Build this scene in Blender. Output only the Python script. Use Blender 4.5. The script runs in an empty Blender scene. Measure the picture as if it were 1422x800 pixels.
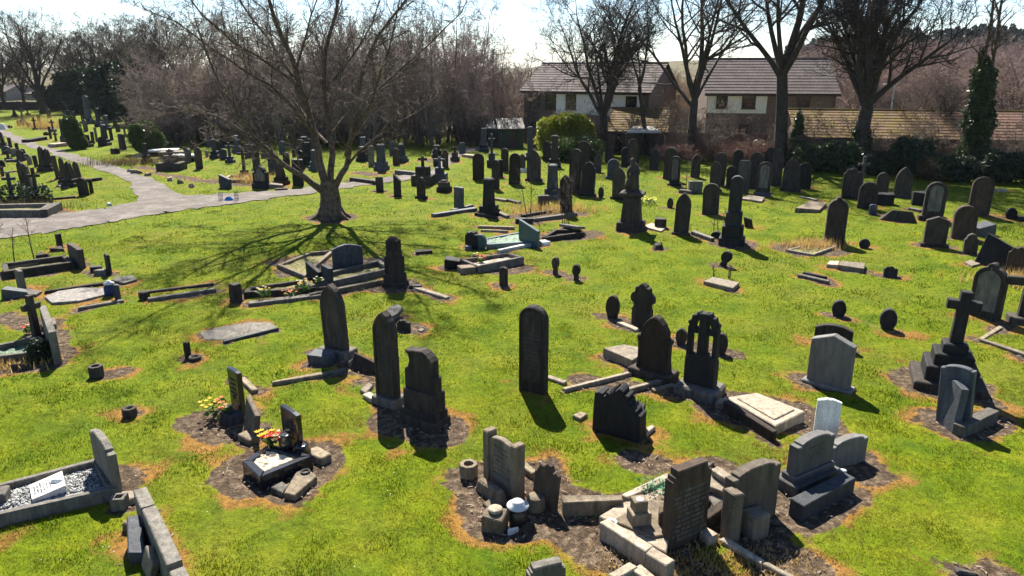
import bpy, math, random
import numpy as np
from mathutils import Vector, Matrix, Euler

R_ = math.radians
sc = bpy.context.scene
COL = sc.collection
rng = random.Random(7)
nrg = np.random.default_rng(7)

# ------------------------------------------------------------------ camera model
CAM_H, PITCH, FPX = 6.0, math.atan(0.308), 1000.0
cs, sn = math.cos(PITCH), math.sin(PITCH)
SUN_AZ, SUN_EL = R_(-11.0), R_(47.0)

# ------------------------------------------------------------------ value noise
_tab = np.random.default_rng(3).random((256, 256))
def vnoise(x, y, scale, seed=0):
    x = np.asarray(x, float) / scale + seed * 17.31 + 1000; y = np.asarray(y, float) / scale + seed * 9.77 + 1000
    xi = np.floor(x).astype(int); yi = np.floor(y).astype(int)
    fx = x - xi; fy = y - yi
    fx = fx * fx * (3 - 2 * fx); fy = fy * fy * (3 - 2 * fy)
    a = _tab[xi % 256, yi % 256]; b = _tab[(xi + 1) % 256, yi % 256]
    c = _tab[xi % 256, (yi + 1) % 256]; d = _tab[(xi + 1) % 256, (yi + 1) % 256]
    return (a * (1 - fx) + b * fx) * (1 - fy) + (c * (1 - fx) + d * fx) * fy

def hgt(x, y):
    """gentle lie of the land"""
    z = 0.20 * (vnoise(x, y, 11.0, 1) - 0.5) + 0.10 * (vnoise(x, y, 4.5, 2) - 0.5)
    x = np.asarray(x, float); y = np.asarray(y, float)
    z = z + 0.22 * np.exp(-((x - 21) ** 2 / 60 + (y - 31) ** 2 / 5))
    z = z + 0.18 * np.exp(-((x - 7) ** 2 / 40 + (y - 40) ** 2 / 8))
    sx = np.clip((x - 75) / 90, 0, 1); sy = np.clip((y - 130) / 170, 0, 1)
    return z + 11.0 * sx * sx * (3 - 2 * sx) * sy * sy * (3 - 2 * sy)

def G(px, py, dz=0.0):
    """ground point seen at photo pixel (px, py), dz above the ground"""
    u = (px - 711) / FPX; v = (py - 400) / FPX
    z = dz
    for _ in range(4):
        t = (CAM_H - z) / (sn + v * cs)
        X = u * t; Y = t * (cs - v * sn)
        z = float(hgt(X, Y)) + dz
    return Vector((X, Y, z))
def ztop(P, py):
    v = (py - 400) / FPX
    return CAM_H - P.y * (sn + v * cs) / (cs - v * sn)
def atY(px, py, Y):
    u = (px - 711) / FPX; v = (py - 400) / FPX
    t = Y / (cs - v * sn)
    return Vector((u * t, Y, CAM_H - t * (sn + v * cs)))
def mpp(P):
    return (P.y * cs - (P.z - CAM_H) * sn) / FPX

# ------------------------------------------------------------------ materials
def NT(name):
    m = bpy.data.materials.new(name); m.use_nodes = True
    nt = m.node_tree
    for n in list(nt.nodes): nt.nodes.remove(n)
    out = nt.nodes.new('ShaderNodeOutputMaterial')
    return m, nt, out
def node(nt, typ, **kw):
    n = nt.nodes.new(typ)
    for k, v in kw.items():
        if k.startswith('i_'):
            key = k[2:]
            key = int(key) if key.isdigit() else key.replace('_', ' ')
            n.inputs[key].default_value = v
        else: setattr(n, k, v)
    return n
def ramp(nt, src, stops):
    r = nt.nodes.new('ShaderNodeValToRGB')
    el = r.color_ramp.elements
    el[0].position, el[0].color = stops[0][0], (*stops[0][1], 1)
    el[1].position, el[1].color = stops[-1][0], (*stops[-1][1], 1)
    for p, c in stops[1:-1]:
        e = el.new(p); e.color = (*c, 1)
    nt.links.new(src, r.inputs[0]); return r.outputs[0]
def noise(nt, vec, scale, detail=4, rough=0.6):
    n = node(nt, 'ShaderNodeTexNoise', i_Scale=scale, i_Detail=detail, i_Roughness=rough)
    nt.links.new(vec, n.inputs['Vector']); return n.outputs[0]
def mix(nt, a, b, fac, blend='MIX'):
    n = node(nt, 'ShaderNodeMix', data_type='RGBA', blend_type=blend)
    if isinstance(fac, (int, float)): n.inputs[0].default_value = fac
    else: nt.links.new(fac, n.inputs[0])
    for s, i in ((a, 6), (b, 7)):
        if isinstance(s, tuple): n.inputs[i].default_value = (*s, 1)
        else: nt.links.new(s, n.inputs[i])
    return n.outputs[2]
def math_(nt, op, a, b=0.0):
    n = node(nt, 'ShaderNodeMath', operation=op)
    for s, i in ((a, 0), (b, 1)):
        if isinstance(s, (int, float)): n.inputs[i].default_value = s
        else: nt.links.new(s, n.inputs[i])
    return n.outputs[0]
def bump(nt, h, strength=0.5, dist=0.02):
    b = node(nt, 'ShaderNodeBump', i_Strength=strength, i_Distance=dist)
    nt.links.new(h, b.inputs['Height']); return b.outputs[0]
def bsdf(nt, out, col, rough=0.9, normal=None, metal=0.0, spec=0.3):
    b = node(nt, 'ShaderNodeBsdfPrincipled', i_Roughness=rough, i_Metallic=metal)
    b.inputs['Specular IOR Level'].default_value = spec
    if isinstance(col, tuple): b.inputs['Base Color'].default_value = (*col, 1)
    else: nt.links.new(col, b.inputs['Base Color'])
    if normal is not None: nt.links.new(normal, b.inputs['Normal'])
    nt.links.new(b.outputs[0], out.inputs[0]); return b
def objvec(nt):
    tc = node(nt, 'ShaderNodeTexCoord'); oi = node(nt, 'ShaderNodeObjectInfo')
    a = node(nt, 'ShaderNodeVectorMath', operation='ADD')
    sca = node(nt, 'ShaderNodeVectorMath', operation='SCALE'); sca.inputs[0].default_value = (37, 53, 91)
    nt.links.new(oi.outputs['Random'], sca.inputs['Scale'])
    nt.links.new(tc.outputs['Object'], a.inputs[0]); nt.links.new(sca.outputs[0], a.inputs[1])
    return a.outputs[0], oi.outputs['Random']

def stone_mat(name, base, dark, lichen=None, rough=0.9, grain=60, spec=0.25, bstr=0.5):
    m, nt, out = NT(name)
    vec, rnd = objvec(nt)
    st = node(nt, 'ShaderNodeMapping'); st.inputs['Scale'].default_value = (5, 5, 1.1)
    nt.links.new(vec, st.inputs[0])
    c1 = ramp(nt, noise(nt, st.outputs[0], 2.0, 5, 0.65), [(0.33, dark), (0.66, base)])
    lo = tuple(c * 0.6 for c in base)
    c2 = mix(nt, c1, lo, ramp(nt, noise(nt, vec, 3.0, 4), [(0.45, (0, 0, 0)), (0.7, (0.7, 0.7, 0.7))]))
    if lichen:
        c2 = mix(nt, c2, lichen, ramp(nt, noise(nt, vec, 9.0, 6, 0.7), [(0.58, (0, 0, 0)), (0.72, (0.75, 0.75, 0.75))]))
    g = noise(nt, vec, grain, 3, 0.7)
    gr = ramp(nt, g, [(0.3, (0.62, 0.62, 0.62)), (0.7, (1.3, 1.3, 1.3))])
    c3 = mix(nt, c2, gr, 1.0, 'MULTIPLY')
    var = node(nt, 'ShaderNodeMapRange', i_3=0.62, i_4=1.55); nt.links.new(rnd, var.inputs[0])
    hsv = node(nt, 'ShaderNodeHueSaturation'); nt.links.new(c3, hsv.inputs['Color']); nt.links.new(var.outputs[0], hsv.inputs['Value'])
    nrm = bump(nt, math_(nt, 'ADD', g, math_(nt, 'MULTIPLY', noise(nt, vec, 12, 5), 2.0)), bstr, 0.012)
    bsdf(nt, out, hsv.outputs[0], rough, nrm, spec=spec)
    return m
M = {}
M['soot'] = stone_mat('sooty_sandstone', (0.056, 0.044, 0.034), (0.014, 0.012, 0.011), (0.075, 0.07, 0.045))
M['brown'] = stone_mat('brown_sandstone', (0.072, 0.048, 0.032), (0.022, 0.016, 0.013), (0.09, 0.085, 0.05))
M['grey'] = stone_mat('grey_stone', (0.135, 0.122, 0.102), (0.052, 0.047, 0.040), (0.13, 0.13, 0.08))
M['warm'] = stone_mat('warm_grey_stone', (0.165, 0.135, 0.10), (0.075, 0.06, 0.046), (0.15, 0.145, 0.09))
M['granite'] = stone_mat('speckled_grey_granite', (0.115, 0.11, 0.10), (0.062, 0.06, 0.055), None, 0.7, 150, 0.3, 0.3)
M['slate'] = stone_mat('blue_grey_stone', (0.062, 0.068, 0.076), (0.024, 0.027, 0.032), (0.10, 0.105, 0.085), 0.7)
M['pale'] = stone_mat('pale_sandstone', (0.30, 0.25, 0.185), (0.13, 0.105, 0.078), (0.24, 0.22, 0.13))
M['buff'] = stone_mat('buff_sandstone', (0.205, 0.16, 0.108), (0.075, 0.06, 0.042), (0.16, 0.15, 0.08))
M['white'] = stone_mat('white_stone', (0.68, 0.67, 0.63), (0.45, 0.44, 0.40), None, 0.7, 90, 0.3, 0.2)
M['black'] = stone_mat('polished_black_granite', (0.022, 0.022, 0.024), (0.010, 0.010, 0.012), None, 0.16, 160, 0.5, 0.05)
M['blackd'] = stone_mat('dull_black_stone', (0.023, 0.022, 0.022), (0.008, 0.008, 0.009), None, 0.75, 60, 0.2, 0.4)
M['teal'] = stone_mat('green_grey_granite', (0.05, 0.085, 0.09), (0.025, 0.045, 0.052), None, 0.35, 140, 0.4, 0.1)
M['conc'] = stone_mat('worn_concrete', (0.24, 0.22, 0.195), (0.07, 0.06, 0.05), (0.38, 0.36, 0.34), 0.85, 40)

def simple(name, col, rough=0.8, var=0.25, scale=6, bs=0.3, spec=0.3):
    m, nt, out = NT(name); vec, rnd = objvec(nt)
    n = noise(nt, vec, scale, 5)
    c = ramp(nt, n, [(0.3, tuple(x * (1 - var) for x in col)), (0.7, tuple(x * (1 + var) for x in col))])
    bsdf(nt, out, c, rough, bump(nt, n, bs, 0.01), spec=spec); return m
M['bark'] = simple('grey_brown_bark', (0.095, 0.067, 0.046), 0.95, 0.75, 7, 1.0)
M['barkd'] = simple('dark_bark', (0.045, 0.035, 0.028), 0.95, 0.5, 5, 0.8)
M['twig'] = simple('bare_twigs', (0.105, 0.078, 0.060), 0.9, 0.4, 3)
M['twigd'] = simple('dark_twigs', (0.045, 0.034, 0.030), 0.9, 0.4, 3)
M['twigp'] = simple('purple_brown_twigs', (0.175, 0.130, 0.112), 0.9, 0.45, 0.8)
M['twigo'] = simple('tan_twigs', (0.22, 0.145, 0.085), 0.9, 0.4, 0.8)
M['brick'] = simple('brown_brick', (0.165, 0.115, 0.09), 0.9, 0.3, 9)
M['render'] = simple('cream_render', (0.78, 0.74, 0.64), 0.9, 0.08, 3)
M['frame'] = simple('dark_brown_timber', (0.045, 0.03, 0.022), 0.6, 0.3)
M['wfence'] = simple('red_brown_timber', (0.12, 0.06, 0.04), 0.85, 0.4, 4)
M['green_wood'] = simple('dark_green_timber', (0.035, 0.045, 0.03), 0.8, 0.4, 4)
M['dark'] = simple('black_plastic', (0.012, 0.012, 0.014), 0.35, 0.2, 20, 0.05, 0.5)
M['whitep'] = simple('white_plastic', (0.50, 0.50, 0.49), 0.4, 0.05, 20, 0.05, 0.5)
M['blue'] = simple('bright_blue_plastic', (0.02, 0.17, 0.5), 0.45, 0.2, 20, 0.2, 0.4)
M['navy'] = simple('dark_blue_cloth', (0.02, 0.035, 0.11), 0.9, 0.3, 10)
M['wire'] = simple('dark_wire', (0.03, 0.03, 0.03), 0.5)
M['felt'] = simple('pale_roof_felt', (0.36, 0.34, 0.30), 0.85, 0.12, 2)
M['metal'] = simple('grey_metal', (0.32, 0.34, 0.36), 0.5)
M['letter'] = simple('pale_lettering', (0.46, 0.43, 0.37), 0.9, 0.3, 30)
M['letterd'] = simple('dark_lettering', (0.06, 0.06, 0.07), 0.9, 0.3, 30)
M['grav_grey'] = simple('grey_white_pebbles', (0.17, 0.17, 0.17), 0.8, 0.75, 25, 0.8)
M['grav_cream'] = simple('cream_chippings', (0.55, 0.46, 0.32), 0.85, 0.5, 40, 0.9)
M['grav_green'] = simple('green_glass_chippings', (0.085, 0.14, 0.085), 0.7, 0.7, 25, 0.8)
M['greench'] = simple('scattered_green_chippings', (0.10, 0.30, 0.15), 0.7, 0.6, 25, 0.8)
M['soil'] = M.get('x') or simple('dark_soil', (0.07, 0.052, 0.038), 1.0, 0.6, 14, 1.0)
M['moss'] = simple('mossy_soil', (0.13, 0.12, 0.045), 1.0, 0.6, 9, 1.0)
M['glass'] = simple('dark_window_glass', (0.012, 0.014, 0.018), 0.08, 0.1, 2, 0.0, 0.5)

def leaf_mat(name, c1, c2, trans=0.45, rough=0.5, scale=1.2):
    m, nt, out = NT(name); vec, rnd = objvec(nt)
    c = ramp(nt, noise(nt, vec, scale, 4), [(0.3, c1), (0.7, c2)])
    p = node(nt, 'ShaderNodeBsdfPrincipled', i_Roughness=rough); nt.links.new(c, p.inputs['Base Color'])
    p.inputs['Specular IOR Level'].default_value = 0.35
    t = node(nt, 'ShaderNodeBsdfTranslucent'); nt.links.new(c, t.inputs[0])
    mx = node(nt, 'ShaderNodeMixShader', i_0=trans)
    nt.links.new(p.outputs[0], mx.inputs[1]); nt.links.new(t.outputs[0], mx.inputs[2])
    nt.links.new(mx.outputs[0], out.inputs[0]); return m
M['ivy'] = leaf_mat('ivy_leaves', (0.022, 0.036, 0.012), (0.05, 0.075, 0.022), 0.25, 0.4)
M['bush'] = leaf_mat('bush_leaves', (0.03, 0.055, 0.012), (0.075, 0.11, 0.02), 0.35, 0.5)
M['bushy'] = leaf_mat('yellow_green_leaves', (0.12, 0.15, 0.014), (0.27, 0.28, 0.025), 0.5, 0.5, 0.8)
M['ever'] = leaf_mat('dark_evergreen_foliage', (0.014, 0.026, 0.012), (0.03, 0.05, 0.018), 0.2, 0.6)
M['conif'] = leaf_mat('distant_conifer_foliage', (0.012, 0.021, 0.015), (0.022, 0.036, 0.024), 0.1, 0.7, 0.1)
M['bram'] = leaf_mat('bramble_leaves', (0.05, 0.045, 0.02), (0.13, 0.09, 0.035), 0.3, 0.7)
M['dryg'] = leaf_mat('dry_straw_grass', (0.30, 0.19, 0.06), (0.48, 0.33, 0.12), 0.4, 0.8)
M['leafg'] = leaf_mat('flower_leaves', (0.04, 0.08, 0.02), (0.08, 0.15, 0.03), 0.35)
M['pyel'] = leaf_mat('yellow_petals', (0.75, 0.48, 0.02), (0.85, 0.6, 0.05), 0.35)
M['pred'] = leaf_mat('red_petals', (0.55, 0.015, 0.02), (0.7, 0.04, 0.04), 0.3)
M['porg'] = leaf_mat('orange_petals', (0.6, 0.16, 0.05), (0.7, 0.28, 0.08), 0.3)
M['pcre'] = leaf_mat('cream_petals', (0.65, 0.55, 0.3), (0.75, 0.68, 0.45), 0.3)
M['daff'] = leaf_mat('daffodil_petals', (0.60, 0.55, 0.03), (0.75, 0.7, 0.08), 0.4)

def tile_mat(name, c1, c2, moss=None, moss_x=None):
    m, nt, out = NT(name); tc = node(nt, 'ShaderNodeTexCoord')
    v = tc.outputs['Object']
    br = node(nt, 'ShaderNodeTexBrick', i_Scale=1.0, offset=0.5)
    br.inputs['Brick Width'].default_value = 0.32; br.inputs['Row Height'].default_value = 0.5
    br.inputs['Mortar Size'].default_value = 0.012
    br.inputs['Color1'].default_value = (*c1, 1); br.inputs['Color2'].default_value = (*c2, 1)
    br.inputs['Mortar'].default_value = (*[x * 0.35 for x in c1], 1)
    nt.links.new(v, br.inputs[0])
    c = mix(nt, br.outputs[0], tuple(x * 0.6 for x in c1), ramp(nt, noise(nt, v, 1.4, 5), [(0.4, (0, 0, 0)), (0.75, (0.8, 0.8, 0.8))]))
    if moss:
        f = ramp(nt, noise(nt, v, 0.9, 6, 0.7), [(0.40, (0.1, 0.1, 0.1)), (0.60, (0.95, 0.95, 0.95))])
        if moss_x is not None:
            sp = node(nt, 'ShaderNodeSeparateXYZ'); nt.links.new(v, sp.inputs[0])
            mr = node(nt, 'ShaderNodeMapRange', i_1=moss_x[0], i_2=moss_x[1], i_3=1.0, i_4=0.08); nt.links.new(sp.outputs[0], mr.inputs[0])
            f = math_(nt, 'MULTIPLY', f, mr.outputs[0])
        c = mix(nt, c, moss, f)
    bsdf(nt, out, c, 0.9, bump(nt, noise(nt, v, 30, 3), 0.4, 0.01), spec=0.2); return m
M['tile'] = tile_mat('brown_roof_tiles', (0.078, 0.062, 0.060), (0.108, 0.085, 0.080))
M['tilem'] = tile_mat('mossy_roof_tiles', (0.13, 0.08, 0.05), (0.17, 0.105, 0.065), (0.115, 0.085, 0.012))
M['tilel'] = tile_mat('part_mossy_roof_tiles', (0.115, 0.062, 0.045), (0.15, 0.082, 0.06), (0.115, 0.085, 0.012), (6.5, 11.0))

# ------------------------------------------------------------------ objects
def tag(o, label=None, cat=None, group=None, kind=None):
    if label: o['label'] = label
    if cat: o['category'] = cat
    if group: o['group'] = group
    if kind: o['kind'] = kind
    return o
def empty(name, loc, rz=0.0, rx=0.0, ry=0.0):
    o = bpy.data.objects.new(name, None); COL.objects.link(o)
    o.empty_display_size = 0.2
    o.location = loc; o.rotation_euler = (rx, ry, rz); return o

def inset(p, b):
    """inset a closed polygon (list of 2d points) by b"""
    n = len(p); out = []
    area = sum(p[i][0] * p[(i + 1) % n][1] - p[(i + 1) % n][0] * p[i][1] for i in range(n))
    s = 1 if area > 0 else -1
    for i in range(n):
        ax, ay = p[i - 1]; bx, by = p[i]; cx, cy = p[(i + 1) % n]
        e1 = (bx - ax, by - ay); e2 = (cx - bx, cy - by)
        l1 = math.hypot(*e1) or 1e-6; l2 = math.hypot(*e2) or 1e-6
        n1 = (-e1[1] / l1 * s, e1[0] / l1 * s); n2 = (-e2[1] / l2 * s, e2[0] / l2 * s)
        mx, my = n1[0] + n2[0], n1[1] + n2[1]
        k = max(mx * mx + my * my, 0.6)
        out.append((bx + 2 * b * mx / k, by + 2 * b * my / k))
    return out

class MB:
    def __init__(s): s.v = []; s.f = []
    def rings(s, rings, cap0=True, cap1=True):
        n = len(rings[0]); o = len(s.v)
        for r in rings: s.v.extend(r)
        for k in range(len(rings) - 1):
            a = o + k * n; b = a + n
            for i in range(n):
                j = (i + 1) % n
                s.f.append((a + i, a + j, b + j, b + i))
        if cap0: s.f.append(tuple(o + i for i in reversed(range(n))))
        if cap1: s.f.append(tuple(o + (len(rings) - 1) * n + i for i in range(n)))
    def prism(s, prof, y0, y1, b=0.012):
        """profile in XZ, extruded from y0 (front) to y1 (back) with chamfered edges"""
        pi = inset(prof, b)
        s.rings([[(x, y0, z) for x, z in pi], [(x, y0 + b, z) for x, z in prof],
                 [(x, y1 - b, z) for x, z in prof], [(x, y1, z) for x, z in pi]])
    def rim(s, prof, w, y, d):
        """moulding round the front edge: ring between the profile and its inset, proud by d"""
        po = inset(prof, 0.015); pi = inset(prof, w); n = len(prof)
        o = len(s.v)
        for q, yy in ((po, y + 0.004), (po, y - d), (pi, y - d), (pi, y + 0.004)):
            s.v.extend((x, yy, z) for x, z in q)
        for k in range(3):
            for i in range(n):
                j = (i + 1) % n
                s.f.append((o + k * n + i, o + k * n + j, o + (k + 1) * n + j, o + (k + 1) * n + i))
    def box(s, cx, cy, z0, w, d, h, b=0.012, taper=1.0, M4=None, jit=0.0):
        c = min(b, w / 3, d / 3, h / 2)
        def rect(w, d, z, c):
            return [(-w/2 + c, -d/2, z), (w/2 - c, -d/2, z), (w/2, -d/2 + c, z), (w/2, d/2 - c, z),
                    (w/2 - c, d/2, z), (-w/2 + c, d/2, z), (-w/2, d/2 - c, z), (-w/2, -d/2 + c, z)]
        rs = [rect(w, d, 0, c), rect(w * taper + 0, d * taper, h - c, c), rect(w * taper - 2 * c, d * taper - 2 * c, h, c * 0.6)]
        if jit:
            jj = [(rng.uniform(-jit, jit), rng.uniform(-jit, jit), rng.uniform(-jit, jit)) for _ in range(4)]
            idx = [0, 1, 1, 2, 2, 3, 3, 0]
            rs = [[(x + jj[idx[i]][0], y + jj[idx[i]][1], z + (jj[idx[i]][2] if k else 0)) for i, (x, y, z) in enumerate(r)] for k, r in enumerate(rs)]
        if M4 is None: rs = [[(x + cx, y + cy, z + z0) for x, y, z in r] for r in rs]
        else: rs = [[tuple(M4 @ Vector((x + cx, y + cy, z + z0))) for x, y, z in r] for r in rs]
        s.rings(rs)
    def lathe(s, prof, n=16, cx=0, cy=0, z0=0, M4=None):
        rs = []
        for r, z in prof:
            ring = [(cx + r * math.cos(2 * math.pi * i / n), cy + r * math.sin(2 * math.pi * i / n), z + z0) for i in range(n)]
            if M4 is not None: ring = [tuple(M4 @ Vector(p)) for p in ring]
            rs.append(ring)
        s.rings(rs)
    def tube(s, pts, rad, n=5, cap=False):
        m = len(pts); rs = []
        up = Vector((0.31, 0.87, 0.38))
        for i in range(m):
            a = pts[max(i - 1, 0)]; b = pts[min(i + 1, m - 1)]
            d = (b - a)
            if d.length < 1e-7: d = Vector((0, 0, 1))
            d.normalize()
            x = d.cross(up)
            if x.length < 0.05: x = d.cross(Vector((1, 0, 0)))
            x.normalize(); y = d.cross(x)
            r = rad[i]; p = pts[i]
            rs.append([tuple(p + x * (r * math.cos(2 * math.pi * k / n)) + y * (r * math.sin(2 * math.pi * k / n))) for k in range(n)])
        s.rings(rs, cap, cap)
    def quad(s, c, a, b):
        o = len(s.v)
        s.v += [tuple(c - a), tuple(c + b), tuple(c + a), tuple(c - b)]
        s.f.append((o, o + 1, o + 2, o + 3))
    def build(s, name, mat, parent=None, smooth=False):
        me = bpy.data.meshes.new(name)
        me.from_pydata(s.v, [], s.f); me.update()
        if smooth: me.polygons.foreach_set('use_smooth', [True] * len(me.polygons))
        me.materials.append(M[mat] if isinstance(mat, str) else mat)
        o = bpy.data.objects.new(name, me); COL.objects.link(o)
        if parent is not None: o.parent = parent
        return o

def np_mesh(name, verts, faces, mat, parent=None, attrs=None, smooth=False):
    """faces: (n, k) array with constant k"""
    me = bpy.data.meshes.new(name)
    verts = np.ascontiguousarray(verts, dtype=np.float32); faces = np.ascontiguousarray(faces, dtype=np.int32)
    n, k = faces.shape
    me.vertices.add(len(verts)); me.vertices.foreach_set('co', verts.ravel())
    me.loops.add(n * k); me.loops.foreach_set('vertex_index', faces.ravel())
    me.polygons.add(n); me.polygons.foreach_set('loop_start', np.arange(n, dtype=np.int32) * k)
    try: me.polygons.foreach_set('loop_total', np.full(n, k, dtype=np.int32))
    except Exception: pass
    if attrs:
        for an, arr in attrs.items():
            at = me.attributes.new(an, 'FLOAT', 'POINT'); at.data.foreach_set('value', np.ascontiguousarray(arr, dtype=np.float32))
    me.update(calc_edges=True); me.validate()
    if smooth: me.polygons.foreach_set('use_smooth', np.ones(n, dtype=bool))
    me.materials.append(M[mat] if isinstance(mat, str) else mat)
    o = bpy.data.objects.new(name, me); COL.objects.link(o)
    if parent is not None: o.parent = parent
    return o

# ------------------------------------------------------------------ earth patches (capsules): a, b, radius
PATCH = []
def patch(a, b=None, r=0.3):
    b = b or a
    PATCH.append((a.x, a.y, b.x, b.y, r))
def PP(x1, y1, x2, y2, r): patch(G(x1, y1), G(x2, y2), r * .66)
def adopt(child, par):
    """make child a part of par, staying where it is"""
    bpy.context.view_layer.update()
    m = child.matrix_world.copy(); child.parent = par; child.matrix_parent_inverse = par.matrix_world.inverted(); child.matrix_world = m
    for k in ('label', 'category', 'group'):
        if k in child: del child[k]
    return child

# ------------------------------------------------------------------ headstone outlines
def arc(cx, cz, r, a0, a1, n):
    return [(cx + r * math.cos(R_(a0 + (a1 - a0) * i / n)), cz + r * math.sin(R_(a0 + (a1 - a0) * i / n))) for i in range(n + 1)]
def half(shape, W, H):
    """right half of the outline, bottom to top (x >= 0)"""
    w = W / 2
    if shape == 'round': return [(w, 0)] + arc(0, H - w, w, 0, 90, 9)
    if shape == 'camber':
        return [(w, 0)] + [(w * math.cos(R_(t)), H - 0.24 * W + 0.24 * W * math.sin(R_(t))) for t in (0, 12, 26, 40, 55, 70, 90)]
    if shape == 'seg':
        return [(w, 0)] + [(w * (1 - t), H - 0.13 * W * (1 - t) ** 2) for t in (0, .2, .4, .6, .8, 1)]
    if shape == 'gothic':
        r = W * 1.05; c = w - r; top = math.sqrt(r * r - c * c)
        a1 = math.degrees(math.atan2(top, -c))
        return [(w, 0)] + arc(c, H - top, r, 0, a1, 8)[:-1] + [(0, H)]
    if shape == 'shoulder':
        h1 = H - 0.50 * W
        return [(w, 0), (w, h1 - .02), (w * .96, h1 + .02), (w * .80, h1 + .02)] + arc(0, h1 + .04, w * .74, 0, 90, 8)[0:-1] + [(0, H)]
    if shape == 'gshoulder':
        h1 = H - 0.72 * W
        return [(w, 0), (w * .92, h1 * .45), (w * .92, h1 - .06), (w * 1.02, h1), (w * .98, h1 + .07), (w * .80, h1 + .09), (w * .74, h1 + .32 * W), (w * .52, h1 + .52 * W), (w * .26, h1 + .66 * W), (0, H)]
    if shape == 'gable': return [(w, 0), (w, H - 0.20 * W), (0, H)]
    if shape == 'gablesh': return [(w, 0), (w * 1.0, H - 0.24 * W), (w * .86, H - 0.20 * W), (w * .30, H - .02), (0, H)]
    if shape == 'rect': return [(w, 0), (w, H - .012), (w * .5, H), (0, H)]
    if shape == 'step':
        return [(w, 0), (w, H - .20 * W), (w * .90, H - .20 * W), (w * .90, H - .12 * W), (w * .78, H - .12 * W), (w * .76, H), (0, H)]
    if shape == 'camsh':
        return [(w, 0), (w, H - .10 * W), (w * .76, H - .10 * W), (w * .75, H - .065 * W), (w * .5, H - .02 * W), (w * .25, H - .005 * W), (0, H)]
    if shape == 'notch':
        return [(w, 0), (w, H - .05), (w * .60, H - .05), (w * .58, H - .11), (w * .54, H - .11), (w * .53, H - .02), (0, H)]
    if shape == 'ogee':
        return [(w, 0), (w, H - .50 * W), (w * .93, H - .42 * W), (w * .75, H - .34 * W), (w * .50, H - .27 * W), (w * .30, H - .17 * W), (w * .14, H - .06 * W), (0, H)]
    if shape == 'knob':
        return [(w, 0), (w, H - .62 * W)] + [(x, z) for x, z in arc(0, H - .62 * W, w, 8, 74, 7)] + [(w * .22, H - .06 * W), (w * .12, H - .01), (0, H)]
    if shape == 'disc':
        rz = H * .49
        return [(w * .74, 0)] + [(w * math.cos(R_(a)), H - rz + rz * math.sin(R_(a))) for a in (-44, -28, -12, 4, 20, 36, 52, 68, 80, 90)]
    if shape == 'cruc':
        return [(w * .86, 0), (w * .86, H * .40), (w * .72, H * .46), (w * .72, H * .52), (w, H * .58), (w * 1.05, H * .66), (w * .95, H * .74), (w * .66, H * .80), (w * .60, H * .90), (w * .36, H * .92), (w * .30, H * .95), (0, H)]
    if shape == 'neck':
        return [(w * .55, 0), (w * .55, H * .25), (w * .45, H * .36), (w * .8, H * .48), (w, H * .65), (w * .85, H * .85), (w * .5, H * .97), (0, H)]
    if shape == 'broken':
        return None
    return [(w, 0), (w, H), (0, H)]
def outline(shape, W, H, jit=0.004):
    if shape == 'broken':
        p = [(-.5, 0), (.5, 0), (.5, .56), (.43, .58), (.38, .57), (.39, .64), (.33, .66), (.31, .72), (.27, .71), (.25, .80), (.20, .79), (.21, .88), (.15, .90), (.14, .86), (.10, .95), (.05, .98), (.02, 1.0), (-.03, .94),
             (-.06, .97), (-.10, .88), (-.15, .91), (-.17, .86), (-.24, .88), (-.26, .80), (-.31, .79), (-.33, .83), (-.40, .85), (-.48, .82), (-.50, .50)]
        return [(x * W + rng.uniform(-jit, jit), z * H) for x, z in p]
    if shape == 'broken2':
        p = [(-.5, 0), (.5, 0), (.5, .8), (.36, .86), (.25, .84), (.15, .95), (0, 1), (-.15, .93), (-.3, .95), (-.42, .80), (-.5, .78)]
        return [(x * W, z * H) for x, z in p]
    if shape == 'slant':
        return [(-W/2, 0), (W/2, 0), (W/2, H * .72), (-W/2, H)]
    if shape == 'scroll':
        p = [(-.5, 0), (.5, 0), (.5, .35), (.42, .40), (.42, .78), (.34, .86), (.22, .95), (.10, 1), (-.20, .97), (-.36, .94), (-.44, .95), (-.45, .89), (-.36, .84), (-.33, .70), (-.38, .55), (-.5, .46), (-.5, .35)]
        return [(x * W, z * H) for x, z in p]
    h = half(shape, W, H)
    pts = [(-x, z) for x, z in reversed(h) if x > 1e-6]
    full = h + pts            # bottom right -> top -> bottom left
    # break the long straight sides up so that they can be a little worn
    out = []
    n = len(full)
    for i in range(n):
        a = full[i]; b = full[(i + 1) % n]
        out.append(a)
        L = math.hypot(b[0] - a[0], b[1] - a[1])
        k = int(L / 0.22)
        for q in range(1, k):
            t = q / k; out.append((a[0] + (b[0] - a[0]) * t, a[1] + (b[1] - a[1]) * t))
    return [(x + rng.uniform(-jit, jit), z + (rng.uniform(-jit, jit) if z > 0.01 else 0)) for x, z in out]

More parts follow.
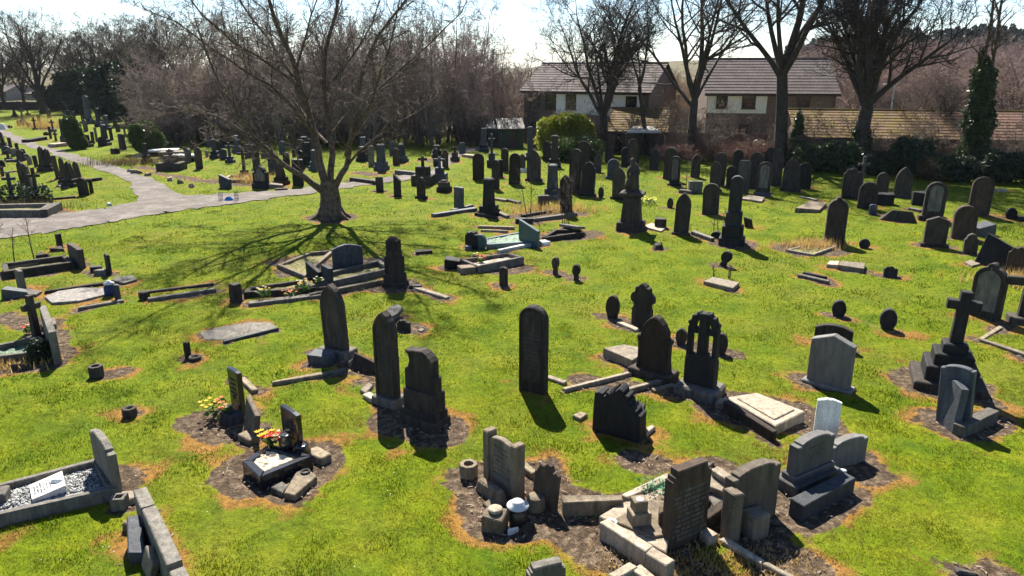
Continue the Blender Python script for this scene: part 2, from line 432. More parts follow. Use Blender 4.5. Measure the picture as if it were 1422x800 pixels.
def lettering(W, z0, z1, rows, y, fill=0.8, seed=1, big=1):
    """worn unreadable cut letters: short strokes in rows"""
    r = random.Random(seed); B = MB(); n = rows
    pitch = (z1 - z0) / n
    for i in range(n):
        z = z1 - (i + .5) * pitch
        lw = W * fill * r.uniform(.55, 1.0); x = -lw / 2; h = pitch * .52
        while x < lw / 2:
            if r.random() < .16: x += h * .55; continue
            w = h * r.uniform(.35, .65); t = h * .16
            k = r.randrange(4)
            bars = [(x, z - h/2, t, h)]
            if k in (0, 1): bars.append((x + w - t, z - h/2, t, h))
            if k in (1, 2): bars.append((x + t, z - t/2, w - 2 * t, t))
            if k in (2, 3, 0): bars.append((x + t, z + h/2 - t, w - 2 * t, t))
            if k == 3: bars.append((x + t, z - h/2, w - t, t))
            for bx, bz, bw, bh in bars:
                o = len(B.v)
                B.v += [(bx, y, bz), (bx + bw, y, bz), (bx + bw, y, bz + bh), (bx, y, bz + bh),
                        (bx, y + .006, bz), (bx + bw, y + .006, bz), (bx + bw, y + .006, bz + bh), (bx, y + .006, bz + bh)]
                B.f += [(o, o+1, o+2, o+3), (o, o+4, o+5, o+1), (o+1, o+5, o+6, o+2), (o+2, o+6, o+7, o+3), (o+3, o+7, o+4, o)]
            x += w + h * .22
    return B
# ------------------------------------------------------------------ memorial builders
def frame_of(L, Rr):
    """mid point and yaw of a front base line running left to right as seen"""
    d = Rr - L; yaw = math.atan2(d.y, d.x)
    return (L + Rr) / 2, yaw, math.hypot(d.x, d.y)
ALLST = []
def slab_thing(name, pos, yaw, shape, W, H, th, mat, label, cat='gravestone', base=None, lean=0.0, side=0.0,
               rim=0.0, panel=None, text=None, grp=None, pr=0.28, jit=0.004):
    """upright stone; front face on local -y; pos is the middle of the front base line"""
    bw = max([b[0] for b in base]) if base else 0.0
    loc = Vector((pos.x, pos.y, pos.z - 0.05))
    parts = bool(base or panel or text)
    hb = sum(b[1] for b in base) if base else 0.0
    off = max([b[2] for b in base]) if base else 0.0
    S = MB(); pf = outline(shape, W, H + 0.05 - hb, jit)
    pf = [(x, z + hb) for x, z in pf]
    S.prism(pf, 0, th, min(0.014, th * .2))
    if rim: S.rim(pf, rim, 0, 0.018)
    if parts:
        t = empty(name, loc, yaw, R_(-lean), R_(side))
        S.build('slab', mat, t)
        if base:
            z = 0
            for i, (ew, hh, ed, *bm) in enumerate(base):
                b = MB(); b.box(0, th / 2, z, W + 2 * ew, th + 2 * ed, hh + (0.006 if i < len(base) - 1 else 0.012), 0.02, jit=.006)
                b.build('plinth', bm[0] if bm else mat, t); z += hh
        if panel:
            pm, k = panel
            q = inset(pf, k); zb = hb + 0.16 * (H - hb); q = [(x, max(z, zb)) for x, z in q]
            b = MB(); b.prism(q, -0.007, 0.02, 0.004); b.build('inscription_panel', pm, t)
        if text:
            z0, z1, rows, tm, fill = text
            y = -0.012 if panel else -0.005
            lettering(W, hb + z0 * (H - hb), hb + z1 * (H - hb), rows, y, fill, seed=len(ALLST)).build('lettering', tm, t)
    else:
        t = S.build(name, mat); t.location = loc; t.rotation_euler = (R_(-lean), R_(side), yaw)
    tag(t, label, cat, grp); ALLST.append(t)
    ux, uy = math.cos(yaw), math.sin(yaw)
    if pr > 0:
        a = Vector((pos.x - ux * W * .5 - uy * th * .5, pos.y - uy * W * .5 + ux * th * .5, 0)); c = Vector((pos.x + ux * W * .5 - uy * th * .5, pos.y + uy * W * .5 + ux * th * .5, 0))
        patch(a, c, pr * .62 + off * .6)
    return t
def S(shape, xl, yl, xr, yr, yt, th, mat, label, name='headstone', **k):
    L = G(xl, yl); Q = G(xr, yr); mid, yaw, W = frame_of(L, Q)
    mid.z = float(hgt(mid.x, mid.y))
    return slab_thing(name, mid, yaw, shape, W, ztop(mid, yt) - mid.z, th, mat, label, **k)
def C(shape, cx, yb, yt, wpx, yaw, th, mat, label, name='headstone', **k):
    """upright stone from its base centre, top row, width in pixels and yaw in degrees"""
    P = G(cx, yb); az = math.atan2(P.x, P.y); a = R_(yaw)
    rel = a + az
    ap = wpx * mpp(P) * .90
    W = max((ap - th * abs(math.sin(rel))) / max(math.cos(rel), .35), ap * .5)
    P.z = float(hgt(P.x, P.y))
    return slab_thing(name, P, a, shape, W, ztop(P, yt) - P.z, th, mat, label, **k)

def cross(cx, yb, yt, arm_px, mat, label, steps=(), yaw=-15, th=.16, lean=0, side=0, ivy=None, sw=None, grp=None, pr=.35):
    P = G(cx, yb); H = ztop(P, yt) - P.z; m = mpp(P)
    t = empty('cross_monument', P - Vector((0, 0, .05)), R_(yaw), R_(-lean), R_(side))
    z = 0
    for w, h in steps:
        b = MB(); b.box(0, 0, z, w, w * .8, h + .006, .025); b.build('step', mat, t); z += h
    A = arm_px * m / max(math.cos(R_(yaw) + math.atan2(P.x, P.y)), .5); w = sw or max(.13, A * .2); h = H + .05 - z
    za = z + h * .72
    pf = [(-w * .62, z), (w * .62, z), (w * .5, za - w * .5), (A / 2, za - w * .5), (A / 2, za + w * .5), (w * .5, za + w * .5), (w * .48, z + h), (-w * .48, z + h),
          (-w * .5, za + w * .5), (-A / 2, za + w * .5), (-A / 2, za - w * .5), (-w * .5, za - w * .5)]
    b = MB(); b.prism(pf, -th / 2, th / 2, .012); b.build('cross', mat, t)
    if ivy:
        leafcloud('ivy', [((0, 0, ivy[1] * .42), (ivy[0], ivy[0], ivy[1] * .55))], 900, .07, 'ever', t)
    tag(t, label, 'grave cross', grp); ALLST.append(t); patch(P, P, pr * .7 + .05); return t
def obelisk(cx, yb, yt, wpx, mat, label, steps=((.0, .25),), yaw=-15, cap='point', taper=.62, grp=None, pr=.35, side=0, name='obelisk'):
    P = G(cx, yb); H = ztop(P, yt) - P.z + .05; W = wpx * mpp(P) * .8
    t = empty(name, P - Vector((0, 0, .05)), R_(yaw), 0, R_(side)); z = 0
    for i, (ew, h) in enumerate(steps):
        b = MB(); b.box(0, 0, z, W + 2 * ew + .12, W + 2 * ew + .12, h + .005, .03); b.build('plinth', mat, t); z += h
    b = MB(); h = H - z
    def sq(w, zz): return [(-w/2, -w/2, zz), (w/2, -w/2, zz), (w/2, w/2, zz), (-w/2, w/2, zz)]
    if cap == 'point': b.rings([sq(W, z), sq(W * taper, z + h * .88), sq(W * .06, z + h)])
    else: b.rings([sq(W, z), sq(W * taper, z + h * .90), sq(W * taper * 1.18, z + h * .91), sq(W * taper * 1.18, z + h * .95), sq(W * taper * .8, z + h)])
    b.build('shaft', mat, t); tag(t, label, 'monument', grp); ALLST.append(t); patch(P, P, W * .5 + pr * .6); return t

def KERB(corners, h, w, mat, label, fill='soil', lvl=.45, grp=None, name='kerb_surround', pr=.22, extra=None, cat='grave kerb'):
    """grave surround from its four top outer corners in the picture"""
    P = [G(x, y, h) for x, y in corners]
    c = sum(P, Vector()) / 4; g = min(float(hgt(p.x, p.y)) for p in P)
    c.z = g
    t = empty(name, c); q = [(p.x - c.x, p.y - c.y) for p in P]
    qi = inset(q, w)
    top = [p.z - c.z for p in P]
    for i in range(4):
        j = (i + 1) % 4
        b = MB(); e = .004
        ring = [q[i], q[j], qi[j], qi[i]]
        d = Vector((q[j][0] - q[i][0], q[j][1] - q[i][1], 0)); d.normalize()
        ring = [(ring[0][0] + d.x * e, ring[0][1] + d.y * e), (ring[1][0] - d.x * e, ring[1][1] - d.y * e), (ring[2][0] - d.x * e, ring[2][1] - d.y * e), (ring[3][0] + d.x * e, ring[3][1] + d.y * e)]
        zt = [top[i], top[j], top[j], top[i]]; dz = rng.uniform(-.012, .012)
        ri = inset(ring, .014)
        b.rings([[(x, y, -.1) for x, y in ring], [(x, y, z + dz - .014) for (x, y), z in zip(ring, zt)], [(x, y, z + dz) for (x, y), z in zip(ri, zt)]])
        b.build('kerb_stone', mat, t)
    if fill:
        qf = inset(q, w * .6); b = MB(); N = 14
        zz = lvl * (sum(top) / 4); o = 0
        a0, a1, a2, a3 = [Vector((x, y, 0)) for x, y in qf]
        for i in range(N + 1):
            for j in range(N + 1):
                s_, t_ = i / N, j / N
                p = (a0 * (1 - s_) + a1 * s_) * (1 - t_) + (a3 * (1 - s_) + a2 * s_) * t_
                b.v.append((p.x, p.y, zz + rng.uniform(-.02, .02)))
        for i in range(N):
            for j in range(N):
                k = i * (N + 1) + j; b.f.append((k, k + N + 1, k + N + 2, k + 1))
        b.build('grave_bed', fill, t)
    tag(t, label, cat, grp)
    patch((P[0] + P[1]) / 2, (P[2] + P[3]) / 2, (P[0] - P[1]).length / 2 * .9 + pr * .5)
    if (P[1] - P[2]).length < 1.7 * (P[0] - P[1]).length: patch((P[1] + P[2]) / 2, (P[3] + P[0]) / 2, (P[1] - P[2]).length / 2 * .6 + pr * .4)
    t['zbed'] = c.z + (lvl * sum(top) / 4)
    return t
def RAIL(x1, y1, x2, y2, h, w, mat, label, name='kerb_stone', tilt=0.0, pr=.2, cat='kerb stone', grp=None):
    a = G(x1, y1, h); b_ = G(x2, y2, h); mid, yaw, L = frame_of(a, b_)
    B = MB(); B.box(0, 0, -.06, L, w, h + .06, .012, jit=.012)
    o = B.build(name, mat); o.location = (mid.x, mid.y, mid.z - h); o.rotation_euler = (R_(tilt), math.atan2(-(b_.z - a.z), L), yaw)
    tag(o, label, cat, grp); patch(a, b_, w / 2 + pr * .55); return o
def POLY(pts, th, mat, label, name='fallen_slab', tilt=(0, 0), pr=.15, cat='stone slab', grp=None, raise_=0.0):
    P = [G(x, y, th + raise_) for x, y in pts]
    c = sum(P, Vector()) / len(P); c.z = float(hgt(c.x, c.y))
    ring = [(p.x - c.x, p.y - c.y) for p in P]
    area = sum(ring[i][0] * ring[(i + 1) % len(ring)][1] - ring[(i + 1) % len(ring)][0] * ring[i][1] for i in range(len(ring)))
    if area < 0: ring.reverse()
    z0 = raise_ - .05 if raise_ == 0 else raise_
    z1 = raise_ + th; ri = inset(ring, .012)
    B = MB(); B.rings([[(x, y, z0) for x, y in ring], [(x, y, z1 - .012) for x, y in ring], [(x, y, z1) for x, y in ri]])
    o = B.build(name, mat); o.location = c; o.rotation_euler = (R_(tilt[0]), R_(tilt[1]), 0)
    tag(o, label, cat, grp)
    xs = [p.x for p in P]; ys = [p.y for p in P]
    i0 = max(range(len(P)), key=lambda i: (P[i] - c).length); i1 = max(range(len(P)), key=lambda i: (P[i] - P[i0]).length)
    patch(c + (P[i0] - c) * .6, c + (P[i1] - c) * .6, pr * .5 + .45 * min((P[i] - c).length for i in range(len(P))))
    return o
def BLK(px, py, w, d, h, yaw, mat, label, name='stone_block', tilt=(0, 0), pr=.18, jit=.02, cat='stone block', taper=1.0, dz=0, grp=None, shape=None):
    P = G(px, py); B = MB()
    if shape: B.prism([(x * w, z * h) for x, z in shape], -d / 2, d / 2, .012)
    else: B.box(0, 0, -.04, w, d, h + .04, .016, taper, jit=jit)
    o = B.build(name, mat); o.location = P + Vector((0, 0, dz)); o.rotation_euler = (R_(tilt[0]), R_(tilt[1]), R_(yaw))
    tag(o, label, cat, grp)
    if pr > 0: patch(P, P, max(w, d) * .4 + pr * .6)
    return o
def POT(px, py, prof, mat, label, n=16, name='flower_pot', lid=None, pr=.2, dz=0, cat='flower pot', tilt=0):
    P = G(px, py); B = MB(); B.lathe(prof, n)
    if lid:
        t = empty(name, P + Vector((0, 0, dz))); B.build('pot', mat, t, True)
        B2 = MB(); B2.lathe(lid[0], n); B2.build('lid', lid[1], t, True); o = t
    else:
        o = B.build(name, mat, None, n > 9); o.location = P + Vector((0, 0, dz))
    o.rotation_euler = (R_(tilt), 0, rng.uniform(0, 3))
    tag(o, label, cat)
    if pr > 0: patch(P, P, pr * .75)
    return o

def leafcloud(name, blobs, n, size, mat, parent=None, shell=.55, seed=1, flat=0.0, drop=0.0):
    """leaf faces filling uneven lobes: blobs = [(centre, radii)]"""
    r = np.random.default_rng(seed)
    vol = np.array([b[1][0] * b[1][1] * b[1][2] for b in blobs]) ** .67
    cnt = np.maximum((n * vol / vol.sum()).astype(int), 8)
    V = []
    for (c, rad), k in zip(blobs, cnt):
        d = r.normal(size=(k, 3)); d /= np.linalg.norm(d, axis=1)[:, None]
        lump = .72 + .45 * vnoise(d[:, 0] * 3 + c[0], d[:, 1] * 3 + d[:, 2] * 2.3 + c[1], 1.0, seed)
        q = (shell + (1 - shell) * r.random(k) ** .6) * lump
        V.append(np.array(c) + d * q[:, None] * np.array(rad))
    P = np.concatenate(V); k = len(P)
    if drop: P = P[r.random(k) > drop]; k = len(P)
    a = r.normal(size=(k, 3)); a /= np.linalg.norm(a, axis=1)[:, None]
    b = np.cross(a, r.normal(size=(k, 3))); b /= np.linalg.norm(b, axis=1)[:, None] + 1e-9
    s = size * r.uniform(.6, 1.4, k)[:, None]
    vs = np.stack([P - a * s, P + b * s * .55, P + a * s, P - b * s * .55], 1).reshape(-1, 3)
    vs[:, 2] = np.maximum(vs[:, 2], .01) if parent is not None else vs[:, 2]
    return np_mesh(name, vs, np.arange(4 * k).reshape(-1, 4), mat, parent)
def flowers(px, py, cols, label, spread=.16, h=.22, n=9, dz=0, pr=0, vase=None, size=.045, name='flower_bouquet'):
    P = G(px, py); t = empty(name, P + Vector((0, 0, dz)))
    leafcloud('foliage', [((0, 0, h * .5), (spread, spread, h * .45))], 70, .055, 'leafg', t, .2, seed=int(px))
    rr = random.Random(int(px * 7 + py))
    for ci, c in enumerate(cols):
        B = MB()
        for _ in range(int(n * .75)):
            a = rr.uniform(0, 6.28); q = spread * math.sqrt(rr.random()); z = h * rr.uniform(.6, 1.05)
            cx, cy = q * math.cos(a) + (ci - (len(cols) - 1) / 2) * spread * .8, q * math.sin(a)
            for k in range(6):
                aa = k * 1.047; d = Vector((math.cos(aa), math.sin(aa), .55)) * size * .48; e = Vector((-math.sin(aa), math.cos(aa), .1)) * size * .28
                B.quad(Vector((cx, cy, z)) + d, d, e)
        B.build('blooms', c, t)
    if vase:
        B = MB(); B.lathe(vase[0], 12); B.build('vase', vase[1], t, True)
    tag(t, label, 'flowers')
    if pr: patch(P, P, pr * .6)
    return t
def dry_tuft(px, py, rx, ry, h, n, label, mat='dryg', name='dry_grass_clump', seed=3):
    P = G(px, py); r = np.random.default_rng(seed)
    x = r.normal(size=n) * rx * .5; y = r.normal(size=n) * ry * .5
    hh = h * r.uniform(.4, 1.1, n); a = r.uniform(0, 6.28, n); tl = r.uniform(.1, .7, n)
    b = np.stack([x, y, np.zeros(n)], 1); tip = b + np.stack([np.cos(a) * tl * hh, np.sin(a) * tl * hh, hh], 1)
    sd = np.stack([-np.sin(a), np.cos(a), np.zeros(n)], 1) * .012
    vs = np.stack([b - sd, b + sd, tip], 1).reshape(-1, 3)
    o = np_mesh(name, vs, np.arange(3 * n).reshape(-1, 3), mat); o.location = P
    tag(o, label, 'dry grass', None, 'stuff'); return o
HOLLOW = lambda r, h: [(r * .9, 0), (r, .02), (r, h - .015), (r * .94, h), (r * .55, h), (r * .5, h - .08), (.001, h - .09)]
# ================================================================== FOREGROUND GRAVES
# --- bottom left: kerbed grave with white plaque
KERB([(-120, 741), (-105, 697), (137, 634), (160, 677)], .20, .10, 'grey', 'grey kerb surround holding white and grey pebbles, cut by the left picture edge', 'grav_grey', .45, pr=.3)
S('camsh', 134, 654, 161, 693, 606, .11, 'grey', 'grey shouldered headstone seen edge-on at the head of the pebble-filled grave', pr=.35)
def plaque():
    a, b, c, d = [G(x, y, .17) for x, y in ((44, 692), (40, 672), (87, 658), (92, 678))]
    ctr = (a + b + c + d) / 4
    t = empty('memorial_plaque', ctr); B = MB()
    lo = [(p.x - ctr.x, p.y - ctr.y, -.12) for p in (a, d, c, b)]
    hi = [(p.x - ctr.x, p.y - ctr.y, zz) for p, zz in zip((a, d, c, b), (-.02, .05, .05, -.02))]
    B.rings([lo, hi]); B.build('tablet', 'white', t)
    ex = (d - a); ex.z = .07; ey = (b - a); ey.z = 0; o = a - ctr; o.z = -.02
    L = lettering(1, 0.08, .92, 6, 0, .78, 4); W = MB()
    # letters run across the tablet, rows along its length
    nrm = ex.cross(ey).normalized()
    for x, y, z in L.v:
        s_, q_ = .78 - z * .62, .5 + x * .9
        p = o + ex * (z * .66 + .02) * 1 + ey * (0.5 - x) + nrm * (.004 - y * .3)
        W.v.append(tuple(p))
    W.f = L.f; W.build('lettering', 'letterd', t)
    B = MB(); B.lathe([(.09, 0), (.085, .02), (.05, .045), (.005, .05)], 12); s = B.build('stone_oval', 'white', t, True)
    s.location = o + ex * .80 + ey * .5 + nrm * .002; s.scale = (1, .6, 1)
    tag(t, 'sloping white marble plaque with dark lettering lying on grey pebbles', 'plaque')
plaque()
BLK(2, 702, .22, .24, .20, 20, 'grey', 'small square grey block inside the pebble-filled grave at left edge', pr=0, dz=.05)

# --- bottom left: wide headstone seen from above, with vase and broken pieces
S('notch', 192, 724, 258, 878, 742, .17, 'grey', 'wide grey headstone seen from above at the bottom left, notched at both shoulders', pr=.4, rim=.0)
BLK(193, 762, .16, .62, .30, 26, 'slate', 'dark leaning book-shaped stone in front of the wide grey headstone', 'carved_stone', (18, 0))
POT(168, 706, HOLLOW(.13, .2), 'grey', 'square grey flower block with a round hole beside a pale flat fragment', 4)
POLY([(153, 690), (158, 683), (185, 681), (188, 690), (176, 695), (157, 693)], .09, 'pale', 'pale pointed flat stone fragment at the corner of the pebble grave', 'stone_fragment')
BLK(208, 792, .10, .28, .32, 40, 'pale', 'pale broken sliver leaning on the wide grey headstone', 'stone_fragment', (25, 10), pr=.2)
BLK(183, 735, .14, .22, .12, 70, 'buff', 'buff stub of stone under the end of the wide grey headstone', 'stone_fragment', (6, 4))

# --- small black stone with yellow flowers
S('rect', 322, 571, 336, 581, 514, .10, 'black', 'small polished black headstone beside yellow flowers', pr=.55, text=(.4, .9, 5, 'slate', .6))
BLK(322, 583, .34, .26, .16, -35, 'slate', 'grey stone flower block at the foot of the small black headstone', 'stone_block', pr=.3)
flowers(302, 579, ['pyel', 'porg'], 'yellow and orange flowers in front of the small black headstone', .22, .34, 13, pr=.5, size=.05)
flowers(316, 583, ['porg', 'pcre'], 'small cream posy on the grey flower block', .09, .12, 10, dz=.16)
BLK(345, 578, .10, .10, .02, 10, 'whitep', 'scrap of white plastic lying beside the small black headstone', 'litter', (0, 0), jit=.03, pr=0, cat='litter')
BLK(350, 576, .05, .05, .16, 30, 'whitep', 'crumpled white plastic bottle behind the small black headstone', 'litter', (25, 10), jit=.01, pr=0, cat='litter')
S('slant', 337, 594, 352, 616, 560, .09, 'buff', 'thin buff stone post leaning near the yellow flowers', lean=12, side=-8, pr=.45)
BLK(347, 612, .34, .22, .12, -35, 'buff', 'flat buff block at the foot of the thin leaning post', pr=.3)
RAIL(336, 524, 354, 541, .07, .13, 'buff', 'short buff kerb stone lying behind the small black headstone')
PP(288, 585, 345, 600, .75)

# --- black granite grave with red and yellow flowers
S('rect', 394, 618, 416, 634, 570, .10, 'black', 'tall polished black headstone standing on its black kerbed grave', pr=.3, text=(.4, .9, 6, 'slate', .6))
KERB([(336, 640), (372, 616), (434, 633), (361, 663)], .22, .13, 'black', 'polished black granite kerb holding cream chippings', 'grav_cream', .85, pr=.55)
flowers(381, 633, ['pyel', 'pred', 'pcre'], 'red and yellow flowers lying on the cream chippings', .15, .20, 18, dz=.2, size=.055)
POT(399, 638, [(.06, 0), (.10, .05), (.11, .14), (.07, .22), (.09, .25), (.05, .25)], 'black', 'rounded black vase at the front of the tall black headstone', dz=.2, pr=0, name='stone_vase', cat='vase')
POT(420, 640, [(.08, 0), (.14, .05), (.15, .16), (.09, .24), (.12, .27), (.06, .27)], 'black', 'big rounded black vase behind the tall black headstone', dz=.02, pr=.2, name='stone_vase', cat='vase')
BLK(374, 622, .18, .14, .13, 20, 'black', 'little black book stone on the far kerb of the black grave', 'stone_book', (-20, 0), pr=0, dz=.22)
BLK(443, 637, .42, .24, .12, -38, 'buff', 'buff wedge of stone behind the black granite grave', pr=.35)
vb = POLY([(394, 684), (412, 654), (428, 651), (440, 661), (409, 687)], .10, 'buff', 'buff triangular slab with a flower hole in front of the black grave', 'stone_fragment', (0, 0), .3)
adopt(POT(425, 664, [(.075, 0), (.075, .03), (.05, .03), (.045, -.03), (.001, -.035)], 'blackd', 'dark round vase rim set in the buff triangular slab', dz=.095, pr=0, name='vase_rim', cat='vase'), vb)
POLY([(376, 676), (392, 668), (400, 674), (392, 684)], .07, 'grey', 'grey chip of stone beside the triangular slab', 'stone_fragment')
PP(345, 655, 440, 640, .9); PP(400, 682, 430, 665, .55)

# --- centre front: posts headstone, pots and leaning slab
def posts_stone():
    L = G(668, 676); Q = G(719, 689); mid, yaw, W = frame_of(L, Q); yaw -= R_(24); W *= 1.22
    H = ztop(mid, 606) - mid.z; t = empty('headstone', mid - Vector((0, 0, .05)), yaw)
    B = MB(); B.prism(outline('seg', W * .72, H * .98), .03, .13, .012); B.build('slab', 'warm', t)
    for sx in (-1, 1):
        B = MB(); B.box(sx * W * .42, .09, 0, W * .17, .19, H * 1.02, .014); B.build('post', 'buff', t)
    B = MB(); B.box(0, -.16, 0, W * .85, .17, .24, .03, .8); B.build('kneeler', 'buff', t)
    lettering(W * .6, H * .3, H * .86, 7, .024, .85, 9).build('lettering', 'grey', t)
    tag(t, 'headstone with curved dark slab between two square buff posts', 'gravestone'); patch(mid, mid, .8)
posts_stone()
POT(651, 661, HOLLOW(.145, .22), 'buff', 'eight-sided buff flower block with round hole left of the posted headstone', 8, pr=.3)
vb = BLK(687, 733, .30, .27, .25, -20, 'buff', 'rough square buff vase block in the soil below the posted headstone', 'vase_block', (4, 3), pr=.4)
adopt(POT(688, 731, [(.10, 0), (.10, .03), (.08, .045), (.01, .045)], 'pale', 'round pale lid set into the rough square vase block', dz=.255, pr=0, name='vase_lid', cat='vase lid'), vb)
POT(719, 726, [(.10, 0), (.13, .04), (.13, .20), (.08, .24), (.16, .27)], 'dark', 'black flower urn with a round white lid', pr=.35, name='flower_urn', cat='urn',
    lid=([(.15, .265), (.155, .285), (.09, .295), (.09, .34), (.055, .36), (.005, .365)], 'whitep'))
S('broken2', 737, 700, 769, 713, 648, .11, 'brown', 'leaning brown slab with a chipped top beside the black and white urn', lean=9, pr=.35)
POT(744, 707, [(.13, 0), (.14, .03), (.13, .2), (.11, .22), (.005, .225)], 'buff', 'squat round buff stone at the foot of the leaning brown slab', pr=.2, name='round_block', cat='stone block', n=12)
RAIL(722, 640, 742, 655, .10, .12, 'buff', 'short buff kerb behind the leaning brown slab', pr=.3)
POLY([(670, 698), (690, 686), (697, 698), (680, 706)], .05, 'buff', 'thin buff flat fragment in the soil beside the posted headstone', 'stone_fragment')
RAIL(781, 693, 864, 691, .22, .17, 'buff', 'long buff kerb block lying alone on bare soil', pr=.35)
PP(660, 665, 720, 715, .8); PP(700, 735, 760, 730, .5); PP(740, 650, 800, 690, .55); PP(800, 730, 880, 770, .9); PP(870, 640, 1000, 645, .45)
BLK(712, 738, .12, .10, .05, 30, 'whitep', 'scrap of white plastic between the vase block and urn', 'litter', jit=.04, pr=0, cat='litter')

# --- centre front: collapsed family plot
S('step', 928, 767, 981, 743, 648, .16, 'brown', 'tall dark stepped headstone covered with worn inscription lines', pr=.5, text=(.12, .80, 11, 'grey', .92), base=None)
RAIL(868, 688, 931, 660, .20, .14, 'pale', 'long pale kerb stone sloping up to the inscribed headstone', pr=.3)
vb = POLY([(832, 716), (858, 700), (925, 672), (938, 700), (925, 768), (895, 752)], .16, 'pale', 'broad cracked pale ledger platform in front of the inscribed headstone', 'ledger_slab', (0, 0), .5)
adopt(POLY([(850, 722), (934, 676), (934, 742), (905, 746)], .03, 'buff', 'recessed buff bed of the cracked ledger platform', 'ledger_bed', (0, 0), 0, raise_=.165), vb)
RAIL(838, 722, 902, 762, .24, .17, 'pale', 'pale front kerb of the cracked ledger platform', pr=.3)
RAIL(902, 763, 932, 781, .24, .16, 'pale', 'short pale kerb end below the inscribed headstone', pr=.3)
def stepped_vase():
    P = G(887, 723, .2); t = empty('flower_holder', P - Vector((0, 0, 0)), R_(12))
    B = MB(); B.box(0, 0, 0, .27, .24, .17, .012); B.build('plinth', 'buff', t)
    B = MB(); B.box(0, .02, .17, .19, .18, .16, .012); B.build('block', 'buff', t)
    B = MB(); B.lathe([(.05, .325), (.05, .335), (.02, .345), (.005, .35)], 10); B.build('rose_cap', 'whitep', t)
    tag(t, 'small two-tier buff flower holder standing on the cracked ledger platform', 'flower holder')
stepped_vase()
BLK(921, 741, .16, .16, .22, 0, 'brown', 'small brown stump against the foot of the inscribed headstone', 'stone_stump', pr=0, dz=.18)
vb = BLK(849, 746, .13, .13, .20, 20, 'dark', 'small black flower pot with a pale rim in the soil', 'flower_pot', (10, 8), pr=.3, jit=.01, cat='flower pot', taper=1.15)
adopt(POT(849, 744, [(.07, 0), (.075, .02), (.05, .02), (.04, 0)], 'metal', 'pale metal rim of the small black flower pot', dz=.205, pr=0, name='pot_rim', cat='pot rim'), vb)
POLY([(972, 665), (985, 648), (1018, 660), (1004, 678)], .10, 'pale', 'pale broken slab tilted behind the inscribed headstone', 'stone_fragment', (8, -6), .25, raise_=.12)
POLY([(968, 690), (976, 676), (990, 680), (982, 700), (970, 704)], .08, 'pale', 'rounded pale fragment behind the right edge of the inscribed headstone', 'stone_fragment', (0, 5))
POLY([(988, 652), (996, 646), (1020, 662), (1012, 668)], .08, 'pale', 'thin pale plank of stone lying across the tilted slab', 'stone_fragment', raise_=.24)
POLY([(985, 690), (998, 676), (1008, 680), (1006, 696), (992, 702)], .08, 'grey', 'grey slab fragment left of the plain upright headstone', 'stone_fragment', (4, 0))
POLY([(965, 650), (977, 641), (992, 642), (980, 652)], .06, 'grey', 'thin grey flagstone at the grass edge behind the inscribed headstone', 'stone_fragment')
RAIL(978, 716, 1008, 697, .22, .13, 'brown', 'brown kerb joining the inscribed headstone to the plain one', pr=.3)
RAIL(978, 742, 990, 736, .12, .2, 'pale', 'pale stub of kerb at the right foot of the inscribed headstone')
S('camsh', 1012, 742, 1077, 713, 648, .17, 'warm', 'plain broad grey headstone with a square side post', pr=.5)
BLK(1048, 740, .28, .25, .34, 24, 'warm', 'five-sided grey block standing before the plain grey headstone', 'vase_block', pr=.4)
BLK(1013, 748, .16, .22, .74, 24, 'warm', 'square grey post against the left side of the plain grey headstone', 'stone_post', pr=.2, jit=.01)
RAIL(1003, 746, 1060, 780, .06, .10, 'pale', 'long thin pale kerb running down towards the bottom edge', pr=.2)
RAIL(1060, 780, 1140, 822, .06, .10, 'pale', 'lower length of the thin pale kerb at the bottom edge', pr=.2)
RAIL(850, 800, 880, 784, .20, .13, 'pale', 'pale kerb block jutting from the bottom edge, left of its twin', pr=.3)
RAIL(884, 786, 915, 812, .20, .14, 'pale', 'pale kerb block jutting from the bottom edge, right of its twin', pr=.3)
S('step', 735, 850, 785, 838, 786, .14, 'grey', 'grey stepped headstone top cut off by the bottom edge', pr=.2)
PP(930, 775, 1000, 800, .45); PP(1040, 755, 1110, 800, .65); PP(985, 660, 1010, 690, .6); PP(1080, 700, 1140, 690, .5)

# --- right front: twin granite headstones
S('camsh', 1101, 684, 1152, 662, 606, .17, 'granite', 'grey granite headstone with polished white-lit top on a heavy plinth', base=[(.09, .22, .13), (.03, .10, .05)], pr=.4, text=(.35, .85, 5, 'granite', .55))
S('camsh', 1153, 654, 1202, 638, 609, .15, 'granite', 'grey shouldered headstone with sloping curved top behind a long plinth', pr=.4)
vb = RAIL(1106, 697, 1180, 660, .24, .22, 'slate', 'long dark granite kerb block in front of the twin headstones', pr=.4)
adopt(POT(1168, 674, [(.05, 0), (.05, .02), (.03, .03), (.005, .03)], 'metal', 'small bright metal vase lid on the long granite block', dz=.24, pr=0, name='vase_lid', cat='vase lid'), vb)
S('seg', 1127, 618, 1160, 624, 555, .08, 'white', 'plain white war grave headstone with gently curved top', pr=.35)
PP(1085, 700, 1200, 650, .55)
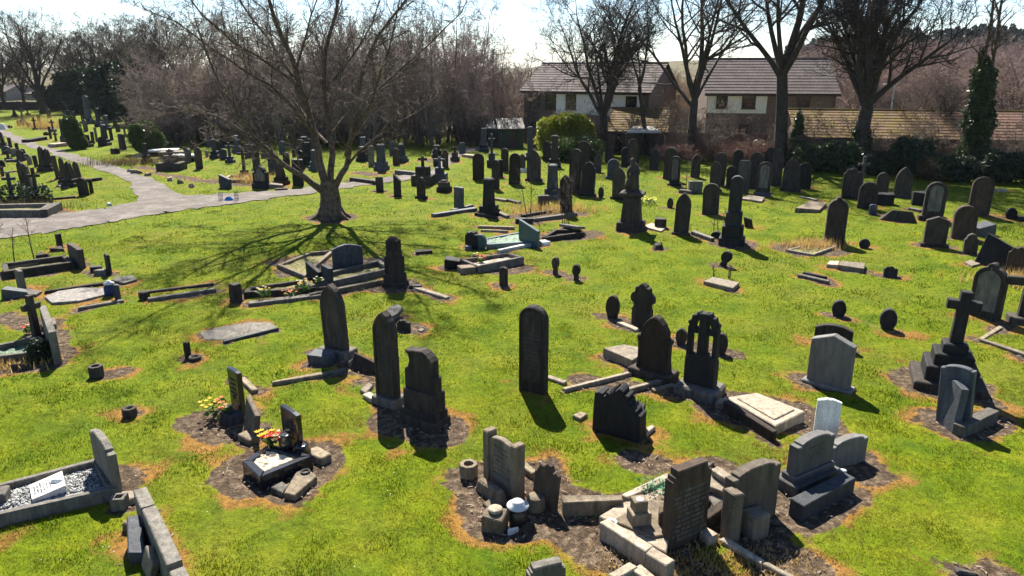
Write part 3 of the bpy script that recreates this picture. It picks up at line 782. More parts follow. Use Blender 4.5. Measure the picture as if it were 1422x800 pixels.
# --- ledger slab
def ledger():
    P = [G(x, y, .18) for x, y in ((1008, 551), (1051, 545), (1118, 572), (1077, 592))]
    c = sum(P, Vector()) / 4; c.z = float(hgt(c.x, c.y)); t = empty('ledger_tomb', c)
    q = [(p.x - c.x, p.y - c.y) for p in P]; q = q[::-1] if sum(q[i][0] * q[(i+1) % 4][1] - q[(i+1) % 4][0] * q[i][1] for i in range(4)) < 0 else q
    B = MB(); B.rings([[(x, y, -.08) for x, y in q], [(x, y, .17) for x, y in q], [(x, y, .185) for x, y in inset(q, .02)]]); B.build('slab', 'pale', t)
    B = MB(); a = inset(q, .13); B.rings([[(x, y, .16) for x, y in a], [(x, y, .20) for x, y in a], [(x, y, .21) for x, y in inset(a, .012)]]); B.build('raised_panel', 'pale', t)
    tag(t, 'flat pale ledger tomb slab with raised panel on the grass', 'ledger tomb'); patch(P[0], P[2], .75)
ledger()
RAIL(1008, 556, 1077, 598, .20, .13, 'brown', 'brown kerb stone along the front of the pale ledger tomb', pr=.3)
RAIL(1000, 560, 1008, 553, .1, .2, 'buff', 'short buff kerb piece at the head of the pale ledger tomb')

# --- middle: gothic pair on the left
S('gothic', 523, 558, 549, 566, 434, .18, 'soot', 'tall narrow dark headstone with a pointed arched top beside the scrolled monument', pr=.5, rim=.06, base=[(.05, .2, .10, 'grey')], text=(.25, .72, 12, 'slate', .66))
def scroll_mon():
    L = G(557, 584); Q = G(604, 600); mid, yaw, W = frame_of(L, Q); H = ztop(mid, 488) - mid.z
    t = empty('headstone', mid - Vector((0, 0, .05)), yaw)
    for i, (w, d, z, h) in enumerate(((1.0, .50, 0, .20), (.96, .42, .20, .13))):
        B = MB(); B.box(0, .2, z, W * w, d, h + .005, .02, jit=.008); B.build('plinth', 'soot', t)
    B = MB(); B.box(0, .2, .33, W * .90, .34, H * .26, .02); B.build('pedestal', 'soot', t)
    B = MB(); B.prism([(x, z + .33 + H * .26) for x, z in outline('scroll', W * .86, H * .74 - .3)], .08, .30, .015); B.build('slab', 'soot', t)
    B = MB(); B.lathe([(.05, -.10), (.06, -.09), (.06, .09), (.05, .10)], 10, M4=Matrix.Translation((-W * .30, .18, .37 + H * .26)) @ Matrix.Rotation(math.pi/2, 4, 'Y')); B.build('scroll', 'soot', t)
    tag(t, 'dark scrolled headstone on a stepped pedestal, right of the tall narrow stone', 'gravestone'); patch(L, Q, .6)
scroll_mon()
S('gothic', 452, 491, 479, 498, 396, .18, 'soot', 'tall dark pointed headstone on a grey base left of centre', base=[(.12, .20, .12, 'grey')], pr=.5, rim=.06, side=-2.5)
BLK(448, 503, .5, .3, .22, -20, 'slate', 'broken grey plinth block at the foot of the tall pointed headstone', 'plinth_block', (6, -4), pr=.35)
S('slant', 484, 514, 517, 522, 494, .10, 'brown', 'fallen brown slab leaning beside the tall pointed headstone', lean=30, pr=.35)
RAIL(378, 530, 448, 518, .07, .12, 'buff', 'buff kerb stone edging the turf below the tall pointed headstone', pr=.2)
RAIL(448, 518, 480, 512, .07, .12, 'grey', 'grey kerb stone running on to the fallen brown slab', pr=.2)
POLY([(500, 541), (512, 530), (518, 534), (508, 546)], .07, 'pale', 'pale slip of stone left of the tall narrow headstone', 'stone_fragment')
RAIL(508, 545, 520, 553, .08, .16, 'pale', 'short pale kerb at the foot of the tall narrow headstone')
POT(487, 508, [(.06, 0), (.09, .05), (.05, .18), (.08, .2), (.03, .2)], 'pale', 'pale broken vase between plinth block and fallen slab', pr=.1, tilt=40, name='broken_vase', cat='vase')
PP(505, 530, 530, 552, .4); PP(560, 590, 610, 600, .4); PP(430, 490, 500, 505, .4)
POLY([(533, 432), (540, 427), (553, 424), (560, 427), (552, 433), (540, 437)], .12, 'grey', 'grey round-ended fallen stone lying behind the tall narrow headstone', raise_=.1, tilt=(12, 0))
S('broken2', 551, 458, 568, 460, 445, .12, 'soot', 'small broken dark stub behind the scrolled headstone', pr=.45)
POLY([(580, 458), (586, 455), (590, 457), (585, 460)], .04, 'pale', 'tiny pale chip on the brown turf behind the scrolled headstone', 'stone_fragment')

# --- middle: round topped stone and broken stone
S('round', 720, 541, 756, 549, 426, .17, 'soot', 'tall dark round-topped headstone alone in the centre', rim=.045, pr=.42, panel=('soot', .09), text=(.30, .74, 9, 'slate', .62))
RAIL(760, 521, 786, 530, .07, .12, 'pale', 'short pale kerb right of the tall round-topped headstone')
RAIL(783, 539, 876, 516, .07, .11, 'pale', 'long pale kerb stone reaching to the dark shouldered headstone', pr=.25)
RAIL(868, 541, 920, 526, .09, .12, 'pale', 'pale kerb stone between the dark shouldered and the broken headstone', pr=.3)
RAIL(906, 541, 936, 533, .06, .12, 'buff', 'short buff kerb stone before the openwork headstone')
S('broken', 822, 598, 888, 616, 540, .30, 'blackd', 'low dark broken headstone with a jagged crumbling top', pr=.45, jit=.02)
BLK(885, 600, .18, .34, .50, -18, 'blackd', 'dark square end block of the jagged broken headstone', pr=.3)
POLY([(795, 576), (806, 571), (816, 574), (806, 581)], .07, 'buff', 'buff chip left of the jagged broken headstone', 'stone_fragment')
POLY([(893, 596), (905, 589), (910, 592), (898, 602)], .07, 'pale', 'pale chip right of the jagged broken headstone', 'stone_fragment')
S('gshoulder', 882, 518, 926, 531, 440, .20, 'brown', 'dark brown shouldered headstone with pointed arch on a thick base', base=[(.10, .20, .14, 'soot')], rim=.06, pr=.4)
POLY([(838, 483), (866, 478), (888, 482), (887, 495), (878, 500)], .20, 'pale', 'thick pale wedge slab left of the brown shouldered headstone', 'ledger_slab', pr=.2)
S('disc', 840, 440, 858, 443, 411, .14, 'soot', 'small dark keyhole-shaped stone left of the lobed cross headstone', pr=.35)
S('cruc', 874, 448, 903, 456, 394, .18, 'soot', 'dark lobed cross-shaped headstone in the middle of the lawn', pr=.35)
RAIL(858, 446, 886, 457, .06, .14, 'pale', 'thin pale kerb at the foot of the lobed cross headstone')
def openwork():
    L = G(940, 541); Q = G(994, 556); mid, yaw, W = frame_of(L, Q); H = ztop(mid, 432) - mid.z; W *= .82
    t = empty('openwork_headstone', mid - Vector((0, 0, .05)), yaw)
    B = MB(); B.box(0, .16, 0, W * 1.28, .62, .24, .04, jit=.02); B.build('plinth', 'grey', t)
    z0 = .24; zs = z0 + (H - z0) * .40
    B = MB(); B.prism([(-W*.47, z0), (W*.47, z0), (W*.47, zs*.9), (W*.36, zs), (W*.2, zs*1.02), (.10, zs*1.06), (-.10, zs*1.06), (-W*.2, zs*1.02), (-W*.36, zs), (-W*.47, zs*.9)], .04, .28, .02)
    B.build('lower_slab', 'blackd', t)
    B = MB(); w = W * .42
    zsp = z0 + (H - z0) * .78
    for sx in (-1, 1):
        x = sx * w * .93
        B.prism([(x - .045, zs * .8), (x + .045, zs * .8), (x + .04, zsp), (x - .04, zsp)], .06, .24, .012)
        # arch limb curving in to the top
        o_ = [(sx * (w + .01) * math.cos(R_(a)), zsp - .02 + (H - zsp) * math.sin(R_(a))) for a in (0, 18, 36, 54, 72, 90)]
        i_ = [(sx * (w - .10) * math.cos(R_(a)), zsp - .02 + (H - zsp - .12) * math.sin(R_(a))) for a in (90, 70, 50, 30, 10, 0)]
        pl = o_ + i_
        if sx < 0: pl = pl[::-1]
        B.prism(pl, .06, .24, .006)
        for a in (20, 45, 68): B.box(sx * (w + .01) * math.cos(R_(a)), .15, zsp - .06 + (H - zsp) * math.sin(R_(a)), .07, .16, .07, .015)
    B.build('arch', 'blackd', t)
    B = MB(); B.prism([(-.085, zs), (.085, zs), (.075, H - .08), (.05, H - .02), (-.05, H - .02), (-.075, H - .08)], .055, .245, .012)
    zc = z0 + (H - z0) * .70
    B.prism([(-w * .95, zc), (w * .95, zc), (w * .95, zc + .10), (-w * .95, zc + .10)], .075, .225, .01); B.build('pierced_cross', 'blackd', t)
    tag(t, 'black openwork headstone with pierced arch around a cross', 'gravestone'); patch(L, Q, .5)
openwork()
C('disc', 945, 478, 457, 18, -22, .13, 'soot', 'dark round disc stone just left of the openwork headstone', pr=.35)
C('disc', 1000, 492, 464, 20, -22, .13, 'soot', 'dark round disc stone just right of the openwork headstone', pr=.35)
PP(910, 463, 1010, 488, .35); PP(930, 550, 1100, 590, .35); PP(800, 530, 900, 540, .5)

# --- right: grey gabled stone, discs, black cross, leaning stones
S('gable', 1119, 530, 1177, 546, 466, .20, 'granite', 'broad grey gabled headstone with shallow pitched cap', base=[(.08, .10, .06)], pr=.4, jit=.006)
S('seg', 1129, 478, 1181, 488, 452, .16, 'soot', 'low dark shouldered headstone behind the broad grey gabled one', pr=.35)
C('disc', 1164, 440, 418, 21, -22, .16, 'blackd', 'black round disc stone, left one of two near the black cross', pr=.4)
C('disc', 1232, 458, 430, 25, -22, .16, 'blackd', 'black round disc stone, right one of two near the black cross', pr=.4)
PP(1164, 440, 1235, 458, .35)
def bigcross():
    P = G(1314, 532); H = ztop(P, 404) - P.z; t = empty('cross_monument', P - Vector((0, 0, .05)), R_(-24), 0, R_(1.5)); m = mpp(P)
    z = 0
    for w, h, mt in ((88 * m, .20, 'soot'), (63 * m, .30, 'blackd'), (47 * m, .24, 'blackd'), (30 * m, .19, 'blackd')):
        B = MB(); B.box(0, 0, z, w, w * .92, h + .006, .022); B.build('step', mt, t); z += h
    h = H + .05 - z; w = .115; A = .29; za = z + h * .74
    B = MB(); B.prism([(-w * 1.0, z), (w * 1.0, z), (w * .9, za - .09), (A, za - .09), (A, za + .09), (w * .85, za + .09), (w * .8, z + h), (-w * .8, z + h), (-w * .85, za + .09), (-A, za + .09), (-A, za - .09), (-w * .9, za - .09)], -.10, .10, .014)
    B.build('cross', 'blackd', t); tag(t, 'large black cross on a four-step plinth', 'grave cross'); patch(P, P, .95)
bigcross()
S('camsh', 1299, 586, 1345, 600, 514, .20, 'slate', 'grey carved stone leaning back in front of the black cross', lean=8, side=-6, pr=.5)
S('gable', 1298, 584, 1322, 601, 530, .14, 'slate', 'narrow grey gabled slab leaning on the carved stone below the black cross', lean=6, side=-4, pr=.4)
RAIL(1332, 590, 1380, 568, .20, .22, 'grey', 'grey kerb block lying beside the leaning carved stone', pr=.45)
POT(1312, 521, [(.05, 0), (.11, .03), (.11, .12), (.05, .15), (.11, .18), (.11, .26), (.05, .29)], 'slate', 'carved grey knob behind the leaning stones', pr=0, name='finial', cat='stone finial', dz=.25)
PP(1300, 590, 1385, 585, .5); PP(1340, 545, 1375, 560, .45)
S('knob', 1342, 436, 1386, 446, 366, .22, 'soot', 'large round dark headstone with a knob and pale panel near right edge', panel=('grey', .11), pr=.4)
cross(1419, 447, 372, 55, 'soot', 'dark stone cross cut by the right picture edge', [(.6, .2)], -20)
RAIL(1362, 470, 1440, 496, .07, .12, 'pale', 'thin pale kerb in the turf at the right edge', pr=.25)
RAIL(1362, 470, 1392, 452, .04, .10, 'buff', 'half-sunk buff kerb below the large knobbed headstone', pr=.15)
S('slant', 1352, 366, 1408, 376, 330, .30, 'blackd', 'big dark slab tipped over against a base near the right edge', lean=14, side=9, pr=.45, jit=.02)
S('broken2', 1394, 380, 1426, 386, 343, .35, 'brown', 'dark brown stump half hidden by straw at the right edge', pr=.4)
POLY([(1340, 364), (1348, 360), (1362, 366), (1350, 369)], .06, 'pale', 'pale flat stone before the big tipped slab', pr=.25)
dry_tuft(1412, 392, 1.3, .7, .4, 700, 'straw-coloured dry grass beside the large knobbed headstone')
dry_tuft(1130, 343, 1.15, .6, .36, 700, 'straw-coloured dry grass growing inside a small pale kerb', seed=5)
KERB([(1091, 346), (1124, 338), (1165, 341), (1131, 353)], .08, .10, 'pale', 'small pale kerb surround filled with straw-coloured grass', 'moss', .4)
C('knob', 1158, 339, 274, 30, -18, .26, 'soot', 'dark knobbed shouldered headstone behind the straw-filled kerb', base=[(.06, .16, .06)])
C('disc', 1200, 345, 332, 16, -20, .12, 'blackd', 'small black disc stone right of the straw-filled kerb')
POLY([(1148, 367), (1152, 362), (1166, 362), (1164, 368)], .10, 'pale', 'short pale block left of a long flat one on the right lawn', pr=.2)
POLY([(1164, 368), (1168, 362), (1202, 365), (1200, 373)], .14, 'pale', 'long pale flat block lying on the right lawn', pr=.25)
C('broken2', 1236, 386, 370, 20, -25, .3, 'blackd', 'squat black lump of stone at the end of the pale blocks', lean=15, pr=.35)
RAIL(1108, 380, 1152, 390, .10, .10, 'grey', 'grey kerb, nearer of two parallel ones on the right lawn')
RAIL(1116, 377, 1148, 384, .10, .10, 'blackd', 'dark kerb, farther of two parallel ones on the right lawn')
POLY([(977, 390), (990, 384), (1027, 392), (1018, 400)], .12, 'pale', 'flat pale slab on the lawn below a tilted stub', pr=.3)
C('neck', 1002, 370, 348, 18, -30, .16, 'blackd', 'black tilted stub standing alone above a flat pale slab', side=18, pr=.3)
BLK(914, 346, .40, .34, .20, 20, 'soot', 'low dark rock lump on the open lawn', 'stone_lump', jit=.06, taper=.6)
C('neck', 770, 381, 358, 13, -20, .18, 'soot', 'small dark neck-shaped stone, left one of a pair on the lawn', pr=.3)
C('neck', 799, 390, 368, 14, -20, .18, 'soot', 'small dark neck-shaped stone, right one of a pair on the lawn', pr=.3)
PP(765, 378, 805, 388, .3)
C('gable', 698, 397, 371, 14, -25, .14, 'soot', 'small dark square-sided stone alone below the red-flowered kerb', pr=.35)

# --- centre-left family plots under the tree
S('seg', 464, 378, 505, 372, 340, .16, 'slate', 'wide grey headstone with curved top among kerbs below the tree', base=[(.06, .16, .08, 'soot')], pr=.3)
KERB([(428, 398), (420, 386), (528, 360), (545, 372)], .20, .14, 'grey', 'long grey kerb surround running right from the wide curved headstone', 'moss', .4)
RAIL(430, 408, 532, 388, .12, .14, 'buff', 'long buff kerb below the wide grey curved headstone', pr=.3)
KERB([(384, 367), (428, 350), (464, 347), (422, 383)], .12, .13, 'buff', 'broken buff kerb surround left of the wide curved headstone', 'moss', .4)
S('slant', 426, 392, 443, 398, 367, .14, 'blackd', 'dark leaning stone left of the blue-topped stone', pr=.3)
S('rect', 447, 396, 458, 402, 370, .14, 'slate', 'narrow grey stone with bluish top among the kerbs', pr=.2)
KERB([(338, 406), (345, 398), (450, 383), (462, 398)], .16, .13, 'soot', 'dark kerb surround with potted flowers below the wide headstone', 'moss', .4)
RAIL(345, 420, 470, 405, .08, .30, 'grey', 'flat grey stone strip carrying flower pots', pr=.2)
flowers(367, 417, ['pcre', 'pyel'], 'cream flowers at the left end of the grey stone strip', .16, .3, 10, dz=.05)
flowers(405, 413, ['porg'], 'red-orange wreath on the grey stone strip', .24, .16, 24, dz=.06)
flowers(422, 409, ['pcre', 'pyel'], 'cream and yellow flowers in the middle of the grey stone strip', .2, .34, 16, dz=.05)
flowers(444, 403, ['pcre'], 'white flowers at the foot of the dark leaning stone', .14, .36, 12, dz=.05)
C('rect', 323, 420, 395, 19, -35, .24, 'soot', 'short dark square-topped stone left of the flower pots', base=[(.02, .08, .02)], pr=.3)
def pedestal():
    P = G(549, 396); t = empty('pedestal_monument', P - Vector((0, 0, .05)), R_(-20)); H = ztop(P, 328) - P.z + .05; m = mpp(P)
    z = 0
    for w, h in ((1.0, .12), (.86, .16), (.74, .34), (.60, .12), (.56, .2)):
        hh = H * h; B = MB(); B.box(0, 0, z, 31 * m * w, 31 * m * w * .8, hh + .004, .03); B.build('tier', 'soot', t); z += hh
    B = MB(); B.box(0, 0, z, 31 * m * .46, 31 * m * .36, H - z, .05, .8); B.build('cap', 'soot', t)
    tag(t, 'stout dark tiered pedestal monument on the lawn below the tree', 'monument'); patch(P, P, .75)
pedestal()
RAIL(575, 398, 622, 412, .06, .16, 'pale', 'pale broken kerb right of the tiered pedestal monument', pr=.25)
RAIL(568, 396, 585, 396, .10, .2, 'blackd', 'dark kerb stub at the foot of the tiered pedestal monument')
BLK(588, 352, .55, .22, .10, 10, 'soot', 'thin dark slab lying alone on the lawn', 'fallen_slab', jit=.02, cat='stone slab')
PP(390, 375, 520, 360, .6); PP(345, 408, 460, 395, .4)
# --- green chipping grave + red flower grave
KERB([(676, 340), (672, 331), (722, 322), (752, 335)], .16, .12, 'teal', 'grey-green kerb surround filled with pale green chippings', 'grav_green', .8)
S('slant', 720, 337, 746, 345, 308, .12, 'teal', 'blue-green granite headstone beside pale green chippings', pr=.2)
RAIL(692, 347, 758, 333, .10, .16, 'white', 'bright white kerb in front of the green chippings', pr=.25)
BLK(757, 340, .30, .22, .12, 30, 'white', 'white stub of kerb right of the blue-green headstone', pr=.2)
C('broken2', 654, 345, 322, 26, -30, .30, 'blackd', 'dark heaped broken stone left of the green chippings', pr=.3)
C('disc', 666, 346, 326, 22, -15, .16, 'teal', 'rounded grey-green stone in front of the dark heaped one', pr=.3)
BLK(651, 347, .22, .2, .14, 5, 'slate', 'small grey block at the foot of the dark heaped stone', pr=.2)
KERB([(640, 360), (706, 351), (728, 357), (664, 370)], .22, .11, 'grey', 'grey kerb surround holding red flowers and pale stones', 'grav_cream', .5)
flowers(668, 369, ['pred'], 'red flowers inside the low grey kerb', .15, .2, 18, dz=.12)
flowers(660, 364, ['pcre'], 'small white posy beside the red flowers', .09, .16, 10, dz=.12)
POLY([(675, 366), (684, 358), (693, 362), (688, 366)], .12, 'pale', 'pale cushion stone inside the red-flowered kerb', pr=0)
BLK(648, 378, .46, .42, .18, 20, 'buff', 'square buff block at the left end of the red-flowered kerb', pr=.3)
BLK(628, 372, .50, .3, .32, -15, 'blackd', 'dark toppled stone left of the square buff block', 'fallen_stone', (15, 8), jit=.05, pr=.3)
RAIL(664, 313, 714, 315, .10, .14, 'buff', 'buff kerb, farther of two above the green chippings', pr=.2)
RAIL(668, 319, 705, 320, .08, .10, 'pale', 'pale kerb, nearer of two above the green chippings', pr=.2)
KERB([(752, 330), (770, 318), (806, 318), (812, 322)], .18, .14, 'soot', 'dark sunken kerb bed with a tipped slab right of the blue-green headstone', 'soil', .3)
POLY([(776, 312), (786, 304), (812, 315), (800, 321)], .10, 'grey', 'grey slab tipped over the end of the dark sunken bed', tilt=(-10, 6), raise_=.15)

# --- left side graves
S('rect', 62, 466, 76, 507, 442, .14, 'grey', 'grey headstone seen edge-on behind the left-edge kerb', pr=.4)
cross(52, 470, 410, 20, 'soot', 'thin dark cross seen edge-on above the left-edge kerb', [(.4, .12)], 66, .14)
KERB([(-40, 500), (-36, 484), (55, 466), (66, 486)], .20, .11, 'grey', 'grey kerb surround running off the left edge below the edge-on cross', 'grav_green', .4)
RAIL(66, 441, 68, 452, .12, .3, 'buff', 'buff kerb end behind the edge-on cross', pr=.25)
flowers(42, 464, ['pred', 'pcre'], 'faded red flowers at the head of the left-edge grave', .14, .16, 10, dz=.05)
leafcloud_spots = [(56, 500)]
BLK(24, 512, .3, .2, .1, 20, 'soot', 'small dark stone in straw below the left-edge kerb', 'stone_lump', jit=.04, taper=.7)
PP(45, 450, 85, 490, .6); PP(0, 510, 60, 508, .45); PP(0, 440, 40, 450, .4)
S('rect', 97, 364, 112, 374, 342, .16, 'soot', 'grey headstone seen edge-on at the head of a long kerb on the left', pr=.3)
KERB([(5, 378), (2, 366), (92, 354), (104, 364)], .22, .14, 'soot', 'long dark kerb surround below the cross path on the left', 'moss', .3)
RAIL(4, 371, 95, 357, .14, .10, 'buff', 'inner buff kerb of the long dark surround on the left', pr=0)
C('rect', 85, 345, 325, 9, 50, .16, 'soot', 'short dark square post behind the long kerb on the left', pr=.3)
BLK(78, 349, .40, .3, .14, 30, 'soot', 'dark broken block beside the short square post', jit=.05)
BLK(62, 362, .3, .3, .2, 10, 'soot', 'dark lump of stone inside the long kerb on the left', 'stone_lump', jit=.06, pr=0)
S('rect', 24, 400, 31, 404, 375, .12, 'grey', 'thin grey post stone near the left edge', pr=.25)
BLK(22, 412, .55, .3, .22, 15, 'slate', 'bluish leaning stone at the foot of the thin grey post', 'fallen_stone', (10, 12), jit=.05, pr=.3)
POLY([(32, 408), (40, 401), (58, 404), (50, 409)], .07, 'grey', 'grey broken flat stone right of the thin grey post', pr=.2)
S('rect', 148, 379, 152, 382, 353, .09, 'soot', 'very thin dark post on the left lawn', pr=.3)
BLK(134, 377, .32, .28, .16, 20, 'blackd', 'small black block left of the very thin dark post', pr=.25)
BLK(142, 381, .36, .26, .14, 5, 'grey', 'grey block at the foot of the very thin dark post', pr=.25)
POLY([(156, 389), (160, 384), (185, 382), (190, 388), (172, 393)], .06, 'grey', 'grey flat slab right of the dark urn with white top', pr=.25)
POLY([(62, 412), (80, 404), (112, 399), (148, 399), (150, 408), (110, 418), (72, 421)], .05, 'conc', 'cracked whitish concrete grave cover on the left lawn', 'grave_cover', pr=.35, cat='grave cover')
RAIL(62, 404, 150, 391, .08, .10, 'soot', 'dark kerb along the far side of the cracked concrete cover', pr=.2)
RAIL(108, 427, 172, 416, .07, .10, 'grey', 'grey kerb along the near side of the cracked concrete cover', pr=.2)
POT(154, 410, [(.10, 0), (.15, .05), (.15, .24), (.10, .3), (.13, .33)], 'navy', 'dark blue urn with a white top by the cracked concrete cover', name='flower_urn', cat='urn', lid=([(.13, .32), (.14, .35), (.06, .38), (.05, .42), (.005, .43)], 'whitep'))
C('camber', 164, 417, 396, 9, 20, .12, 'slate', 'small bluish stone beside the dark blue urn', pr=.2)
RAIL(205, 414, 300, 400, .10, .12, 'grey', 'long grey kerb running right from the concrete cover', pr=.25)
RAIL(200, 405, 296, 393, .06, .10, 'soot', 'sunken dark kerb behind the long grey one', pr=.25)
POT(201, 415, [(.12, 0), (.14, .03), (.14, .2), (.1, .22), (.005, .22)], 'soot', 'round dark block at the left end of the long grey kerb', 8, name='round_block', cat='stone block')
POLY([(277, 462), (300, 455), (345, 447), (375, 447), (386, 453), (360, 461), (310, 472), (285, 472)], .012, 'grey', 'flat worn ledger sunk in the shaded lawn', 'ledger_slab', pr=.2)
RAIL(310, 473, 386, 455, .07, .10, 'slate', 'slate kerb along the near edge of the sunken worn ledger', pr=.15)
C('camber', 259, 497, 476, 11, -10, .12, 'soot', 'small dark stub in a soil patch on the shaded lawn', pr=.32)
POT(271, 499, [(.12, 0), (.13, .02), (.13, .07), (.09, .07), (.08, .03), (.001, .03)], 'soot', 'low dark round ring stone beside the small stub', name='ring_stone', cat='stone ring')
POT(135, 523, HOLLOW(.145, .24), 'soot', 'dark square-holed flower block on a scorched patch of turf', 8, pr=.28)
PP(125, 522, 165, 518, .22)
POT(181, 578, HOLLOW(.125, .17), 'soot', 'dark round flower block lower down the lawn on orange turf', 12, pr=.22)
BLK(1340, 796, .24, .12, .05, -20, 'grey', 'grey stone end peeping from soil at the bottom right', jit=.03, pr=.3)
PP(1315, 778, 1370, 788, .32)
# ================================================================== MIDDLE AND FAR STONES
ORD = 'first second third fourth fifth sixth seventh eighth ninth tenth eleventh twelfth thirteenth fourteenth fifteenth sixteenth seventeenth eighteenth nineteenth twentieth'.split()
LOOK = {'soot': 'dark sooty', 'brown': 'brown', 'grey': 'grey', 'slate': 'blue-grey', 'blackd': 'black', 'pale': 'pale', 'buff': 'buff', 'white': 'white', 'conc': 'whitish'}
SHP = {'round': 'round-topped headstone', 'gothic': 'pointed headstone', 'gable': 'gabled headstone', 'rect': 'square-topped headstone', 'camber': 'curve-topped headstone',
       'shoulder': 'shouldered headstone', 'gshoulder': 'arched shouldered headstone', 'step': 'stepped headstone', 'knob': 'knobbed headstone', 'disc': 'disc stone',
       'broken2': 'broken headstone', 'ogee': 'ogee-topped headstone', 'seg': 'wide headstone', 'camsh': 'square-shouldered headstone', 'gablesh': 'gabled shouldered headstone',
       'cross': 'stone cross', 'obelisk': 'tapering obelisk', 'pillar': 'capped pillar', 'cruc': 'lobed headstone', 'slant': 'slanting stone', 'flat': 'flat tomb slab', 'slab': 'flat slab', 'neck': 'neck-shaped stone'}
def CL(where, rows, grp):
    rows = sorted(rows, key=lambda r: r[1])
    for i, (k, cx, yb, yt, w, yaw, mat, *o) in enumerate(rows):
        o = o[0] if o else {}
        lab = f"{LOOK[mat]} {SHP[k]}, {ORD[i]} from left {where}"
        if k == 'cross': cross(cx, yb, yt, w, mat, lab, o.get('steps', [(.55, .25), (.38, .2)]), yaw, .12, ivy=o.get('ivy'), grp=grp)
        elif k == 'obelisk': obelisk(cx, yb, yt, w, mat, lab, o.get('steps', ((.08, .25), (.02, .2))), yaw, grp=grp, side=o.get('side', 0), taper=o.get('taper', .62))
        elif k == 'pillar': obelisk(cx, yb, yt, w, mat, lab, o.get('steps', ((.10, .3), (.03, .25))), yaw, 'flat', .8, grp=grp, name='pillar_monument')
        elif k == 'flat':
            P = G(cx, yb); m = mpp(P); B = MB(); B.box(0, 0, -.05, w * m, .95, .35, .03)
            c = G(cx, yb - 3); x = empty('flat_tomb', c, R_(yaw)); B.build('base', 'soot', x)
            B = MB(); B.box(0, 0, .30, w * m * 1.05, 1.05, .14, .03); B.build('top_slab', mat, x); tag(x, lab, 'flat tomb', grp); patch(c, c, 1.0); ALLST.append(x)
        else:
            if k in ('round', 'gothic', 'shoulder', 'gable') and w >= 15:
                if 'rim' not in o and rng.random() < .5: o = dict(o, rim=.05)
                if 'panel' not in o and rng.random() < .35: o = dict(o, panel=(rng.choice(['brown', 'grey', 'soot']), .10))
            C(k, cx, yb, yt, w, yaw, o.get('th', .17), mat, lab, base=o.get('base'), grp=grp, rim=o.get('rim', 0), panel=o.get('panel'), side=o.get('side', rng.uniform(-1.5, 1.5)), lean=o.get('lean', rng.uniform(-1.5, 2.5)), pr=o.get('pr', .34))
B1 = dict(base=[(.08, .16, .08)]); B1r = dict(base=[(.08, .16, .08)], rim=.06); RM = dict(rim=.06)
y = -20
CL('on the open lawn right of centre', [
 ('round', 986, 298, 255, 25, y, 'soot', RM),
 ('gothic', 945, 326, 268, 23, y, 'soot', dict(base=[(.06, .12, .08)], rim=.06)),
 ('disc', 930, 289, 275, 10, y, 'soot'),
], 'headstones on the open lawn')
BLK(917, 316, .42, .34, .36, -20, 'soot', 'small dark cube-like vase block between the statue pedestal and the pointed headstone', 'vase_block', pr=.4)
POLY([(893, 314), (905, 309), (925, 316), (918, 321)], .06, 'pale', 'pale slab at the right foot of the statue pedestal', pr=.2)
RAIL(962, 320, 990, 330, .14, .18, 'grey', 'grey kerb between the pointed headstone and the tall black monument', pr=.25)
RAIL(944, 263, 962, 265, .14, .3, 'grey', 'grey kerb before the low block beside the lone headstones', pr=.2)
C('rect', 966, 268, 252, 22, 0, .3, 'grey', 'low wide grey stone lying before the crowd of headstones')
def statue():
    P = G(876, 318); m = mpp(P); t = empty('statue_monument', P - Vector((0, 0, .05)), R_(-18)); H = ztop(P, 217) - P.z
    def bx(w, d, z, h, tp=1.0, mt='soot', nm='pedestal', jit=0):
        B = MB(); B.box(0, 0, z, w * m, d * m, h + .006, .03, tp); return B.build(nm, mt, t)
    bx(36, 33, 0, H * .13, 1, nm='plinth'); bx(27, 24, H * .13, H * .34, .80, nm='pedestal'); bx(26, 23, H * .47, H * .03, 1.2, nm='cornice'); bx(33, 29, H * .50, H * .035, 1.0, nm='cornice')
    bx(26, 22, H * .535, H * .05, .6, nm='cornice')
    z = H * .58; h = H * .42
    B = MB(); pts = [Vector((0, 0, z)), Vector((.02, 0, z + h * .25)), Vector((.03, 0, z + h * .5)), Vector((.02, 0, z + h * .7)), Vector((-.02, -.02, z + h * .78)), Vector((-.04, -.04, z + h * .84)), Vector((-.06, -.06, z + h * .92)), Vector((-.05, -.05, z + h))]
    B.tube(pts, [.24, .20, .17, .20, .13, .075, .105, .03], 12, True)
    B.tube([Vector((.16, -.02, z + h * .70)), Vector((.20, -.12, z + h * .52)), Vector((.05, -.22, z + h * .46)), Vector((-.10, -.22, z + h * .5))], [.07, .065, .05, .03], 7, True)
    B.tube([Vector((-.15, -.02, z + h * .70)), Vector((-.20, -.10, z + h * .5)), Vector((-.14, -.2, z + h * .30))], [.07, .06, .03], 7, True)
    B.tube([Vector((-.20, -.12, z)), Vector((-.17, -.18, z + h * .32))], [.09, .06], 8, True)
    B.build('robed_figure', 'soot', t, True)
    tag(t, 'dark pedestal topped with a robed mourning statue in mid lawn', 'statue'); patch(P, P, .8)
statue()
def tallmon():
    P = G(1016, 338); m = mpp(P); t = empty('pillar_monument', P - Vector((0, 0, .05)), R_(-20)); H = ztop(P, 242) - P.z
    z = 0
    for w, h in ((38, .12), (31, .17), (24, .20)):
        B = MB(); B.box(0, 0, z, w * m * .9, w * m * .8, H * h + .005, .03); B.build('plinth', 'blackd', t); z += H * h
    B = MB(); B.prism([(x, q + z) for x, q in outline('round', 17 * m, H - z)], -.16, .16, .014); B.build('shaft', 'blackd', t)
    tag(t, 'tall black monument with rounded shaft on a stepped base', 'monument'); patch(P, P, .9)
tallmon()
C('disc', 994, 331, 322, 16, -20, .2, 'blackd', 'small black rounded stone against the left side of the tall black monument')
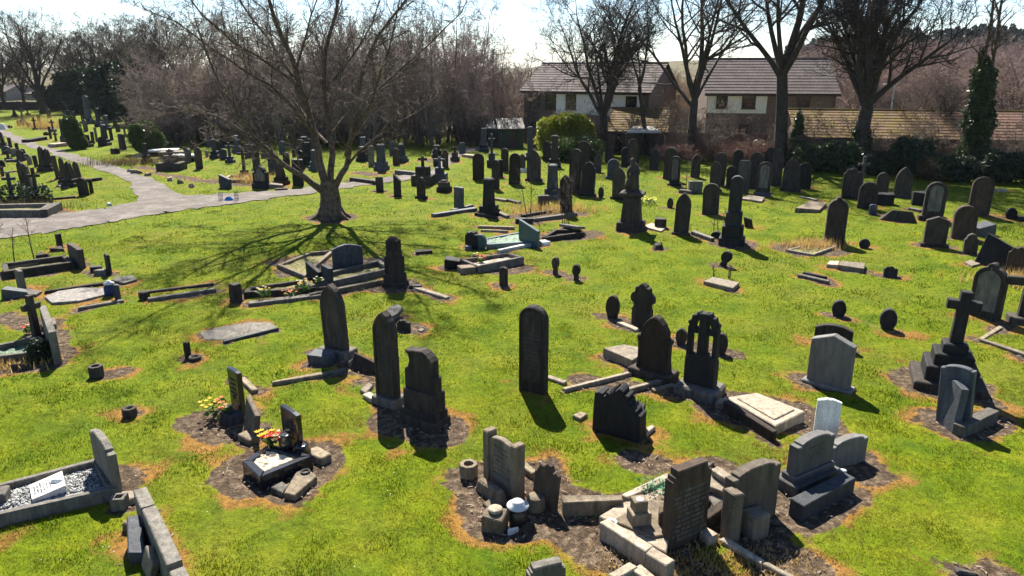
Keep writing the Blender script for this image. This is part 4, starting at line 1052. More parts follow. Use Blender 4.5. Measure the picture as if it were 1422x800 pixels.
C('slant', 1040, 316, 301, 12, -25, .16, 'soot', 'short dark leaning stone right of the tall black monument', side=-12)
POLY([(1028, 275), (1040, 271), (1062, 274), (1058, 279)], .10, 'pale', 'pale slab near the panelled headstone, behind the tall black monument', pr=.2)
POLY([(1104, 290), (1124, 280), (1148, 281), (1138, 290)], .16, 'buff', 'sloping buff slab sunk in the grass left of the knobbed shouldered headstone', tilt=(4, 5), pr=.2)

CL('in the crowd before the green bush', [
 ('round', 664, 250, 213, 18, -8, 'brown', RM),
 ('round', 687, 263, 222, 13, y, 'soot', dict(side=2)),
 ('round', 714, 256, 213, 18, -8, 'soot', RM),
 ('gothic', 741, 251, 208, 22, -10, 'soot', B1),
 ('pillar', 767, 276, 228, 16, y, 'slate'),
 ('gothic', 786, 298, 243, 19, y, 'brown', dict(side=-3)),
 ('round', 797, 268, 207, 19, y, 'soot', B1r),
 ('shoulder', 815, 272, 224, 22, y, 'blackd', B1),
 ('disc', 834, 275, 260, 9, y, 'soot'),
 ('round', 851, 248, 221, 18, -5, 'slate', B1),
 ('gothic', 858, 277, 232, 20, y, 'soot', B1),
 ('round', 809, 238, 196, 20, -10, 'soot'),
 ('round', 879, 236, 193, 17, -5, 'soot', dict(rim=.05)),
 ('pillar', 770, 232, 188, 13, -5, 'soot'),
], 'headstones crowded behind the open lawn')
CL('in the crowd before the brown fence', [
 ('round', 929, 249, 205, 20, y, 'soot'),
 ('round', 936, 258, 217, 16, y, 'blackd', B1),
 ('shoulder', 992, 266, 224, 16, y, 'soot', B1),
 ('round', 998, 257, 212, 17, y, 'soot'),
 ('round', 1014, 262, 231, 14, y, 'blackd'),
 ('step', 1031, 268, 223, 18, y, 'grey'),
 ('round', 1047, 262, 212, 19, y, 'soot', B1),
 ('round', 1058, 272, 225, 21, y, 'soot', dict(base=[(.08, .2, .08, 'slate')], rim=.06, panel=('grey', .12))),
 ('gothic', 1077, 258, 207, 16, y, 'soot'),
 ('gothic', 1097, 266, 219, 25, y, 'soot', dict(base=[(.08, .25, .08)])),
], 'headstones before the brown fence')
CL('on shaded grass before the ivy hedge', [
 ('broken2', 1181, 276, 233, 27, y, 'soot', B1),
 ('round', 1203, 290, 253, 27, y, 'soot', dict(side=1)),
 ('gothic', 1252, 275, 232, 24, y, 'soot', B1r),
 ('round', 1294, 306, 253, 30, y, 'soot', dict(base=[(.12, .2, .1)], rim=.07, panel=('grey', .14))),
 ('gable', 1297, 343, 301, 32, y, 'soot', B1),
 ('round', 1337, 332, 286, 33, y, 'brown', dict(rim=.08, th=.25)),
 ('round', 1358, 298, 246, 30, y, 'soot', dict(rim=.06)),
 ('shoulder', 1347, 353, 325, 20, y, 'soot'),
 ('disc', 1404, 304, 289, 16, y, 'blackd'),
], 'headstones on the shaded grass')
cross(1195, 262, 217, 14, 'grey', 'pale grey stone cross in the shade before the ivy hedge', [(.5, .2)], -15)
C('camber', 1212, 298, 284, 12, -10, .12, 'slate', 'tiny pale blue-grey stone on the shaded grass')
BLK(1249, 306, 1.3, .5, .42, -25, 'soot', 'dark hump of toppled stone on the shaded grass', 'fallen_stone', (8, 6), jit=.08, taper=.5)
BLK(1364, 326, .8, .45, .38, 18, 'slate', 'dark tipped block right of the brown round-topped headstone', 'fallen_stone', (0, -10), jit=.04)
BLK(1228, 284, .7, .5, .5, -20, 'blackd', 'dark square block on the shaded grass beside the wide round headstone', 'stone_block', jit=.03)
BLK(1274, 284, .55, .45, .55, -20, 'blackd', 'dark square stump between two headstones in the shade', 'stone_stump', jit=.03)
RAIL(1112, 272, 1135, 277, .08, .14, 'pale', 'pale kerb on the grass by the ivy hedge', pr=.2)
RAIL(1380, 262, 1400, 263, .12, .3, 'pale', 'pale kerb in the dark under the hedge at the right', pr=.2)
RAIL(1264, 288, 1280, 291, .08, .3, 'pale', 'pale kerb left of the panelled headstone in the shade', pr=.2)
RAIL(1412, 300, 1440, 302, .16, .3, 'blackd', 'dark kerb right of the little disc stone', pr=.2)
# --- centre, near the dirt path
CL('by the cross path right of the big tree', [
 ('rect', 527, 266, 246, 12, -10, 'soot', dict(base=[(.12, .08, .1)])),
 ('slant', 551, 273, 242, 12, -25, 'blackd', dict(base=[(.05, .08, .05)])),
 ('shoulder', 584, 276, 246, 14, y, 'soot', B1),
 ('cross', 588, 256, 217, 12, -10, 'soot', dict(steps=[(1.1, .55), (.7, .45)])),
 ('cross', 611, 252, 218, 15, -10, 'slate', dict(steps=[(.75, .5), (.45, .3)])),
 ('pillar', 617, 266, 250, 10, y, 'soot'),
 ('rect', 636, 289, 260, 16, -30, 'slate'),
 ('pillar', 679, 298, 247, 17, y, 'blackd', dict(steps=((.12, .25), (.06, .2)))),
 ('pillar', 530, 236, 200, 12, y, 'slate'),
], 'markers by the cross path')
RAIL(601, 297, 660, 288, .14, .25, 'slate', 'blue-grey flat kerb at the foot of the blue-grey square stone', pr=.25)
RAIL(628, 291, 655, 284, .10, .2, 'slate', 'shorter blue-grey kerb behind the flat one', pr=.2)
RAIL(692, 293, 705, 299, .12, .18, 'pale', 'pale kerb end right of the black capped pillar', pr=.2)
RAIL(660, 295, 690, 300, .12, .16, 'soot', 'dark kerb at the foot of the black capped pillar', pr=.2)
RAIL(684, 274, 704, 277, .12, .2, 'pale', 'pale kerb on the lawn behind the black capped pillar', pr=.2)
RAIL(706, 276, 722, 280, .12, .2, 'grey', 'grey broken kerb right of the pale one behind the pillar', pr=.2)
RAIL(716, 303, 740, 303, .2, .25, 'blackd', 'dark block kerb at the edge of the weedy plot', pr=.25)
RAIL(740, 303, 800, 295, .14, .2, 'grey', 'long grey kerb at the front of the weedy plot', pr=.25)
RAIL(725, 298, 770, 290, .1, .2, 'soot', 'dark kerb at the back of the weedy plot', pr=.25)
C('rect', 755, 290, 272, 18, 5, .3, 'grey', 'squat grey stone in the weedy plot before the brown pointed headstone')
PP(700, 300, 800, 297, .9)
RAIL(550, 236, 588, 240, .2, .3, 'grey', 'long grey kerb of a raised plot by the cross path', pr=.4)
RAIL(488, 246, 525, 251, .2, .3, 'soot', 'dark kerb of an earth plot right of the big tree', pr=.5)
PP(495, 240, 520, 242, .9)
CL('across the path behind the big tree', [
 ('slant', 312, 262, 243, 18, -25, 'slate'),
 ('cross', 340, 246, 205, 14, -5, 'soot'),
 ('shoulder', 362, 262, 230, 24, -5, 'blackd', dict(th=.3, base=[(.05, .3, .1)])),
 ('obelisk', 391, 256, 225, 13, y, 'brown', dict(taper=.45)),
 ('rect', 414, 258, 222, 17, 10, 'blackd', dict(th=.4)),
 ('round', 379, 240, 214, 15, -5, 'slate'),
 ('pillar', 438, 236, 208, 10, 0, 'slate'),
], 'markers across the path behind the big tree')
KERB([(303, 250), (318, 243), (345, 243), (338, 250)], .15, .15, 'pale', 'pale kerb plot before the slender cross across the path', 'moss', .4)
BLK(384, 261, .7, .5, .22, 10, 'pale', 'pale broken block at the path edge before the brown obelisk', jit=.06)
RAIL(382, 262, 399, 261, .10, .3, 'brown', 'brown kerb at the path edge beside the pale broken block', pr=.3)
PP(330, 256, 350, 257, .8)
# --- left block beside the lane
iv = dict(ivy=(.6, 1.0))
CL('in the left corner block by the path', [
 ('cross', 19, 284, 239, 15, 10, 'slate', dict(ivy=(.75, 1.1))),
 ('obelisk', 37, 270, 223, 9, 10, 'soot', dict(taper=.9, side=-2)),
 ('obelisk', 44, 271, 228, 9, 10, 'soot', dict(taper=.9, side=-3)),
 ('cross', 54, 284, 233, 14, 10, 'soot', iv),
 ('obelisk', 62, 237, 203, 9, 0, 'soot', dict(side=-2)),
 ('obelisk', 70, 237, 206, 10, 0, 'soot', dict(side=-3)),
 ('rect', 82, 249, 216, 7, 40, 'brown', dict(side=-4, base=[(.06, .12, .06)])),
 ('obelisk', 91, 255, 218, 8, 0, 'soot', dict(side=-2)),
 ('obelisk', 99, 259, 224, 14, 0, 'soot', dict(taper=.5)),
 ('gothic', 109, 247, 224, 9, 20, 'soot', dict(side=-5)),
 ('round', 116, 272, 247, 15, 0, 'soot'),
 ('rect', 127, 269, 249, 6, 10, 'soot'),
], 'markers in the left corner block')
KERB([(-30, 292), (-20, 284), (72, 282), (58, 292)], .3, .18, 'grey', 'weedy grey kerb plot round the ivy-footed crosses at the left edge', 'moss', .5)
RAIL(60, 291, 80, 281, .34, .3, 'grey', 'grey end kerb of the weedy plot by the cross path', pr=.3)
RAIL(72, 275, 104, 272, .10, .18, 'soot', 'dark kerb left of the round-topped stone by the cross path', pr=.3)
RAIL(118, 249, 140, 246, .16, .25, 'soot', 'dark kerb beside the lane in the left corner block', pr=.3)
POLY([(78, 258), (86, 253), (100, 253), (96, 260)], .06, 'grey', 'stony grey plot cover in the left corner block', pr=.3)
CL('along the left side of the lane', [
 ('obelisk', 6, 205, 183, 6, 20, 'soot', dict(side=-3)),
 ('rect', 15, 205, 191, 5, 30, 'soot', dict(side=-2)),
 ('rect', 24, 208, 199, 5, 30, 'soot'),
 ('broken2', 28, 224, 207, 11, 0, 'soot'),
 ('gothic', 41, 229, 215, 7, 10, 'grey'),
 ('rect', 51, 232, 216, 6, 30, 'soot', dict(side=-3)),
 ('camber', 8, 214, 203, 12, 0, 'slate'),
 ('rect', 19, 217, 206, 9, 10, 'grey'),
 ('obelisk', 34, 222, 206, 6, 0, 'slate'),
 ('gothic', 3, 232, 222, 8, 10, 'soot'),
 ('rect', 3, 245, 232, 5, 10, 'brown'),
 ('cross', 12, 222, 208, 7, 10, 'soot', dict(steps=[(.4, .2)])),
], 'markers along the left side of the lane')
RAIL(8, 222, 30, 221, .14, .3, 'grey', 'grey kerb plot at the left of the lane', pr=.3)
RAIL(0, 239, 28, 236, .08, .2, 'grey', 'half-sunk grey kerb at the left edge of the lane block', pr=.3)
# --- beyond the lane
CL('round the flat white tombs beyond the lane', [
 ('flat', 229, 219, 212, 36, 12, 'white'),
 ('flat', 243, 222, 215, 36, 12, 'pale'),
 ('flat', 256, 227, 221, 30, 12, 'white'),
 ('cross', 239, 236, 207, 8, 0, 'soot', dict(steps=[(1.4, .5), (.7, .4)])),
 ('rect', 259, 219, 205, 7, 0, 'brown', dict(side=-4)),
 ('gothic', 267, 208, 197, 7, 0, 'soot'),
 ('camber', 232, 208, 198, 7, 0, 'soot'),
 ('pillar', 204, 226, 199, 6, 0, 'soot'),
 ('pillar', 193, 218, 213, 10, 0, 'pale', dict(steps=((.1, .1),))),
 ('pillar', 299, 220, 193, 7, 0, 'slate'),
 ('rect', 287, 218, 209, 5, 0, 'pale'),
 ('gothic', 278, 218, 209, 4, 0, 'soot'),
 ('cross', 320, 226, 198, 9, 0, 'slate'),
 ('camber', 310, 222, 207, 11, 0, 'slate'),
], 'markers round the flat white tombs')
CL('between the two clipped bushes', [
 ('rect', 129, 200, 183, 5, 10, 'soot'),
 ('rect', 134, 197, 177, 4, 0, 'grey'),
 ('pillar', 147, 202, 173, 8, 0, 'slate'),
 ('gothic', 140, 203, 190, 9, 0, 'soot'),
 ('rect', 155, 195, 177, 5, 10, 'soot'),
 ('camber', 162, 214, 206, 8, 0, 'soot'),
 ('rect', 169, 207, 186, 7, 20, 'grey'),
 ('rect', 173, 208, 187, 6, 20, 'soot'),
 ('round', 156, 214, 206, 6, 0, 'soot'),
 ('cross', 174, 190, 172, 5, 0, 'grey', dict(steps=[(.4, .2)])),
 ('pillar', 123, 204, 187, 6, 0, 'soot'),
], 'markers between the clipped bushes')
CL('in rows left of the column bush', [
 ('cross', 33, 174, 150, 7, 0, 'grey', dict(steps=[(.6, .4), (.4, .3)])),
 ('camber', 27, 174, 167, 8, 0, 'slate'),
 ('rect', 42, 176, 171, 9, 0, 'brown'),
 ('cross', 49, 180, 163, 5, 0, 'soot', dict(steps=[(.4, .2)])),
 ('rect', 55, 174, 160, 5, 0, 'brown'),
 ('rect', 70, 193, 176, 4, 0, 'brown'),
 ('cross', 74, 183, 166, 6, 0, 'slate', dict(steps=[(.5, .3)])),
 ('cross', 78, 196, 183, 5, 0, 'brown', dict(steps=[(.2, .1)])),
 ('gothic', 86, 197, 188, 6, 0, 'soot'),
 ('obelisk', 91, 200, 164, 6, 0, 'slate', dict(side=-3)),
 ('gable', 64, 188, 183, 9, 0, 'soot'),
 ('camber', 13, 178, 174, 7, 0, 'blackd'),
], 'markers left of the column bush')
RAIL(35, 194, 60, 190, .25, .6, 'soot', 'dark low kerb tomb on the grass left of the column bush', pr=.4)
RAIL(71, 200, 88, 198, .25, .8, 'pale', 'pale-topped low tomb at the foot of the column bush', pr=.4)
CL('under the dark trees at far left', [
 ('pillar', 124, 172, 133, 8, 0, 'slate'),
 ('pillar', 138, 176, 150, 6, 0, 'slate'),
 ('cross', 39, 160, 147, 6, 0, 'soot', dict(steps=[(.5, .3)])),
 ('camber', 57, 158, 151, 6, 0, 'grey'),
 ('cross', 94, 160, 143, 7, 0, 'grey', dict(steps=[(.6, .4)])),
 ('cross', 99, 157, 144, 5, 0, 'soot', dict(steps=[(.6, .4)])),
 ('camber', 92, 161, 154, 7, 0, 'slate'),
 ('rect', 68, 158, 152, 5, 0, 'soot'),
 ('pillar', 193, 170, 150, 6, 0, 'slate'),
 ('pillar', 149, 180, 160, 6, 0, 'slate'),
 ('round', 160, 176, 168, 7, 0, 'soot'),
 ('obelisk', 21, 163, 152, 4, 0, 'soot'),
], 'markers far back under the trees')
CL('at the foot of the twiggy thicket', [
 ('pillar', 221, 176, 160, 5, 0, 'slate'),
 ('pillar', 228, 178, 160, 5, 0, 'slate'),
 ('rect', 247, 206, 186, 7, 0, 'soot', dict(base=[(.1, .2, .1)])),
 ('rect', 214, 194, 174, 6, 0, 'grey'),
 ('camber', 241, 190, 178, 8, 0, 'slate'),
 ('gothic', 290, 204, 190, 9, 0, 'slate'),
 ('cross', 297, 196, 180, 7, 0, 'grey', dict(steps=[(.5, .3)])),
 ('gable', 275, 196, 188, 8, 0, 'soot'),
 ('pillar', 330, 212, 188, 8, 0, 'slate'),
 ('round', 350, 210, 190, 10, 0, 'soot'),
 ('gothic', 366, 205, 186, 9, 0, 'soot'),
 ('pillar', 308, 205, 182, 6, 0, 'soot'),
 ('camber', 392, 214, 196, 10, 0, 'slate'),
 ('rect', 408, 218, 208, 6, 0, 'brown'),
 ('round', 428, 214, 192, 9, 0, 'soot'),
 ('pillar', 505, 214, 190, 9, 0, 'slate'),
 ('round', 545, 216, 196, 10, 0, 'slate'),
], 'markers at the foot of the thicket')
CL('in the back corner by the sheds', [
 ('pillar', 672, 210, 178, 10, 0, 'slate'),
 ('cross', 683, 232, 186, 9, 0, 'slate', dict(steps=[(.6, .5), (.4, .4)])),
 ('pillar', 736, 222, 176, 10, 0, 'slate'),
 ('rect', 694, 246, 222, 10, -10, 'blackd'),
 ('shoulder', 725, 238, 214, 10, -10, 'soot'),
 ('round', 759, 224, 196, 12, -10, 'soot'),
 ('gothic', 830, 240, 214, 11, -10, 'soot'),
 ('camber', 642, 214, 198, 10, 0, 'slate'),
], 'markers near the dark sheds')
RAIL(645, 214, 662, 216, .2, .4, 'pale', 'pale flat kerb at the edge of the dirt path', pr=.3)
RAIL(722, 234, 732, 235, .2, .4, 'white', 'white kerb catching light between two headstones', pr=.2)
CL('in the dim back row under the bare trees', [
 ('round', 701, 238, 206, 12, -10, 'soot'), ('gothic', 846, 226, 200, 13, -5, 'soot'), ('round', 868, 232, 205, 12, -5, 'blackd'), ('round', 1022, 250, 208, 15, -15, 'soot'),
 ('shoulder', 1066, 250, 204, 17, -15, 'soot'), ('gothic', 908, 236, 206, 14, -10, 'soot'), ('round', 1116, 262, 226, 20, -15, 'soot'), ('round', 1224, 270, 240, 18, -18, 'soot'),
 ('gothic', 965, 246, 214, 14, -12, 'soot'),], 'headstones in the dim back row')
def infill(where, grp, x0, x1, y0, y1, n, seed):
    r = random.Random(seed); rows = []; tries = 0
    while len(rows) < n and tries < 4000:
        tries += 1
        x, yb = r.uniform(x0, x1), r.uniform(y0, y1)
        if any(abs(x - q[1]) < 7 and abs(yb - q[2]) < 6 for q in rows): continue
        sc_ = (yb - 110) / 100; h = r.uniform(13, 25) * sc_ + 2
        k = r.choice(['round', 'gothic', 'rect', 'pillar', 'shoulder', 'cross', 'camber', 'gable', 'obelisk'])
        o = dict(steps=[(.6, .3), (.4, .3)]) if k == 'cross' else {}
        rows.append((k, x, yb, yb - h, r.uniform(6, 9.5) * sc_ + 1.5, r.uniform(-20, 15), r.choice(['soot', 'soot', 'slate', 'grey', 'blackd', 'brown']), o))
    CL(where, rows, grp)
infill('on the lawn left of the big tree', 'markers on the far lawn left of the big tree', 258, 440, 190, 236, 18, 3)
infill('behind the column bush', 'markers behind the column bush', 62, 200, 163, 184, 14, 4)
infill('right of the big tree below the thicket', 'markers below the thicket right of the big tree', 470, 640, 205, 236, 9, 6)
# daffodils, weeds, litter
flowers(900, 284, ['daff'], 'patch of yellow daffodils behind the statue pedestal', .42, .3, 60, pr=0, size=.05, name='daffodil_clump')
def guard():
    P = G(318, 279); m = mpp(P); t = empty('wire_planter', P, .2)
    B = MB(); B.box(0, 0, .02, 13 * m, 6 * m, 5 * m, .06, .7); B.build('blue_trough', 'blue', t)
    for sx in (-1, 1):
        B = MB()
        for k in range(4):
            x = sx * (8 + k * 1.6) * m; B.tube([Vector((x, 0, 0)), Vector((x, 0, 13 * m))], [.012] * 2, 5, True)
        for z in (3, 8, 12): B.tube([Vector((sx * 8 * m, 0, z * m)), Vector((sx * 13 * m, 0, z * m))], [.010] * 2, 5, True)
        B.build('wire_guard', 'wire', t)
    tag(t, 'bright blue trough between wire guards beside the cross path', 'planter')
guard()
BLK(153, 285, .25, .2, .08, 0, 'whitep', 'scrap of white litter on the verge of the cross path', 'litter', jit=.05, pr=0, cat='litter')
BLK(2, 180, 1.2, .5, .5, 10, 'whitep', 'white wrapped flowers on a grave at the far left lane end', 'white_wreath', jit=.1, pr=0, cat='wreath', taper=.6)
PP(160, 225, 205, 222, 1.0); PP(190, 232, 225, 236, .6); PP(215, 240, 300, 254, .6); PP(55, 178, 68, 180, 1.3); PP(590, 222, 620, 226, 1.2)
for i, (a, b) in enumerate(((183, 239), (187, 241), (194, 241), (206, 244), (236, 251), (250, 255), (266, 260))):
    BLK(a, b, .4, .3, .18, i * 25, 'buff' if i % 2 else 'pale', ['buff', 'pale'][1 - i % 2] + ' loose rock, ' + ORD[i] + ' from left along the lane edge', 'loose_rock', jit=.06, taper=.7, pr=.1, cat='rock', grp='loose rocks along the lane edge')
# ================================================================== TREES
def rvec(r):
    while True:
        v = Vector((r.uniform(-1, 1), r.uniform(-1, 1), r.uniform(-1, 1)))
        if .05 < v.length < 1: return v.normalized()
class TW:
    """collects branch tubes; sizes above `split` go to the trunk mesh, the rest to the twig mesh"""
    def __init__(s): s.T = MB(); s.K = MB()
def limb_pts(r, p, d, L, n, wob, up):
    pts = [p.copy()]; d = d.normalized(); st = L / n
    for i in range(n):
        d = (d + rvec(r) * wob + Vector((0, 0, up))).normalized()
        pts.append(pts[-1] + d * st)
    return pts
def sub_branches(tw, r, pts, rad, L, level, maxl, P):
    """children along a limb polyline"""
    n = len(pts) - 1; cnt = P['count'][level]
    if isinstance(cnt, float): cnt = max(2, int(cnt * L))
    for k in range(cnt):
        t = P['t0'][level] + (1 - P['t0'][level]) * ((k + r.random()) / cnt)
        x = min(t, .999) * n; i = int(x); f = x - i
        p = pts[i].lerp(pts[i + 1], f); d = (pts[i + 1] - pts[i]).normalized()
        side = d.cross(rvec(r)).normalized()
        ang = R_(P['ang'][level] * r.uniform(.7, 1.3))
        nd = d * math.cos(ang) + side * math.sin(ang)
        nd.z += P['lift'][level]
        nl = L * P['len'][level] * r.uniform(.6, 1.25) * (1.15 - .6 * t)
        nr = min((rad[i] * (1 - f) + rad[i + 1] * f) * P['rr'], P['rmax'][level])
        nr = max(nr, P['rmin'])
        m = P['seg'][level]
        q = limb_pts(r, p, nd, nl, m, P['wob'][level], P['up'][level])
        e = max(nr * .28, P['rmin'] * .75)
        rq = [nr + (e - nr) * (j / m) for j in range(m + 1)]
        (tw.T if level < P['split'] else tw.K).tube(q, rq, 5 if level < P['split'] else 3)
        if level + 1 < maxl: sub_branches(tw, r, q, rq, nl, level + 1, maxl, P)
BROAD = dict(count=[9, 7, 6, 5], t0=[.22, .15, .12, .1], ang=[52, 50, 48, 45], lift=[.12, .06, .05, .02], len=[.55, .55, .5, .5], rr=.62, rmax=[.2, .07, .03, .015],
             rmin=.009, seg=[6, 5, 4, 3], wob=[.20, .24, .26, .25], up=[.05, .05, .04, .02], split=1)
def bare_tree(seed, H, spread, r0, fork=.3, nl=5, P=BROAD, maxl=4, lean=(0, 0), trunk_wob=.06, upright=.5):
    r = random.Random(seed); tw = TW()
    hf = H * fork; n = 7
    pts = [Vector((0, 0, -.2))]; d = Vector((lean[0], lean[1], 1)).normalized()
    for i in range(n):
        d = (d + rvec(r) * trunk_wob).normalized(); pts.append(pts[-1] + d * ((hf + .2) / n))
    rad = [r0 * (1.5 if i == 0 else 1.18 if i == 1 else 1 - .035 * i) for i in range(n + 1)]
    tw.T.tube(pts, rad, 10)
    for k in range(nl):
        a = 6.283 * k / nl + r.uniform(-.4, .4); tilt = r.uniform(.25, 1.0) * spread if k else .12
        nd = Vector((math.cos(a) * tilt, math.sin(a) * tilt, upright + .5))
        L = (H - hf) * r.uniform(.85, 1.12) * (1 if k else 1.05)
        st = pts[-1] if k % 2 == 0 else pts[-2].lerp(pts[-1], r.random())
        m = 8; q = limb_pts(r, st, nd, L, m, .15, .05)
        rr_ = r0 * (.62 if k == 0 else r.uniform(.38, .55))
        rq = [rr_ * (1 - .88 * j / m) for j in range(m + 1)]
        tw.T.tube(q, rq, 7); sub_branches(tw, r, q, rq, L, 0, maxl, P)
    return tw
def tree_obj(name, tw, loc, label, cat='tree', grp=None, bark='barkd', twig='twigd', rz=0):
    t = empty(name, loc, rz); tw.T.build('trunk', bark, t, True); tw.K.build('crown', twig, t)
    tag(t, label, cat, grp); return t
def copy_tree(o, loc, rz, s, label):
    c = o.copy(); COL.objects.link(c); c.location = loc; c.rotation_euler = (0, 0, rz); c.scale = (s[0], s[0], s[1]); c['label'] = label
    for ch in list(o.children):
        k = ch.copy(); COL.objects.link(k); k.parent = c
    return c

# ---- the big tree in the lawn
def big_tree():
    base = G(460, 303); Y0 = base.y; r = random.Random(5); tw = TW()
    def W(x, y, dy): return atY(x, y, Y0 + dy) - base
    tr = [W(459, 309, 0), W(459, 301, 0), W(459, 290, 0), W(459, 276, 0), W(457, 262, 0), W(458, 250, 0)]
    tw.T.tube(tr, [.62, .52, .46, .41, .38, .36], 14)
    for a in range(9):
        an = a * .698 + .2; e = Vector((math.cos(an) * .74, math.sin(an) * .62, .0)); m_ = Vector((math.cos(an) * .5, math.sin(an) * .45, .16))
        tw.T.tube([Vector((math.cos(an) * .2, math.sin(an) * .2, .7)), m_, e * r.uniform(.9, 1.25)], [.16, .13, .03], 6)
    limbs = [
     ([(452, 268, -.1), (430, 252, -.5), (412, 240, -.8), (392, 227, -1.0), (372, 208, -1.2), (352, 190, -1.5), (330, 158, -1.9), (308, 120, -2.3), (288, 75, -2.5), (272, 30, -2.6)], .24, .03),
     ([(453, 255, 0), (443, 225, .1), (437, 190, .2), (426, 145, .2), (412, 100, .1), (395, 58, 0), (378, 15, -.3), (360, -45, -.5), (345, -110, -.6), (330, -190, -.8), (322, -260, -1)], .30, .03),
     ([(458, 255, .1), (462, 215, .5), (457, 172, .9), (450, 125, 1.1), (452, 72, 1.3), (466, 20, 1.5), (480, -50, 1.6), (490, -120, 1.7), (500, -200, 1.7), (505, -270, 1.8)], .24, .03),
     ([(466, 258, 0), (481, 232, -.2), (486, 195, -.4), (492, 145, -.7), (505, 92, -1), (525, 50, -1.2), (558, 8, -1.4), (600, -45, -1.5), (622, -130, -1.6)], .22, .03),
     ([(436, 185, .2), (408, 150, -.4), (375, 118, -.9), (335, 95, -1.5), (292, 66, -1.9), (245, 30, -2.3), (200, 12, -2.5)], .14, .02),
     ([(474, 240, -.2), (497, 212, 0), (525, 190, .3), (556, 168, .6), (588, 150, .8), (622, 118, 1)], .11, .02),
     ([(487, 172, -.6), (516, 132, 0), (556, 96, .5), (598, 60, .9), (640, 18, 1.2), (660, -30, 1.4)], .11, .02),
     ([(430, 160, .3), (402, 98, 1), (370, 50, 1.5), (332, 0, 2), (300, -60, 2.2), (270, -140, 2.3)], .12, .03),
     ([(452, 125, 1.1), (488, 80, 1.6), (518, 30, 2), (540, -40, 2.2)], .10, .03),
     ([(420, 125, .2), (375, 90, -1.4), (325, 60, -2.8), (280, 20, -4), (240, -40, -4.6), (205, -120, -5)], .10, .02),
     ([(480, 215, -.4), (500, 175, -1.6), (520, 130, -2.8), (540, 70, -3.8), (555, 0, -4.4), (560, -90, -4.8)], .12, .02),
     ([(398, 232, -.9), (362, 205, -.2), (322, 190, .3), (285, 196, .7), (258, 214, 1)], .07, .012),
     ([(455, 200, .6), (430, 170, 2), (400, 130, 3.2), (380, 70, 4.2), (370, 0, 5)], .12, .02),
     ([(458, 190, .8), (490, 150, 2.2), (530, 120, 3.4), (575, 80, 4.4), (600, 30, 5)], .11, .02),
     ([(410, 100, .1), (425, 50, -1), (440, 0, -2), (450, -60, -2.6)], .09, .02),
     ([(352, 190, -1.5), (310, 165, -1.2), (268, 152, -.9), (232, 158, -.6), (205, 180, -.4)], .06, .01)]
    P = dict(count=[2.0, 8, 8], t0=[.16, .1, .08], ang=[40, 44, 44], lift=[.22, .04, -.05], len=[.30, .52, .58], rr=.55, rmax=[.030, .014, .008], rmin=.0060,
             seg=[6, 5, 4], wob=[.18, .22, .22], up=[.03, -.01, -.04], split=1)
    for pts, ra, rb in limbs:
        q0 = [W(*p) for p in pts]; q = []
        for i in range(len(q0) - 1):
            q.append(q0[i]); q.append(q0[i].lerp(q0[i + 1], .5) + rvec(r) * .05)
        q.append(q0[-1]); m = len(q) - 1
        rad = [.64 * (ra + (rb - ra) * (j / m) ** .7) for j in range(m + 1)]
        tw.T.tube(q, rad, 8); L = sum((q[i + 1] - q[i]).length for i in range(m))
        P2 = dict(P); P2['len'] = [.25 * min(1, 5.5 / L) + .07, .52, .60]
        sub_branches(tw, r, q, rad, L, 0, 3, P2)
    t = tree_obj('bare_tree', tw, base, 'big bare many-stemmed tree standing alone on the lawn left of centre', bark='bark', twig='twig')
    patch(base, base, 1.0)
big_tree()

# ---- right-hand row of bare trees
def at(px, py): return G(px, py)
FINE = dict(BROAD); FINE.update(count=[10, 8, 7, 4], rmin=.0085, rmax=[.16, .05, .02, .01])
MID = dict(BROAD); MID.update(count=[8, 7, 6, 4], rmin=.009, rmax=[.16, .05, .022, .011])
t1 = tree_obj('bare_tree', bare_tree(11, 10.6, .85, .36, .25, 7, FINE, 4, trunk_wob=.03), at(838, 213), 'bare fine-twigged tree right of the bright green bush', rz=.4)
t3 = tree_obj('bare_tree', bare_tree(14, 13.0, .80, .32, .30, 7, MID, 4, trunk_wob=.025), at(958, 222), 'straight bare tree between the two houses', twig='twig')
t2 = tree_obj('bare_tree', bare_tree(21, 9.5, .55, .17, .52, 4, MID, 3, lean=(-.28, 0), trunk_wob=.14), at(906, 216), 'thin crooked bare tree leaning left before the mossy garage', bark='barkd', twig='twigd')
t4 = tree_obj('bare_tree', bare_tree(38, 17.0, .95, .42, .33, 6, MID, 4, lean=(-.07, 0), trunk_wob=.02), at(1083, 230), 'thick-trunked forked bare tree in front of the cream house')
t5 = tree_obj('bare_tree', bare_tree(42, 11.8, 1.0, .46, .32, 9, FINE, 4, trunk_wob=.02), at(1190, 236), 'broad spreading bare tree with an ivy-clad trunk before the mossy garages', twig='twigd')
t8 = tree_obj('bare_tree', bare_tree(55, 14, 1.0, .40, .32, 7, MID, 4), at(1520, 250), 'bare tree reaching in from beyond the right edge', bark='bark', twig='twig')
copy_tree(t2, at(1283, 228), 2.0, (.55, .50), 'small thin bare tree before the long garage roof, left of the ivy column')
copy_tree(t3, at(1268, 226), 1.0, (.42, .36), 'low bare sapling rising from the hedge left of the ivy column')
